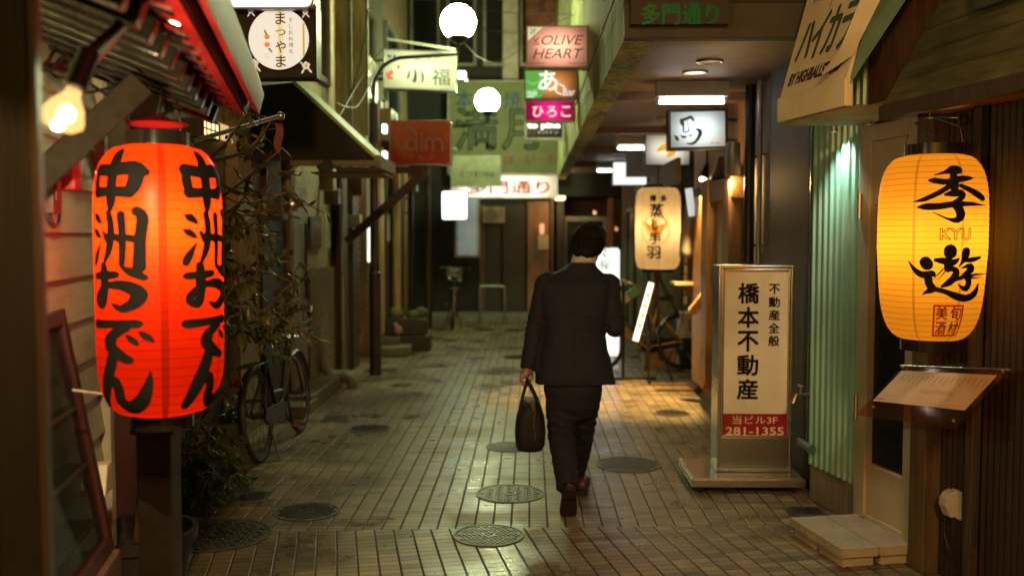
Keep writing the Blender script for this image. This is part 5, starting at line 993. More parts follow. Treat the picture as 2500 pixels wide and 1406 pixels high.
# ================================================================ bicycles
M_bike = pm('dull chrome', (.16, .15, .13), .4, .8, dirt=.4)
def bicycle(name, label, P, yaw, frame_mat, lean=0, basket=True, group='parked bicycles', wr=.335):
    M = Matrix.Rotation(yaw, 3, 'Z') @ Matrix.Rotation(lean, 3, 'X'); P = Vector(P)
    T = lambda x, y, z: P + M @ Vector((x, y, z))
    t = thing(name, label, 'bicycle', P, group); ax = M @ Vector((0, 1, 0)); wb = 1.08
    for x in (0, wb):
        c = T(x, 0, wr); X, Z = M @ Vector((1, 0, 0)), M @ Vector((0, 0, 1)); wf = Fr(c, X, Z)
        ring = lambda r, rr, n=44, m=8: (lambda mb: mb.add([c + (X * math.cos(a) + Z * math.sin(a)) * (r + rr * math.cos(b)) + ax * rr * math.sin(b) for a in [2 * math.pi * i / n for i in range(n)] for b in [2 * math.pi * j / m for j in range(m)]], [(i * m + j, i * m + (j + 1) % m, ((i + 1) % n) * m + (j + 1) % m, ((i + 1) % n) * m + j) for i in range(n) for j in range(m)]))(MB())
        wh = ring(wr - .045, .010).build('wheel', M_bike, t, smooth='all')
        ring(wr - .019, .019).build('tyre', pm('tyre rubber', (.02, .019, .018), .7, bump=0), wh, smooth='all')
        mb = MB(); mb.cyl(c - ax * .045, c + ax * .045, .022, 12)
        for i in range(20):
            a = 2 * math.pi * i / 20; s_ = .03 if i % 2 else -.03; mb.tube([c + ax * s_ + (X * math.cos(a + .5) + Z * math.sin(a + .5)) * .02, c + (X * math.cos(a) + Z * math.sin(a)) * (wr - .05)], .0014, 4)
        mb.build('spokes', M_bike, wh)
        mb = MB(); n = 18; a0, a1 = (R(10), R(150)) if x else (R(20), R(200)); vs = []
        for i in range(n + 1):
            a = a0 + (a1 - a0) * i / n
            for s_, dr in ((-.028, -.008), (-.014, .004), (.014, .004), (.028, -.008)): vs.append(c + (X * math.cos(a) + Z * math.sin(a)) * (wr + .016 + dr) + ax * s_)
        mb.add(vs, [(i * 4 + j, i * 4 + j + 1, i * 4 + j + 5, i * 4 + j + 4) for i in range(n) for j in range(3)]); mb.build('mudguard', M_bike, t, smooth='all')
    bb = T(.46, 0, .28); st = T(.30, 0, .74); hd = T(.90, 0, .80); hb = T(.94, 0, .66)
    mb = MB(); mb.tube([bb, st], .016, 10); mb.tube([T(.40, 0, .44), T(.66, 0, .42), hd - (hd - hb) * .2], .018, 10); mb.tube([bb, T(.70, 0, .40), hb], .019, 10); mb.tube([hd + (hd - hb) * .1, hb], .021, 10)
    for s_ in (-.055, .055): mb.tube([bb, T(.0, s_, wr)], .010, 8); mb.tube([st - (st - bb) * .08, T(0, s_, wr)], .008, 8)
    mb.build('frame', frame_mat, t, smooth=True)
    mb = MB()
    for s_ in (-.05, .05): mb.tube([hb, hb + M @ Vector((.01, s_, -.06)), T(wb, s_, wr)], .011, 8)
    mb.build('fork', frame_mat, t, smooth=True)
    mb = MB(); top = T(.87, 0, .98); mb.tube([hd, top], .013, 8); hp_ = [T(.66, -.27, 1.0), T(.80, -.25, 1.04), T(.90, -.12, 1.03), T(.90, 0, .99), T(.90, .12, 1.03), T(.80, .25, 1.04), T(.66, .27, 1.0)]; mb.tube(spline_path(hp_, 4), .011, 8); hbar = mb.build('handlebar', M_steel, t, smooth=True)
    for s_ in (-.27, .27): mb = MB(); mb.tube([T(.79, s_ * .94, 1.035), T(.655, s_, 1.0)], .017, 10); mb.build('grip', M_black, hbar, smooth=True)
    mb = MB(); mb.tube([st, T(.27, 0, .84)], .012, 8); mb.build('seat_post', M_steel, t)
    mb = MB(); mb.sphere(T(.20, 0, .88), .10, 14, (1, .85, .45), M); mb.sphere(T(.33, 0, .885), .06, 12, (1.6, .5, .5), M); mb.build('saddle', M_black, t, smooth='all')
    mb = MB(); mb.cyl(bb - ax * .06, bb + ax * .06, .03, 12); mb.lathe((0, 0, 0), [(.085, -.003), (.09, 0), (.085, .003), (.06, .003), (.06, -.003), (.085, -.003)], 24, fr=Fr(bb - ax * .05, M @ Vector((1, 0, 0)), M @ Vector((0, 0, 1)))); crank = mb.build('crank', M_steel, t, smooth=True)
    for s_, dx, dz in ((-1, .10, -.12), (1, -.10, .12)):
        e = bb + M @ Vector((dx, s_ * .08, dz)); mb = MB(); mb.bar(bb + ax * s_ * .06, e, .02, .012); mb.box(e + ax * s_ * .05, (.09, .09, .022), M); pd = mb.build('pedal', M_black, t, bevel=.004)
        mb = MB(); mb.box(e + ax * s_ * .05 - M @ Vector((.0455, 0, 0)), (.003, .06, .012), M); mb.build('reflector', pm('amber reflector', (.7, .22, .02), .2, bump=0), pd)
    mb = MB(); mb.prism(Fr(bb - ax * .062, M @ Vector((1, 0, 0)), M @ Vector((0, 0, 1))), [(-.50, .02), (-.46, .10), (-.02, .09), (.09, .06), (.09, -.06), (-.02, -.09), (-.46, -.01)], -.006, .006); mb.build('chain_guard', M_black, t, bevel=.004)
    mb = MB()
    for s_ in (-.07, .07): mb.tube([T(.27, s_ * .5, .70), T(.0, s_, .71), T(-.22, s_, .71)], .006, 6); mb.tube([T(0, s_, wr), T(-.1, s_, .71)], .005, 6)
    for x in (-.2, -.1, 0, .1): mb.tube([T(x, -.07, .71), T(x, .07, .71)], .005, 6)
    mb.build('rear_rack', M_bike, t)
    mb = MB(); mb.tube([T(.02, .07, .30), T(-.10, .16, .02), T(-.10, .04, .02)], .009, 6); mb.tube([T(.02, -.07, .30), T(-.10, -.16, .02), T(-.10, -.04, .02)], .009, 6); mb.build('kickstand', M_steel, t)
    mb = MB(); mb.tube([T(-.33, 0, .62), T(-.345, 0, .62)], .03, 12); mb.build('rear_reflector', pm('red reflector', (.35, .01, .01), .2, bump=0), t)
    if basket:
        mb = MB(); b0, b1, h0, h1 = .95, 1.27, .80, 1.03
        for i in range(9):
            y = -.15 + .30 * i / 8
            for x0, x1 in ((b0, b0 - .02), (b1 - .04, b1)): mb.tube([T(x0, y * .85, h0), T(x1, y, h1)], .0025, 4)
            x = b0 + (b1 - b0) * i / 8
            for s_ in (-1, 1): mb.tube([T(x, s_ * .128, h0), T(x, s_ * .15, h1)], .0025, 4)
            mb.tube([T(b0, y * .85, h0), T(b1 - .04, y * .85, h0)], .0025, 4)
        for k in range(5): z = h0 + (h1 - h0) * k / 4; e = .128 + .022 * k / 4; mb.tube([T(b0 - .02, -e, z), T(b1, -e, z), T(b1, e, z), T(b0 - .02, e, z), T(b0 - .02, -e, z)], .004 if k == 4 else .0025, 5)
        mb.build('basket', M_steel, t)
    return t
g = ground(640, 1128); bicycle('parked_bicycle', 'dark city bicycle with wire basket parked by the olive branches', (g.x, g.y, 0), R(88.5), pm('dark bike frame', (.03, .028, .025), .3, .3), R(-5))
g = ground(1098, 802); bicycle('parked_bicycle', 'dim black bicycle parked far down on the left by the yellowish pole', (g.x + .05, g.y, 0), R(95), M_black, R(3))
g = ground(1640, 905); bicycle('parked_bicycle', 'yellow framed bicycle parked behind the cream lantern tripod', (g.x + .15, g.y + .2, 0), R(197), pm('yellow bike paint', (.62, .33, .02), .35), R(4), basket=False)
# ================================================================ plants
def leaf_mesh(mb, P, d, L, Wd, up):
    d = d.normalized(); s_ = d.cross(up); s_ = s_.normalized() if s_.length > 1e-3 else Vector((1, 0, 0)); n = s_.cross(d); dr = -n * L * .12
    mb.add([P, P + d * L * .3 + s_ * Wd - n * Wd * .3, P + d * L * .7 + s_ * Wd * .8 + dr * .5, P + d * L + dr, P + d * L * .7 - s_ * Wd * .8 + dr * .5, P + d * L * .3 - s_ * Wd - n * Wd * .3, P + d * L * .35 + n * 0, P + d * L * .7 + dr * .5], [(0, 1, 6), (1, 2, 7, 6), (2, 3, 7), (0, 6, 5), (6, 7, 4, 5), (7, 3, 4)])
M_leaf = pm('olive leaf', (.075, .115, .028), .42, var=.5, sc=9, bump=0, dirt=.4); M_leaf2 = pm('dark shrub leaf', (.045, .075, .018), .45, var=.5, sc=9, bump=0, dirt=.4)
M_bark = pm('olive bark', (.16, .11, .065), .8, var=.3, bump=.4)
def rv(): return Vector((rnd.uniform(-1, 1), rnd.uniform(-1, 1), rnd.uniform(-1, 1)))
def twig(br, lf, A, B, r, nl, L, spread=.25, hang=-.15):
    mid = A.lerp(B, .5) + rv() * (B - A).length * .12; pts = spline_path([A, mid, B], 6); br.tube(pts, [r * (1 - .8 * i / (len(pts) - 1)) + .0012 for i in range(len(pts))], 5)
    for k in range(nl):
        u = .25 + .75 * k / max(1, nl - 1); p = pts[min(len(pts) - 1, int(u * (len(pts) - 1)))]; d = (B - A).normalized() * .5 + rv() * .9 + ZUP * hang
        leaf_mesh(lf, p + rv() * .006, d, L * rnd.uniform(.45, 1.4), L * .15 * rnd.uniform(.7, 1.2), (ZUP + rv() * .8))
    return pts
C = at(340, 1290, 4.24); Pp = Vector((C.x, C.y, 0)); olive = thing('potted_olive', 'straggling potted olive tree growing behind the red lantern', 'tree', Pp)
mb = MB(); zr = C.z; rp_ = 138 * 4.24 / F; mb.lathe(Pp, [(0, .002), (rp_ * .72, .002), (rp_ * .95, zr - .05), (rp_, zr - .05), (rp_ * 1.02, zr), (rp_ * .93, zr), (rp_ * .90, zr - .06)], 36); mb.build('pot', pm('black plastic pot', (.025, .022, .02), .5, dirt=.3), olive, smooth=True)
mb = MB(); mb.disc(Fr(Pp + ZUP * (zr - .055), (1, 0, 0), (0, 1, 0)), rp_ * .9, 0, 30); mb.build('soil', pm('potting soil', (.03, .022, .014), .95, bump=.8, bsc=60), olive)
br, lf = MB(), MB()
tr = [Pp + ZUP * (zr - .06), at(352, 1120, 4.3), at(372, 900, 4.35), at(430, 700, 4.4), at(470, 520, 4.45), at(500, 400, 4.5)]
tp_ = spline_path(tr, 6); br.tube(tp_, [.026 * (1 - .75 * i / len(tp_)) for i in range(len(tp_))], 8)
limbs = [((470, 520), (640, 560), 4.6), ((430, 700), (690, 770), 4.75), ((450, 640), (715, 690), 4.8), ((470, 520), (690, 360), 4.7), ((500, 400), (600, 270), 4.6), ((500, 400), (380, 240), 4.4), ((470, 450), (340, 300), 4.3), ((430, 720), (640, 830), 4.8), ((500, 430), (720, 470), 4.7), ((440, 760), (600, 660), 4.65), ((480, 560), (610, 470), 4.7), ((500, 400), (660, 300), 4.7), ((430, 700), (580, 560), 4.55), ((430, 760), (700, 830), 4.9)]
for (ax_, ay), (bx_, by), Y in limbs:
    A = at(ax_, ay, 4.4 + (Y - 4.4) * .2); B = at(bx_, by, Y); dense = by > 540
    pts = twig(br, lf, A, B, .009, 12 if dense else 7, .072)
    for k in range(10 if dense else 4):
        p = pts[rnd.randrange(4, len(pts))]; q = p + Vector((rnd.uniform(-.17, .2), rnd.uniform(-.22, .22), rnd.uniform(-.16, .12))); twig(br, lf, p, q, .003, rnd.randrange(10, 17) if dense else rnd.randrange(6, 10), .070)
B = at(797, 522, 4.9); twig(br, lf, at(690, 455, 4.75), B, .003, 2, .07)
br.build('trunk', M_bark, olive, smooth=True); lf.build('crown', M_leaf, olive)
C = ground(470, 1190); Sp = Vector((C.x, C.y + .25, 0)); shrub = thing('low_shrub', 'low leafy shrub spreading over the paving behind the lantern post', 'shrub', Sp)
br, lf = MB(), MB()
for k in range(34):
    B = at(rnd.gauss(505, 45), rnd.gauss(1125, 55), rnd.uniform(5.3, 6.0)); B.z = max(.05, B.z)
    pts = twig(br, lf, Sp + Vector((rnd.uniform(-.1, .1), rnd.uniform(-.1, .1), .02)), B, .005, 9, .075)
    for j in range(4): p = pts[rnd.randrange(6, len(pts))]; q = p + rv() * .12; q.z = max(.04, q.z); twig(br, lf, p, q, .002, 8, .07)
br.build('stem', M_bark, shrub); lf.build('foliage', M_leaf2, shrub)
# bicycle-side flower pot
C = ground(545, 1150); t = thing('small_planter', 'small pale planter pot half hidden in the low shrub', 'planter', (C.x - .1, C.y + .4, 0)); O = Vector((C.x - .1, C.y + .4, 0))
mb = MB(); mb.lathe(O, [(0, .002), (.10, .002), (.14, .24), (.15, .24), (.15, .27), (.12, .27), (.11, .22), (0, .22)], 24); mb.build('pot', pm('pale clay', (.28, .24, .18), .7), t, smooth=True)
br, lf = MB(), MB()
for k in range(16): twig(br, lf, O + ZUP * .22, O + Vector((rnd.uniform(-.22, .22), rnd.uniform(-.2, .2), rnd.uniform(.3, .55))), .003, 8, .08)
br.build('stem', M_bark, t); lf.build('foliage', pm('fresh leaf', (.05, .12, .02), .4, var=.4, bump=0), t)
# planters with round cacti
C = ground(1000, 858); pl = thing('stone_planter', 'dark boxy planter with round cacti beside the far left wall', 'planter', (C.x, C.y, 0)); f = Fr((C.x, C.y, 0), (1, 0, 0))
mb = MB(); mb.fbox(f, -.30, .28, 0, .22, -.35, 0); mb.fbox(f, -.36, .22, .22, .46, -.45, -.06); mb.build('box', pm('dark stoneware', (.05, .035, .025), .7), pl, bevel=.02)
for x, y, z, r in ((-.22, .51, -.2, .105), (.02, .49, -.24, .085), (.13, .51, -.36, .10)):
    mb = MB(); c = f.p(x, y, z); n = 40
    vs = [c + Vector((r * (1 + .07 * math.cos(k * math.pi)) * math.cos(b) * math.cos(a), r * (1 + .07 * math.cos(k * math.pi)) * math.cos(b) * math.sin(a), r * .95 * math.sin(b))) for b in [R(-80 + 16 * i) for i in range(11)] for k, a in enumerate([2 * math.pi * j / n for j in range(n)])]
    mb.add(vs, [(i * n + j, i * n + (j + 1) % n, (i + 1) * n + (j + 1) % n, (i + 1) * n + j) for i in range(10) for j in range(n)]); mb.build('cactus', pm('cactus green', (.10, .11, .022), .7, var=.3), pl, smooth='all')
mb = MB(); mb.sphere(f.p(-.16, .30, .02), .075, 12, (.9, .7, 1)); mb.sphere(f.p(-.19, .375, .03), .04, 10); solo(mb, 'clay_figure', pm('pink clay', (.42, .20, .13), .6), 'small pinkish clay ornament on the cactus planter', 'ornament', smooth='all')
mb = MB(); C = ground(955, 868); mb.box((C.x, C.y + .3, .06), (.5, .8, .12)); mb.box((C.x - .1, C.y + .5, .17), (.35, .5, .10)); solo(mb, 'stone_step', pm('mossy stone', (.14, .13, .09), .8, dirt=.5), 'low mossy stone step before the cactus planter', 'step', bevel=.015)
# ================================================================ left side odds and ends
pole = at(685, 284, 5.6); e = at(470, 345, 5.0); t = thing('awning_rod', 'steel rod with a ball end above the olive branches', 'rod', e)
mb = MB(); mb.tube([e, pole], .013, 10); mb.build('rod', M_steel, t, smooth=True); mb = MB(); mb.sphere(pole, .026, 14); mb.build('ball', M_steel, t, smooth='all')
mb = MB(); vs = []
for i in range(9):
    z = -.04 - .022 * i; w_ = .016 - .0008 * i; x = .010 * math.sin(i * .9)
    vs += [pole + Vector((-.02 - w_ + x, -.01, z)), pole + Vector((-.02 + x, .02, z)), pole + Vector((-.02 + w_ + x + .012, .0, z - .01 * i))]
mb.add(vs, [(i * 3 + j, i * 3 + j + 1, i * 3 + j + 4, i * 3 + j + 3) for i in range(8) for j in (0, 1)]); o = mb.build('streamer', pm('faded red streamer', (.22, .05, .04), .6, dirt=.5), t, smooth='all'); s_ = o.modifiers.new('cloth', 'SOLIDIFY'); s_.thickness = .003
# second rod just under
mb = MB(); mb.tube([at(520, 390, 5.2), at(640, 355, 5.8)], .012, 8); solo(mb, 'dark_rod', M_black, 'thin dark rod below the steel rod with the ball end', 'rod', smooth=True)
# lit lattice lamp at the far left
x0, y1 = LW.px(456, 288, .05); x1, y0 = LW.px(500, 346, .05); t = thing('lattice_lamp', 'small glowing lattice lamp on the wall above the red lantern', 'lamp', LW.p((x0 + x1) / 2, y0, .1))
mb = MB(); mb.fbox(LW, x0 + .012, x1 - .012, y0 + .012, y1 - .012, .02, .15); mb.build('shade', em('lattice lamp paper', (1, .72, .34), 1.8), t)
mb = MB(); mb.frame(LW, x0, x1, y0, y1, .01, .16, .012)
for k in range(1, 4): xx = x0 + (x1 - x0) * k / 4; mb.fbox(LW, xx - .004, xx + .004, y0, y1, .149, .155)
mb.fbox(LW, x0, x1, (y0 + y1) / 2 - .004, (y0 + y1) / 2 + .004, .149, .156); mb.build('lattice', M_dark, t)
x0, y1 = LW.px(527, 300, .02); x1, y0 = LW.px(552, 345, .02); mb = MB(); mb.fbox(LW, x0, x1, y0, y1, .01, .04); t = solo(mb, 'lit_window', em('warm lit pane', (1, .62, .26), .8), 'warm lit window strip between the lattice lamp and the rod', 'window'); 
# green awning of the plastered shop
aw2 = thing('green_awning', 'dark green awning with lamp light coloured into its top on the left wall', 'awning', (-1.9, 8.6, 2.2))
zt_, zb_ = at(712, 197, 7.6).z, at(905, 385, 7.6).z; xo = at(915, 400, 7.6).x; xi = at(712, 197, 7.6).x; ye = 8.5
mb = MB(); mb.hexa([Vector(p) for p in ((xi, 7.6, zt_ - .01), (xo, 7.6, zb_ - .01), (xo, ye, zb_ - .01), (xi, ye, zt_ - .01), (xi, 7.6, zt_ + .02), (xo, 7.6, zb_ + .02), (xo, ye, zb_ + .02), (xi, ye, zt_ + .02))]); mb.build('cover', pm('green canvas', (.30, .42, .10), .55, dirt=.35), aw2)  # top coloured brighter to carry the green lamp light on it
mb = MB(); mb.poly([Vector((xi, 7.602, zt_ - .012)), Vector((xi, 7.602, zb_ - .02)), Vector((xo, 7.602, zb_ - .02)), Vector((xo, 7.602, zb_ - .012))]); mb.poly([Vector((xi - .9, 7.62, zt_ - .1)), Vector((xi - .9, 7.62, zb_ - .02)), Vector((xi, 7.62, zb_ - .02)), Vector((xi, 7.62, zt_ - .012))]); o = mb.build('side_curtain', pm('blackish green canvas', (.008, .010, .006), .7, dirt=.3), aw2); s_ = o.modifiers.new('cloth', 'SOLIDIFY'); s_.thickness = .008
mb = MB(); mb.box(((xo + .02), (7.6 + ye) / 2, zb_ - .03), (.04, ye - 7.6, .10)); mb.box(((xo + xi) / 2, 7.585, zb_ - .045), (xo - xi + .03, .03, .045)); mb.build('front_rail', pm('greenish rail', (.20, .19, .10), .5), aw2, bevel=.004)
mb = MB(); mb.box((xi + .3, 8.6, zb_ - .075), (xo - xi - .05, ye - 7.75, .012)); mb.build('lining', pm('tan lining', (.35, .24, .13), .7), aw2)
A = at(795, 408, 7.5); mb = MB(); mb.box(A, (.10, .14, .07), Matrix.Rotation(R(-32), 3, 'Y')); mb.tube([A, A + Vector((.03, 0, .1))], .008, 6); solo(mb, 'floodlight', M_black, 'small unlit black floodlight under the edge of the green awning', 'floodlight', bevel=.004)
# mirrors, meters and pipes along the left wall
A = at(720, 500, 8.6); mb = MB(); mb.lathe((0, 0, 0), [(0, .0), (.04, .006), (.062, .02), (.066, .03), (.05, .045), (0, .05)], 20, fr=Fr(A, (.75, .66, 0))); mb.tube([A + Vector((-.05, .03, 0)), A + Vector((-.3, .1, .1))], .01, 6); solo(mb, 'wall_mirror', M_steel, 'small round mirror on an arm beside the pale grey door', 'mirror', smooth=True)
A = at(665, 515, 7.9); mb = MB(); mb.box(A, (.22, .18, .16)); mb.box(A + Vector((.05, -.1, -.02)), (.12, .02, .08)); solo(mb, 'meter_box', pm('dull meter box', (.09, .08, .06), .5), 'dull grey meter box on the wall behind the olive leaves', 'box', bevel=.01)
A = at(672, 385, 8.3); mb = MB(); mb.tube(spline_path([A + Vector((-.12, 0, .28)), A + Vector((.02, 0, .2)), A + Vector((.1, 0, .02)), A + Vector((.11, 0, -.3))], 6), [.05, .055, .06, .06, .06, .06, .06, .06, .06, .06, .06, .06, .06, .06, .06, .06, .06, .055, .05], 12); solo(mb, 'flue_pipe', pm('galvanised flue', (.30, .32, .24), .35, .6), 'bent galvanised flue pipe left of the plaster wall', 'pipe', smooth=True)
mb = MB(); C = ground(855, 945); mb.tube(spline_path([Vector((-2.25, 10.2, .55)), Vector((-2.2, 10.2, .25)), Vector((-2.1, 10.2, .12)), Vector((-1.95, 10.2, .12)), Vector((-1.9, 10.2, .05)), Vector((-1.9, 10.2, .0))], 5), .055, 12); solo(mb, 'drain_elbow', pm('grey drain elbow', (.14, .13, .10), .5), 'fat grey drain elbow bending onto the paving on the left', 'pipe', smooth=True)
for k, (px, Y, z0, z1, r, c) in enumerate(((835, 11.0, .1, 2.7, .03, M_grey), (1003, 16.0, 0, 2.6, .05, M_black), (968, 15.0, 0, 3, .06, M_tan))):
    A = at(px, 600, Y); mb = MB(); mb.cyl((A.x, Y, z0), (A.x, Y, z1), r, 12); solo(mb, 'wall_pipe', c, ['thin grey pipe in front of the pink tile strip', 'black pipe near the yellowish pole far down the left side', 'tan round post behind the cactus planter'][k], 'pipe', smooth=True)
for k, (px, py, Y, s_) in enumerate(((800, 440, 9.3, .2), (812, 480, 9.5, .16), (870, 455, 10.2, .2), (866, 540, 10.6, .14), (1008, 450, 15, .22))):
    A = at(px, py, Y); A.x = max(-2.24, A.x); mb = MB(); mb.box(A, (.14, .16, s_)); mb.box(A - Vector((0, .085, 0)), (.08, .012, s_ * .5)); solo(mb, 'utility_box', [M_plast, M_paledoor, M_brown, M_plast, M_grey][k], ['ivory utility box just under the green awning rail', 'pale utility box below the ivory one under the awning', 'brown utility box right of the awning by the bracket foot', 'small ivory utility box over the pink tile strip', 'grey utility box far down the left wall'][k], 'utility box', bevel=.008)
# fire alarm box and breaker box on the siding, with looped wires
x, y = SD.px(140, 422, .05); mb = MB(); mb.fbox(SD, x - .06, x + .05, y - .06, y + .05, .036, .12); solo(mb, 'red_box', pm('red painted box', (.30, .025, .02), .4), 'small red box on the siding below the slanting brace', 'box', bevel=.008)
x, y = SD.px(108, 470, .05); mb = MB(); mb.fbox(SD, x - .05, x + .05, y - .07, y + .07, .036, .09); mb.fbox(SD, x - .03, x + .03, y - .03, y + .03, .0905, .097); solo(mb, 'breaker_box', pm('dark red breaker box', (.07, .02, .015), .45), 'dark breaker box beside the timber post on the siding', 'box', bevel=.006)
mb = MB()
for k in range(3): mb.tube(spline_path([SD.p(*SD.px(105 + 8 * k, 505, .06), .06), SD.p(*SD.px(112 + 5 * k, 545, .06), .07), SD.p(*SD.px(128 + 4 * k, 555 - 5 * k, .06), .07), SD.p(*SD.px(146, 520, .06), .06), SD.p(*SD.px(148, 440, .06), .06)], 5), .004, 6)
solo(mb, 'looped_wires', M_cable, 'loops of thin wire hanging from the boxes on the siding', 'wires', smooth=True)
mb = MB()
for pts in (((60, 140), (150, 190), (215, 165), (300, 215)), ((100, 170), (190, 225), (270, 215), (330, 200)), ((120, 180), (160, 140), (200, 190), (280, 240), (330, 232)), ((300, 220), (310, 300), (320, 350), (360, 345))):
    mb.tube(spline_path([at(px, py, 3.1 + .1 * i) for i, (px, py) in enumerate(pts)], 6), .006, 6)
solo(mb, 'eave_cables', M_cable, 'tangle of black cables under the ribbed eave by the flood bulb', 'cables', smooth=True)
# showcase leaning out from the siding
sc = thing('glass_showcase', 'dark red framed glass showcase leaning on the siding at lower left', 'showcase', SD.p(-.5, 0, .1))
xe = SD.px(150, 760, .04)[0]; zt_ = SD.px(150, 755, .04)[1]
zb_ = .50; no = .15; xl = -1.55; xr = xe + .05
f0 = Fr(SD.p(0, zb_, .04 + no), SD.R, SD.p(0, zt_, .04) - SD.p(0, zb_, .04 + no)); sl = (SD.p(0, zt_, .04) - SD.p(0, zb_, .04 + no)).length
mb = MB(); mb.frame(f0, xl, xr, 0, sl, -.04, 0, .055); mb.build('frame', M_redwood, sc, bevel=.005)
mb = MB(); mb.fbox(f0, xl + .055, xr - .055, .055, sl - .055, -.022, -.016); mb.build('pane', glass('showcase glass', (.75, .8, .75), .03, .3), sc)
mb = MB(); mb.fbox(SD, xl, xr, .02, zb_ - .004, .036, .04 + no + .02); mb.build('base', wood('worn base boards', (.15, .08, .045), .5), sc, bevel=.006)
mb = MB(); 
for k in range(3): z = .62 + .2 * k; mb.fbox(SD, xl + .1, xr - .08, z, z + .012, .04, .15 - .03 * k)
mb.build('shelf', M_dark, sc)
mb = MB(); x, y = SD.px(235, 1170, .1); mb.prism(Fr(SD.p(x, y, .056), SD.R, ZUP), [(-.07, -.05), (.05, -.05), (.05, .06), (-.02, .06)], 0, .09); solo(mb, 'hose_bracket', M_plast, 'ivory plastic hood on the siding corner beside the showcase', 'hood', bevel=.006)
C = at(50, 1395, 2.9); t = thing('small_pot', 'dark round pot at the lower left corner', 'pot', (C.x, 2.9, 0)); mb = MB(); r = 62 * 2.9 / F; z = C.z + .02; mb.lathe((C.x, 2.9, 0), [(0, .002), (r * .8, .002), (r * .98, z - .03), (r, z), (r * .9, z), (r * .85, z - .04), (0, z - .05)], 28); mb.build('pot', pm('brown pot', (.06, .03, .018), .45), t, smooth=True)
# far left barrier, yellowish pole handled with the lamp; hoop barrier at the end
A, B = ground(1172, 790), ground(1232, 790); mb = MB(); h = at(1200, 700, A.y).z; mb.tube(spline_path([A, A + ZUP * (h - .08), A + ZUP * h + (B - A) * .12, B + ZUP * h - (B - A) * .12, B + ZUP * (h - .08), B], 5), .025, 10); solo(mb, 'hoop_barrier', M_grey, 'grey hoop barrier at the far end of the alley', 'barrier', smooth=True)
A = at(1326, 592, 19.8); mb = MB(); mb.box(A, (.22, .03, .30)); solo(mb, 'door_notice', pm('cream notice', (.70, .58, .36), .6), 'small cream notice on the brown door panel at the alley end', 'notice', bevel=.01)
A = at(1323, 558, 19.8); mb = MB(); mb.rprism(Fr(A, (1, 0, 0)), -.05, .05, -.12, .1, -.03, .03, .04); solo(mb, 'door_lamp', em('orange wall lamp', (1, .35, .12), .75), 'small orange wall lamp above the cream notice', 'lamp')
# ================================================================ right side: wooden shopfront under the walkway
sf = thing('wooden_shopfront', 'warm lit wooden shopfront under the walkway ceiling', 'shopfront', (1.75, 9.3, 0))
def rwp(px): return RW.px(px, 600)[0]
def rpan(name, px0, px1, py0, py1, mat, n0, n1, bev=.004):
    a, b = rwp(px0), rwp(px1); yy = (px0 + px1) / 2; z1, z0 = RW.px(yy, py0)[1], max(.01, RW.px(yy, py1)[1]); mb = MB(); mb.fbox(RW, a, b, z0, z1, n0, n1); return mb.build(name, mat, sf, bevel=bev)
mb = MB(); mb.fbox(RW, -10.5, -8.26, 0, 2.85, -.3, 0); mb.build('wall', wood('honey boards', (.40, .21, .075), .5), sf)
M_honey = wood('honey timber', (.50, .25, .075), .42)
rpan('door_panel', 1708, 1738, 480, 940, M_honey, .002, .07); rpan('post', 1742, 1756, 440, 940, M_tan, .002, .12); rpan('lintel', 1742, 1815, 440, 490, wood('brown lintel', (.26, .13, .05), .5, 'Y'), .002, .10)
d = rpan('menu_plank', 1764, 1793, 490, 940, pm('pale plank', (.60, .44, .20), .6, stretch=(10, 10, .8)), .002, .05)
rpan('post', 1796, 1812, 440, 940, M_brown, .002, .12); rpan('valance', 1678, 1735, 398, 455, M_brown, .30, .34)
mb = MB(); a = rwp(1788); z = RW.px(1788, 520)[1]; mb.fbox(RW, a - .01, a + .01, z - .12, z + .08, .051, .08); mb.build('door_pull', M_black, sf, bevel=.006)
mb = MB()
for k in range(8): zz = .9 + k * .11; mb.fbox(RW, rwp(1700) , rwp(1700) + .05, zz, zz + .085, .10, .13)
mb.build('hung_tag', pm('pinkish tag', (.55, .36, .24), .7), sf)
C = at(1790, 390, 8.0); mb = MB(); mb.lathe((C.x, C.y, 0), [(.055, at(0, 432, 8).z), (.06, at(0, 430, 8).z), (.06, at(0, 352, 8).z), (0, at(0, 350, 8).z)], 24); t = solo(mb, 'wall_lamp', M_grey, 'grey cylinder wall lamp beside the thick black drain pipe', 'lamp', smooth=True); INV[t.name] = Matrix.Translation(-t.location)
mb = MB(); mb.add([Vector((C.x + .05 * math.cos(a), C.y + .05 * math.sin(a), at(0, 431, 8).z + .004)) for a in [k * math.pi / 10 for k in range(20)]], [tuple(reversed(range(20)))]); mb.build('lens', em('wall lamp lens', (1, .66, .3), 5), t)
lamp('POINT', t, Vector((C.x - .02, C.y + .06, at(0, 432, 8).z - .06)), 22, (1, .60, .22), shadow_soft_size=.04)
A = at(1757, 420, 9.0); mb = MB(); mb.bar(A + Vector((.03, 0, .13)), A + Vector((-.03, 0, -.08)), .09, .09); solo(mb, 'black_speaker', M_black, 'black box speaker tilted over the wooden shopfront', 'speaker', bevel=.006)
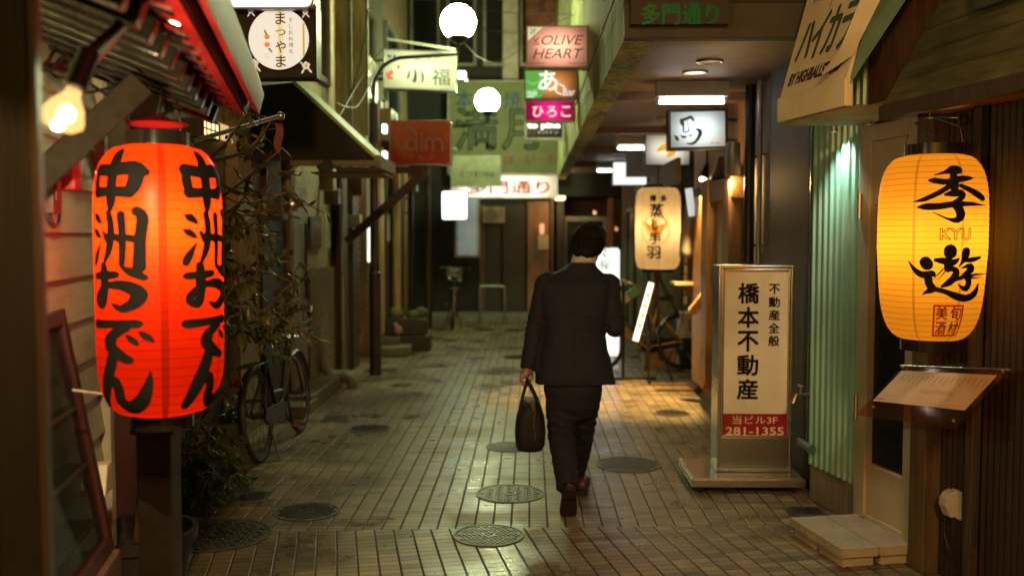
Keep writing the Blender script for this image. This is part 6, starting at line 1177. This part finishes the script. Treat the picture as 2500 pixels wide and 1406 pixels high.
# white towel hanging
A = at(1699, 460, 10.12); mb = MB(); vs = []; n, m = 12, 9
for i in range(n + 1):
    z = A.z - (A.z - at(0, 628, 10.12).z) * i / n; w_ = .07 + .10 * math.sin(min(1, i / n * 1.1) * 1.57)
    for j in range(m + 1): u = j / m - .5; vs.append(Vector((A.x - .02 + u * 2 * w_ * .8, 10.12 + .035 * math.sin(u * 11 + i * .12) * (.3 + i / n), z - .01 * math.cos(u * 9))))
mb.add(vs, [(i * (m + 1) + j, i * (m + 1) + j + 1, (i + 1) * (m + 1) + j + 1, (i + 1) * (m + 1) + j) for i in range(n) for j in range(m)]); o = solo(mb, 'hanging_towel', pm('white towel', (.22, .19, .15), .8, bump=.4, bsc=90), 'white towel hanging beside the wooden shopfront', 'towel', smooth='all'); s_ = o.modifiers.new('cloth', 'SOLIDIFY'); s_.thickness = .006
A = at(1683, 500, 9.95); mb = MB(); mb.bar(at(1681, 460, 10.05), at(1690, 528, 10.05), .075, .01, up=Vector((0, 1, 0))); solo(mb, 'hung_panel', em('pale lit slip', (.62, .74, .76), .7), 'narrow pale lit slip hanging in front of the white towel', 'slip')
# ledge, menu stick, boxes
T = at(1680, 692, 10.2); tb = thing('wooden_stand', 'wooden counter stand with a ledge beside the shopfront', 'stand', (T.x, 10.2, 0)); W2 = 48 * 10.2 / F
mb = MB(); mb.box((T.x + .05, 10.25, T.z), (W2 * 2, .36, .035)); mb.build('ledge', M_tan, tb, bevel=.004)
mb = MB(); X = at(1715, 800, 10.2).x; mb.box((X, 10.25, T.z / 2 - .012), (.10, .10, T.z - .03)); mb.bar((X - .22, 10.25, T.z - .03), (X, 10.25, T.z - .22), .04, .05); mb.build('leg', M_brown, tb, bevel=.004)
mb = MB(); g = ground(1712, 952); mb.box((X, 10.15, .03), (.24, .4, .06)); mb.build('foot', M_brown, tb, bevel=.006)
mb = MB(); mb.bar(at(1690, 760, 9.6), at(1728, 712, 9.5), .085, .06, up=Vector((0, 1, .3))); mb.bar(at(1684, 752, 9.6), at(1697, 764, 9.6), .05, .07, up=Vector((0, 1, .3))); solo(mb, 'slanted_menu', M_tan, 'small slanted pale wooden menu rest left of the standing sign', 'menu rest', bevel=.003)
def pbox(name, px0, px1, py0, py1, Y, mat, label, d=.3, cat='box'):
    A, B = at(px0, py1, Y), at(px1, py0, Y); mb = MB(); mb.box(((A.x + B.x) / 2, Y + d / 2, (A.z + B.z) / 2), (B.x - A.x, d, B.z - A.z)); return solo(mb, name, mat, label, cat, bevel=.006)
g = ground(1690, 902); 
b1 = pbox('dark_crate', 1668, 1712, 826, 903, 11.7, M_black, 'black crate under the pale carton beside the shopfront', .32, 'crate')
o = pbox('pale_carton', 1661, 1711, 764, 825, 11.7, pm('white carton', (.55, .48, .36), .7), 'pale carton stacked on the black crate', .3, 'carton')
INV[o.name] = Matrix.Translation(-o.location); mb = MB(); f = Fr(at(1661, 825, 11.695), (1, 0, 0)); mb.frame(f, .10, .22, .10, .22, -.002, .003, .01); mb.build('print', M_black_paint, o)
o = pbox('cardboard_box', 1574, 1652, 855, 902, 11.85, pm('brown cardboard', (.36, .19, .08), .75, bump=.1), 'brown cardboard box on the ground beneath the yellow bicycle', .3, 'cardboard box')
INV[o.name] = Matrix.Translation(-o.location); mb = MB(); f = Fr(at(1574, 902, 11.845), (1, 0, 0)); mb.fbox(f, .16, .2, .12, .15, -.002, .003); mb.fbox(f, .15, .21, .02, .035, -.002, .003); mb.build('print', pm('carton print', (.10, .05, .02), .7, bump=0), o)
mb = MB(); g = ground(1521, 925); mb.tube([(g.x, g.y, 0), (g.x, g.y, at(1521, 690, g.y).z)], .018, 10); mb.box((g.x + .12, g.y, .012), (.5, .12, .024)); solo(mb, 'slim_post', M_black, 'slim black post on a flat foot right of the walking man', 'post')
# leaning lit strip board and green tube
mb = MB(); A, B = at(1590, 690, 10.4), at(1551, 832, 10.3); mb.bar(A, B, .062, .03, up=Vector((0, 1, 0))); t = solo(mb, 'lit_strip_board', em('cool strip light', (.70, .90, .95), .85), 'tilted narrow white lit board in front of the yellow bicycle', 'lit board')
INV[t.name] = Matrix.Translation(-t.location)
for k in range(4): P = A.lerp(B, .22 + .17 * k) - Vector((0, .02, 0)); mb = MB(); mb.box(P, (.036, .006, .035)); mb.build('print', pm('tan strip print', (.4, .27, .12), .6, bump=0), t)
mb = MB(); mid = A.lerp(B, .35)
for g_ in (ground(1548, 893), ground(1600, 893)): mb.bar(mid + Vector((0, .03, 0)), Vector((g_.x, 10.5, 0)), .018, .018)
solo(mb, 'board_easel', M_black, 'thin black easel legs carrying the tilted lit board', 'easel')
mb = MB(); A, B = at(1512, 738, 11.0), at(1558, 706, 11.0); mb.bar(A, B, .10, .05, up=Vector((0, 1, 0))); t = solo(mb, 'green_banner', pm('green banner', (.06, .26, .04), .5), 'small slanted green board by the right elbow of the man', 'board'); INV[t.name] = Matrix.Translation(-t.location); mb = MB(); mb.bar(A + Vector((0, -.03, 0)), A.lerp(B, .45) + Vector((0, -.03, 0)), .09, .01, up=Vector((0, 1, 0))); mb.build('pale_end', pm('pale banner end', (.6, .45, .15), .5), t)
A = at(1527, 686, 10.9); mb = MB(); mb.tube(spline_path([Vector((A.x, A.y + .3, A.z)), A, Vector((A.x + .15, A.y, A.z - .06)), Vector((A.x + .22, A.y, A.z - .2))], 5), .008, 6); mb.sphere(A - Vector((0, .03, 0)), .022, 10); solo(mb, 'bicycle_lamp', M_steel, 'small round shiny lamp over the green board', 'lamp', smooth=True)
g0, g1 = ground(1575, 948), ground(1725, 940)
for k, (px0, px1, py) in enumerate(((1600, 1700, 955), (1590, 1705, 941))):
    A, B = ground(px0, py), ground(px1, py); mb = MB(); mb.bar(A + ZUP * .015, B + ZUP * .015, .05, .026); solo(mb, 'timber_sill', M_brown, ['nearer timber sill strip on the lit paving', 'farther timber sill strip on the lit paving'][k], 'sill', bevel=.003)
mb = MB(); mb.tube(spline_path([at(1665, 640, 10.9), at(1672, 740, 11.2), at(1645, 850, 11.0), ground(1600, 915), ground(1575, 925)], 6), .006, 6); solo(mb, 'floor_cable', M_cable, 'thin black cable hanging from the cream lantern to the floor', 'cable', smooth=True)
# air conditioners, ducts and bills that clutter the walls
def aircon(P, R_, label, s=1):
    f = Fr(P, R_); t = thing('air_conditioner', label, 'air conditioner', P, 'air conditioners on the walls')
    mb = MB(); mb.fbox(f, 0, .74 * s, 0, .52 * s, .04, .30); mb.build('casing', M_plast, t, bevel=.012)
    mb = MB(); c = f.sub(.28 * s, .26 * s, .301); mb.lathe((0, 0, 0), [(.20 * s, 0), (.215 * s, .008), (.22 * s, 0)], 28, fr=c)
    for k in range(1, 6): mb.lathe((0, 0, 0), [(.036 * k * s, 0), (.036 * k * s + .005, .004), (.036 * k * s + .010, 0)], 24, fr=c)
    mb.build('fan_grille', M_grey, t); mb = MB(); mb.fbox(f, .56 * s, .70 * s, .08, .44 * s, .3005, .306); mb.build('side_panel', M_grey, t); mb = MB(); mb.fbox(f, .05, .09, -.09, -.002, .0, .28); mb.fbox(f, .62 * s, .66 * s, -.09, -.002, 0, .28); mb.build('bracket', M_black, t)
aircon(LW.p(12.0, 3.35), (0, 1, 0), 'dusty air conditioner high on the left wall above the red sign'); aircon(LW.p(14.0, 3.0), (0, 1, 0), 'dusty air conditioner on the narrow timber house at the left', .9)
aircon(EF2.p(epx(1178, 0)[0], epx(0, 545)[1], .0), (1, 0, 0), 'small air conditioner by the dark doors at the alley end', .62)
for k, (px, py, Y) in enumerate(((1452, 520, 19.75), (1505, 560, 19.7))):
    A = at(px, py, Y); mb = MB(); mb.sphere(A, .035, 12); mb.cyl(A, A + Vector((0, .2, .05)), .012, 8); solo(mb, 'entrance_lamp', em('tiny orange lamp %d' % k, (1, .42, .16), 1.4 - .5 * k), ['tiny orange lamp to the right of the far doorway', 'tiny orange lamp on the far dark post'][k], 'lamp', smooth='all')
for k, (y, z, w_, h_, c) in enumerate(((10.15, 1.5, .26, .36, (.40, .34, .22)), (12.9, 1.45, .22, .30, (.30, .12, .08)), (14.6, 1.55, .3, .4, (.35, .33, .25)))):
    mb = MB(); mb.fbox(LW, y, y + w_, z, z + h_, .132, .138); solo(mb, 'wall_bill', pm('bill paper %d' % k, c, .7, var=.3, sc=18), ['cream paper bill beside the stone dado pillar', 'reddish paper bill past the pink tile strip', 'pale paper bill near the cactus planter'][k], 'bill')
# overhead cables
for k, pts in enumerate((((1130, 15, 17), (1240, 32, 15), (1400, 36, 12), (1445, 40, 10)), ((1130, 60, 18), (1230, 80, 16), (1300, 76, 14), (1420, 30, 11)), ((1120, 90, 14), (1170, 140, 15), (1220, 150, 16), (1290, 110, 17)), ((820, 250, 8.5), (850, 262, 9), (880, 250, 10), (930, 150, 11)), ((900, 20, 9), (880, 150, 9.5), (850, 260, 10), (830, 420, 10)), ((940, 110, 12), (890, 180, 11), (860, 230, 10), (820, 300, 9)), ((1512, 0, 5.45), (1480, 80, 6.5), (1440, 190, 8), (1395, 300, 12)))):
    mb = MB(); mb.tube(spline_path([at(px, py, Y) - Vector((.03 if k == 6 else 0, 0, 0)) for px, py, Y in pts], 6), .006, 6)
    solo(mb, 'overhead_cable', M_cable, ['highest sagging cable across the end facade', 'second sagging cable crossing above the pink sign', 'cable loop right of the nearer globe lamp', 'pale drooping cable behind the green awning', 'vertical cable beside the yellow-green partition', 'slanting cable from the green kanji sign to the awning', 'black cable running along the mossy fascia'][k], 'cable', smooth=True)
# ================================================================ the walking man
from mathutils import noise
YM = 5.75
base = ground(1400, 1245); man = thing('person', 'man in a dark suit walking away with a briefcase, head bowed', 'person', (at(1400, 900, YM).x, YM, 0))
def fuse(mb, name, mat, parent, vox, smooth=4, wr=None):
    """grow one continuous surface out of overlapping volumes"""
    me = D.meshes.new(name); me.from_pydata([tuple(p) for p in mb.v], [], mb.f); o = D.objects.new(name, me); COL.objects.link(o)
    m = o.modifiers.new('r', 'REMESH'); m.mode = 'VOXEL'; m.voxel_size = vox; s_ = o.modifiers.new('s', 'SMOOTH'); s_.iterations = smooth; s_.factor = .5
    dg = bpy.context.evaluated_depsgraph_get(); n = D.meshes.new_from_object(o.evaluated_get(dg)); D.objects.remove(o); D.meshes.remove(me)
    T = INV[parent.name]
    if wr:
        n.update(); nr = [v.normal.copy() for v in n.vertices]
        for v, q in zip(n.vertices, nr): v.co += q * wr(v.co)
    n.transform(T); n.name = name; n.polygons.foreach_set('use_smooth', [True] * len(n.polygons)); n.materials.clear(); n.materials.append(mat)
    o = D.objects.new(name, n); COL.objects.link(o); o.parent = parent; INV[o.name] = T; return o
def loft(mb, rings, n=28, e=2.3):
    vs = []
    for c, hw, hd in rings:
        for j in range(n):
            a = 2 * math.pi * j / n; ca, sa = math.cos(a), math.sin(a)
            vs.append(c + Vector((hw * math.copysign(abs(ca) ** (2 / e), ca), hd * math.copysign(abs(sa) ** (2 / e), sa), 0)))
    k = len(rings); fs = [(i * n + j, i * n + (j + 1) % n, (i + 1) * n + (j + 1) % n, (i + 1) * n + j) for i in range(k - 1) for j in range(n)]
    return mb.add(vs, fs + [tuple(reversed(range(n))), tuple((k - 1) * n + j for j in range(n))])
def ring(l, r, y, hd, dy=0):
    A, B = at(l, y, YM + dy), at(r, y, YM + dy); return ((A + B) / 2, (B.x - A.x) / 2, hd)
def hand(mb, M, H, s_=1):     # a hand closed round a bar along its local y axis; local +z is up the wrist
    T = lambda x, y, z: H + M @ Vector((x * s_, y, z))
    mb.sphere(T(-.012, 0, .048), .04, 14, (.55, 1.02, .9), M)
    for k, (y, l) in enumerate(((.031, .93), (.010, 1.03), (-.011, 1.0), (-.031, .82))):
        mb.tube(spline_path([T(-.022, y, .05), T(-.036, y, .030), T(-.040 * l, y, .004), T(-.026 * l, y, -.019 * l), T(.0, y, -.026 * l), T(.017 * l, y, -.012)], 4), [.0098] * 8 + [.0088] * 8 + [.0078] * 5, 8)
    mb.tube(spline_path([T(.006, .026, .062), T(.022, .040, .040), T(.027, .036, .012), T(.018, .022, -.004)], 4), [.013, .0125, .012, .0115, .011, .0105, .010, .0098, .0095, .009, .0088, .008, .0075], 8)
M_skin = pm('skin', (.40, .21, .13), .5, var=.06, sc=20, bump=.08, bsc=120, dirt=.1)
M_suit = pm('dark navy wool', (.008, .0105, .022), .85, var=.12, sc=40, bump=.03, bsc=300, dirt=.2)
M_trou = pm('charcoal wool', (.007, .009, .017), .85, var=.12, sc=40, bump=.03, bsc=300, dirt=.2)
# joints
Hd = at(1437, 594, 5.86); fd = Vector((.30, .82, -.50)).normalized(); hq = fd.to_track_quat('Y', 'Z').to_matrix()
Ls, Le, Lw = at(1336, 694, 5.79), at(1308, 800, 5.77), at(1289, 902, 5.72); Rs, Re, Rw = at(1484, 694, 5.80), at(1503, 797, 5.72), at(1462, 745, 5.98)
HL_ = at(1288, 930, 5.70); HRt = at(1440, 720, 6.03)
mb = MB()
mb.sphere(Hd, .1, 24, (.77, .94, 1.12), hq); mb.sphere(Hd + hq @ Vector((0, .045, -.062)), .06, 18, (.95, .95, .9), hq)
mb.tube([Hd + hq @ Vector((0, .088, .02)), Hd + hq @ Vector((0, .104, -.018)), Hd + hq @ Vector((0, .094, -.026))], [.010, .016, .010], 8)
for s_ in (-1, 1): mb.sphere(Hd + hq @ Vector((s_ * .078, -.002, -.012)), .03, 12, (.35, .6, 1), hq); mb.sphere(Hd + hq @ Vector((s_ * .032, .078, .022)), .014, 10)
mb.sphere(Hd + hq @ Vector((0, .092, -.052)), .02, 10, (1.2, .5, .4), hq)
nk = at(1425, 655, 5.80); mb.tube([Hd + hq @ Vector((0, -.02, -.06)), at(1428, 632, 5.82), nk], [.058, .056, .068], 16)
loft(mb, [ring(1370, 1462, 676, .06, .03), ring(1345, 1472, 725, .09), ring(1345, 1470, 800, .09), ring(1340, 1472, 900, .10), ring(1342, 1462, 950, .10)][::-1])
for a, b, c, h, sd in ((Ls, Le, Lw, HL_, 1), (Rs, Re, Rw, HRt, -1)):
    mb.tube([a, a.lerp(b, .5), b], [.048, .045, .040], 12); mb.tube([b, b.lerp(c, .5), c, c.lerp(h, .35)], [.040, .036, .027, .026], 12)
hand(mb, Matrix.Rotation(R(4), 3, 'Y'), HL_); mb.tube([Lw, HL_ + Vector((-.008, 0, .05))], [.026, .028], 12)
hm = Matrix.Rotation(R(70), 3, 'Y') @ Matrix.Rotation(R(-60), 3, 'X'); hand(mb, hm, HRt); mb.tube([Rw, HRt + hm @ Vector((-.008, 0, .05))], [.026, .028], 12)
LH, LK, LA = at(1372, 940, 5.75), at(1370, 1056, 5.73), at(1385, 1176, 5.47); RH, RK, RA = at(1430, 940, 5.77), at(1420, 1056, 5.93), at(1404, 1170, 6.06)
for a, b, c in ((LH, LK, LA), (RH, RK, RA)): mb.tube([a, a.lerp(b, .5), b], [.085, .07, .052], 14); mb.tube([b, b.lerp(c, .35), c], [.052, .052, .034], 14)
fuse(mb, 'body', M_skin, man, .0055, 3)
# jacket
mb = MB()
loft(mb, [ring(1306, 1502, 934, .150, .0), ring(1309, 1498, 905, .145), ring(1318, 1487, 860, .132), ring(1331, 1476, 812, .118, .0), ring(1322, 1486, 765, .130, .01), ring(1318, 1492, 722, .132, .02), ring(1320, 1494, 694, .120, .03), ring(1334, 1488, 676, .100, .045), ring(1362, 1470, 662, .085, .055), ring(1385, 1456, 650, .074, .06), ring(1391, 1452, 641, .070, .065)], 32, 2.5)
for a, b, c, r0 in ((Ls, Le, Lw, .074), (Rs, Re, Rw, .074)):
    mb.tube([a + (a - b).normalized() * .02, a.lerp(b, .5), b - (b - a).normalized() * .01], [r0, .066, .060], 16); mb.sphere(b, .060, 14); mb.tube([b, b.lerp(c, .5), c], [.060, .054, .045], 16)
    mb.sphere(a, r0 * .98, 14)
def wrj(p):
    q = Vector((p.x * 7, p.y * 7, p.z * 16)); w_ = noise.noise(q) * .008 + noise.noise(Vector((p.x * 22, p.y * 22, p.z * 34))) * .003
    for J in (Le, Re):
        dj = (p - J).length
        if dj < .13: w_ += .007 * (1 - dj / .13) * math.sin((p.z + .35 * p.x + .5 * p.y) * 150)
    cxm = at(1402, 800, YM).x; w_ -= .006 * math.exp(-((p.x - cxm) / .008) ** 2) * (1 if p.y < YM and p.z < 1.5 else 0)
    return w_
jk = fuse(mb, 'jacket', M_suit, man, .0085, 5, wrj)
mb = MB()
for c, d in ((Lw, (Lw - Le).normalized()), ):
    for k in range(3): P = c - d * (.02 + .014 * k) + Vector((-.046, -.012, 0)); mb.sphere(P, .006, 8)
mb.build('sleeve_button', M_gloss, jk)
# shirt collar
mb = MB(); n = 32; vs = []
for y, l, r_, hd in ((650, 1393, 1455, .070), (634, 1395, 1455, .068), (621, 1399, 1454, .065)):
    c, hw, h_ = ring(l, r_, y, hd, .07)
    for j in range(n): a = 2 * math.pi * j / n; vs.append(c + Vector((hw * math.cos(a), h_ * math.sin(a), .012 * math.cos(a) * 0 - .022 * (math.sin(a) > 0) * math.sin(a))))
mb.add(vs, [(i * n + j, i * n + (j + 1) % n, (i + 1) * n + (j + 1) % n, (i + 1) * n + j) for i in range(2) for j in range(n)]); o = mb.build('shirt_collar', pm('white shirt', (.52, .53, .50), .7, var=.05, bump=.05), man, smooth='all'); s_ = o.modifiers.new('cloth', 'SOLIDIFY'); s_.thickness = .004
# trousers
mb = MB()
loft(mb, [ring(1352, 1440, 1020, .07), ring(1336, 1460, 990, .115), ring(1327, 1470, 950, .135), ring(1330, 1466, 905, .125), ring(1336, 1464, 860, .11)], 28, 2.4)
for a, b, c, ra, rk, rb in ((LH, LK, LA, .104, .083, .065), (RH, RK, RA, .100, .078, .058)):
    a2 = a + Vector((0, 0, -.02)); mb.tube([a2, a2.lerp(b, .35), b, b.lerp(c, .35), c, c + (c - b).normalized() * .045], [ra, ra * .95, rk, rk * .95, rb, rb * 1.02], 18)
def wrt(p): return noise.noise(Vector((p.x * 8, p.y * 8, p.z * 13))) * .006 + noise.noise(Vector((p.x * 20, p.y * 20, p.z * 26 + p.x * 20))) * .0025 + (.006 * noise.noise(Vector((p.x * 6, p.y * 6, p.z * 40))) if p.z < .45 else 0) + (.005 * math.sin((p.z + .4 * p.x) * 110) * math.exp(-((p.z - .50) / .07) ** 2))
fuse(mb, 'trousers', M_trou, man, .008, 5, wrt)
# shoes
M_shoe = pm('brown leather', (.085, .028, .014), .38, var=.2, sc=12, bump=.1, bsc=60, dirt=.3); M_sole = pm('dark sole', (.022, .012, .008), .7)
def shoe(P, M):
    M = M * 1.1
    T = lambda x, y, z: P + M @ Vector((x, y, z)); mb = MB(); n = 16; vs = []
    sec = [(0, .016, .022, .05), (.006, .028, .02, .075), (.04, .034, .02, .092), (.08, .034, .02, .098), (.12, .037, .02, .082), (.17, .043, .02, .062), (.22, .045, .02, .05), (.26, .036, .02, .042), (.285, .016, .022, .032)]
    for y, hw, z0, z1 in sec:
        for j in range(n): a = 2 * math.pi * j / n; vs.append(T(hw * math.cos(a), y, (z0 + z1) / 2 + (z1 - z0) / 2 * math.copysign(abs(math.sin(a)) ** .75, math.sin(a))))
    k = len(sec); mb.add(vs, [(i * n + j, (i + 1) * n + j, (i + 1) * n + (j + 1) % n, i * n + (j + 1) % n) for i in range(k - 1) for j in range(n)] + [tuple(range(n)), tuple(reversed([(k - 1) * n + j for j in range(n)]))])
    o = mb.build('shoe', M_shoe, man, smooth='all')
    mb = MB(); ol = [(x * 1.10, y) for y, x, _, _ in sec] + [(-x * 1.10, y) for y, x, _, _ in reversed(sec)]; mb.prism(Fr(P, M.col[0], M.col[1]), ol, .006, .022); hl = [p for p in ol if p[1] <= .081]; mb.prism(Fr(P, M.col[0], M.col[1]), hl, -.012, .0055); mb.build('sole', M_sole, o, bevel=.002)
toe = ground(1388, 1263); a = R(-56); Mx = Matrix.Rotation(R(2), 3, 'Z') @ Matrix.Rotation(a, 3, 'X'); ball = Vector((toe.x, toe.y + .02, .006)); shoe(ball - Mx @ Vector((0, .235, 0)), Mx)
ft = ground(1420, 1211); shoe(Vector((ft.x, ft.y - .0, .013)), Matrix.Rotation(R(-5), 3, 'Z'))
# hair
mb = MB(); hq2 = hq
mb.sphere(Hd + hq @ Vector((0, -.012, .012)), .108, 26, (.98, .96, 1.08), hq); mb.sphere(at(1428, 616, 5.80), .072, 18, (1.0, .8, .75)); mb.sphere(at(1440, 575, 5.84), .1, 18, (1.0, 1, .75))
hr = fuse(mb, 'hair', pm('black hair', (.006, .0045, .0035), .7, var=.4, sc=30, spec=.2, bump=.7, bsc=40, stretch=(6, 6, 1)), man, .005, 2, lambda p: .006 * noise.noise(Vector((p.x * 34, p.y * 34, p.z * 12))) + .003 * noise.noise(Vector((p.x * 90, p.y * 90, p.z * 25))))
mb = MB()
for k in range(260):
    a, b = rnd.uniform(0, 2 * math.pi), rnd.uniform(-.5, 1.5); d = hq @ Vector((math.cos(a) * math.cos(b), math.sin(a) * math.cos(b), math.sin(b)))
    p = Hd + Vector((d.x * .103, d.y * .103, d.z * .112)); fl = (Vector((0, 0, -1)) + d * .35 + rv() * .5).normalized(); q = p + fl * rnd.uniform(.025, .045) + d * .003
    if (q - Hd).dot(hq.col[1]) > .07: continue
    mb.tube([p, p.lerp(q, .5) + d * .004, q], [.0016, .0014, .0005], 4)
mb.build('strands', MATS['black hair'], hr)
# briefcase
bc = thing('briefcase', 'soft dark leather briefcase hanging from the left hand of the man', 'briefcase', at(1294, 1092, 5.70))
mb = MB(); vs = []
secs = [(1093, 1274, 1314, .12), (1089, 1264, 1324, .15), (1078, 1259, 1330, .165), (1050, 1257, 1332, .178), (1020, 1260, 1329, .18), (995, 1268, 1322, .175), (980, 1276, 1314, .165)]
loft(mb, [(lambda A, B, hd: ((A + B) / 2, (B.x - A.x) / 2, hd))(at(l, y, 5.70), at(r, y, 5.70), hd) for y, l, r, hd in secs], 32, 4)
M_bag = pm('black grained leather', (.007, .006, .006), .75, var=.2, bump=.25, bsc=220, dirt=.15); o = mb.build('bag', M_bag, bc, smooth='all')
mb = MB(); 
for s_ in (-1, 1):
    z0 = at(1294, 1000, 5.7).z; x0 = HL_.x + .014 + s_ * .042
    mb.tube(spline_path([Vector((x0 + s_ * .02, 5.70 - .09, z0 - .05)), Vector((x0 + s_ * .012, 5.70 - .085, z0 + .03)), Vector((HL_.x + s_ * .006, 5.70 - .05, HL_.z - .006)), Vector((HL_.x + s_ * .006, 5.70 + .05, HL_.z - .006)), Vector((x0 + s_ * .012, 5.70 + .085, z0 + .03)), Vector((x0 + s_ * .02, 5.70 + .09, z0 - .05))], 6), .0075, 8)
mb.build('handle', M_bag, bc, smooth='all')
f = Fr(at(1299, 1000, 5.70 - .182), (1, 0, 0)); mb = MB(); mb.prism(f, [(.0, .0), (.012, -.01), (.018, .03), (.012, .06), (-.004, .055), (-.008, .03)], -.004, .006); mb.build('side_gusset', pm('taupe canvas', (.10, .08, .055), .75), bc, bevel=.003)
mb = MB(); zz = [f.p(.014 + .004 * math.sin(k), .02 - .022 * k, -.0 - .0012 * k) - Vector((0, .008, 0)) for k in range(10)]; mb.tube(zz, .0028, 6); mb.sphere(zz[0] + Vector((0, -.004, .004)), .006, 8); mb.build('zip', pm('brass zip', (.30, .24, .14), .4, 1), bc)
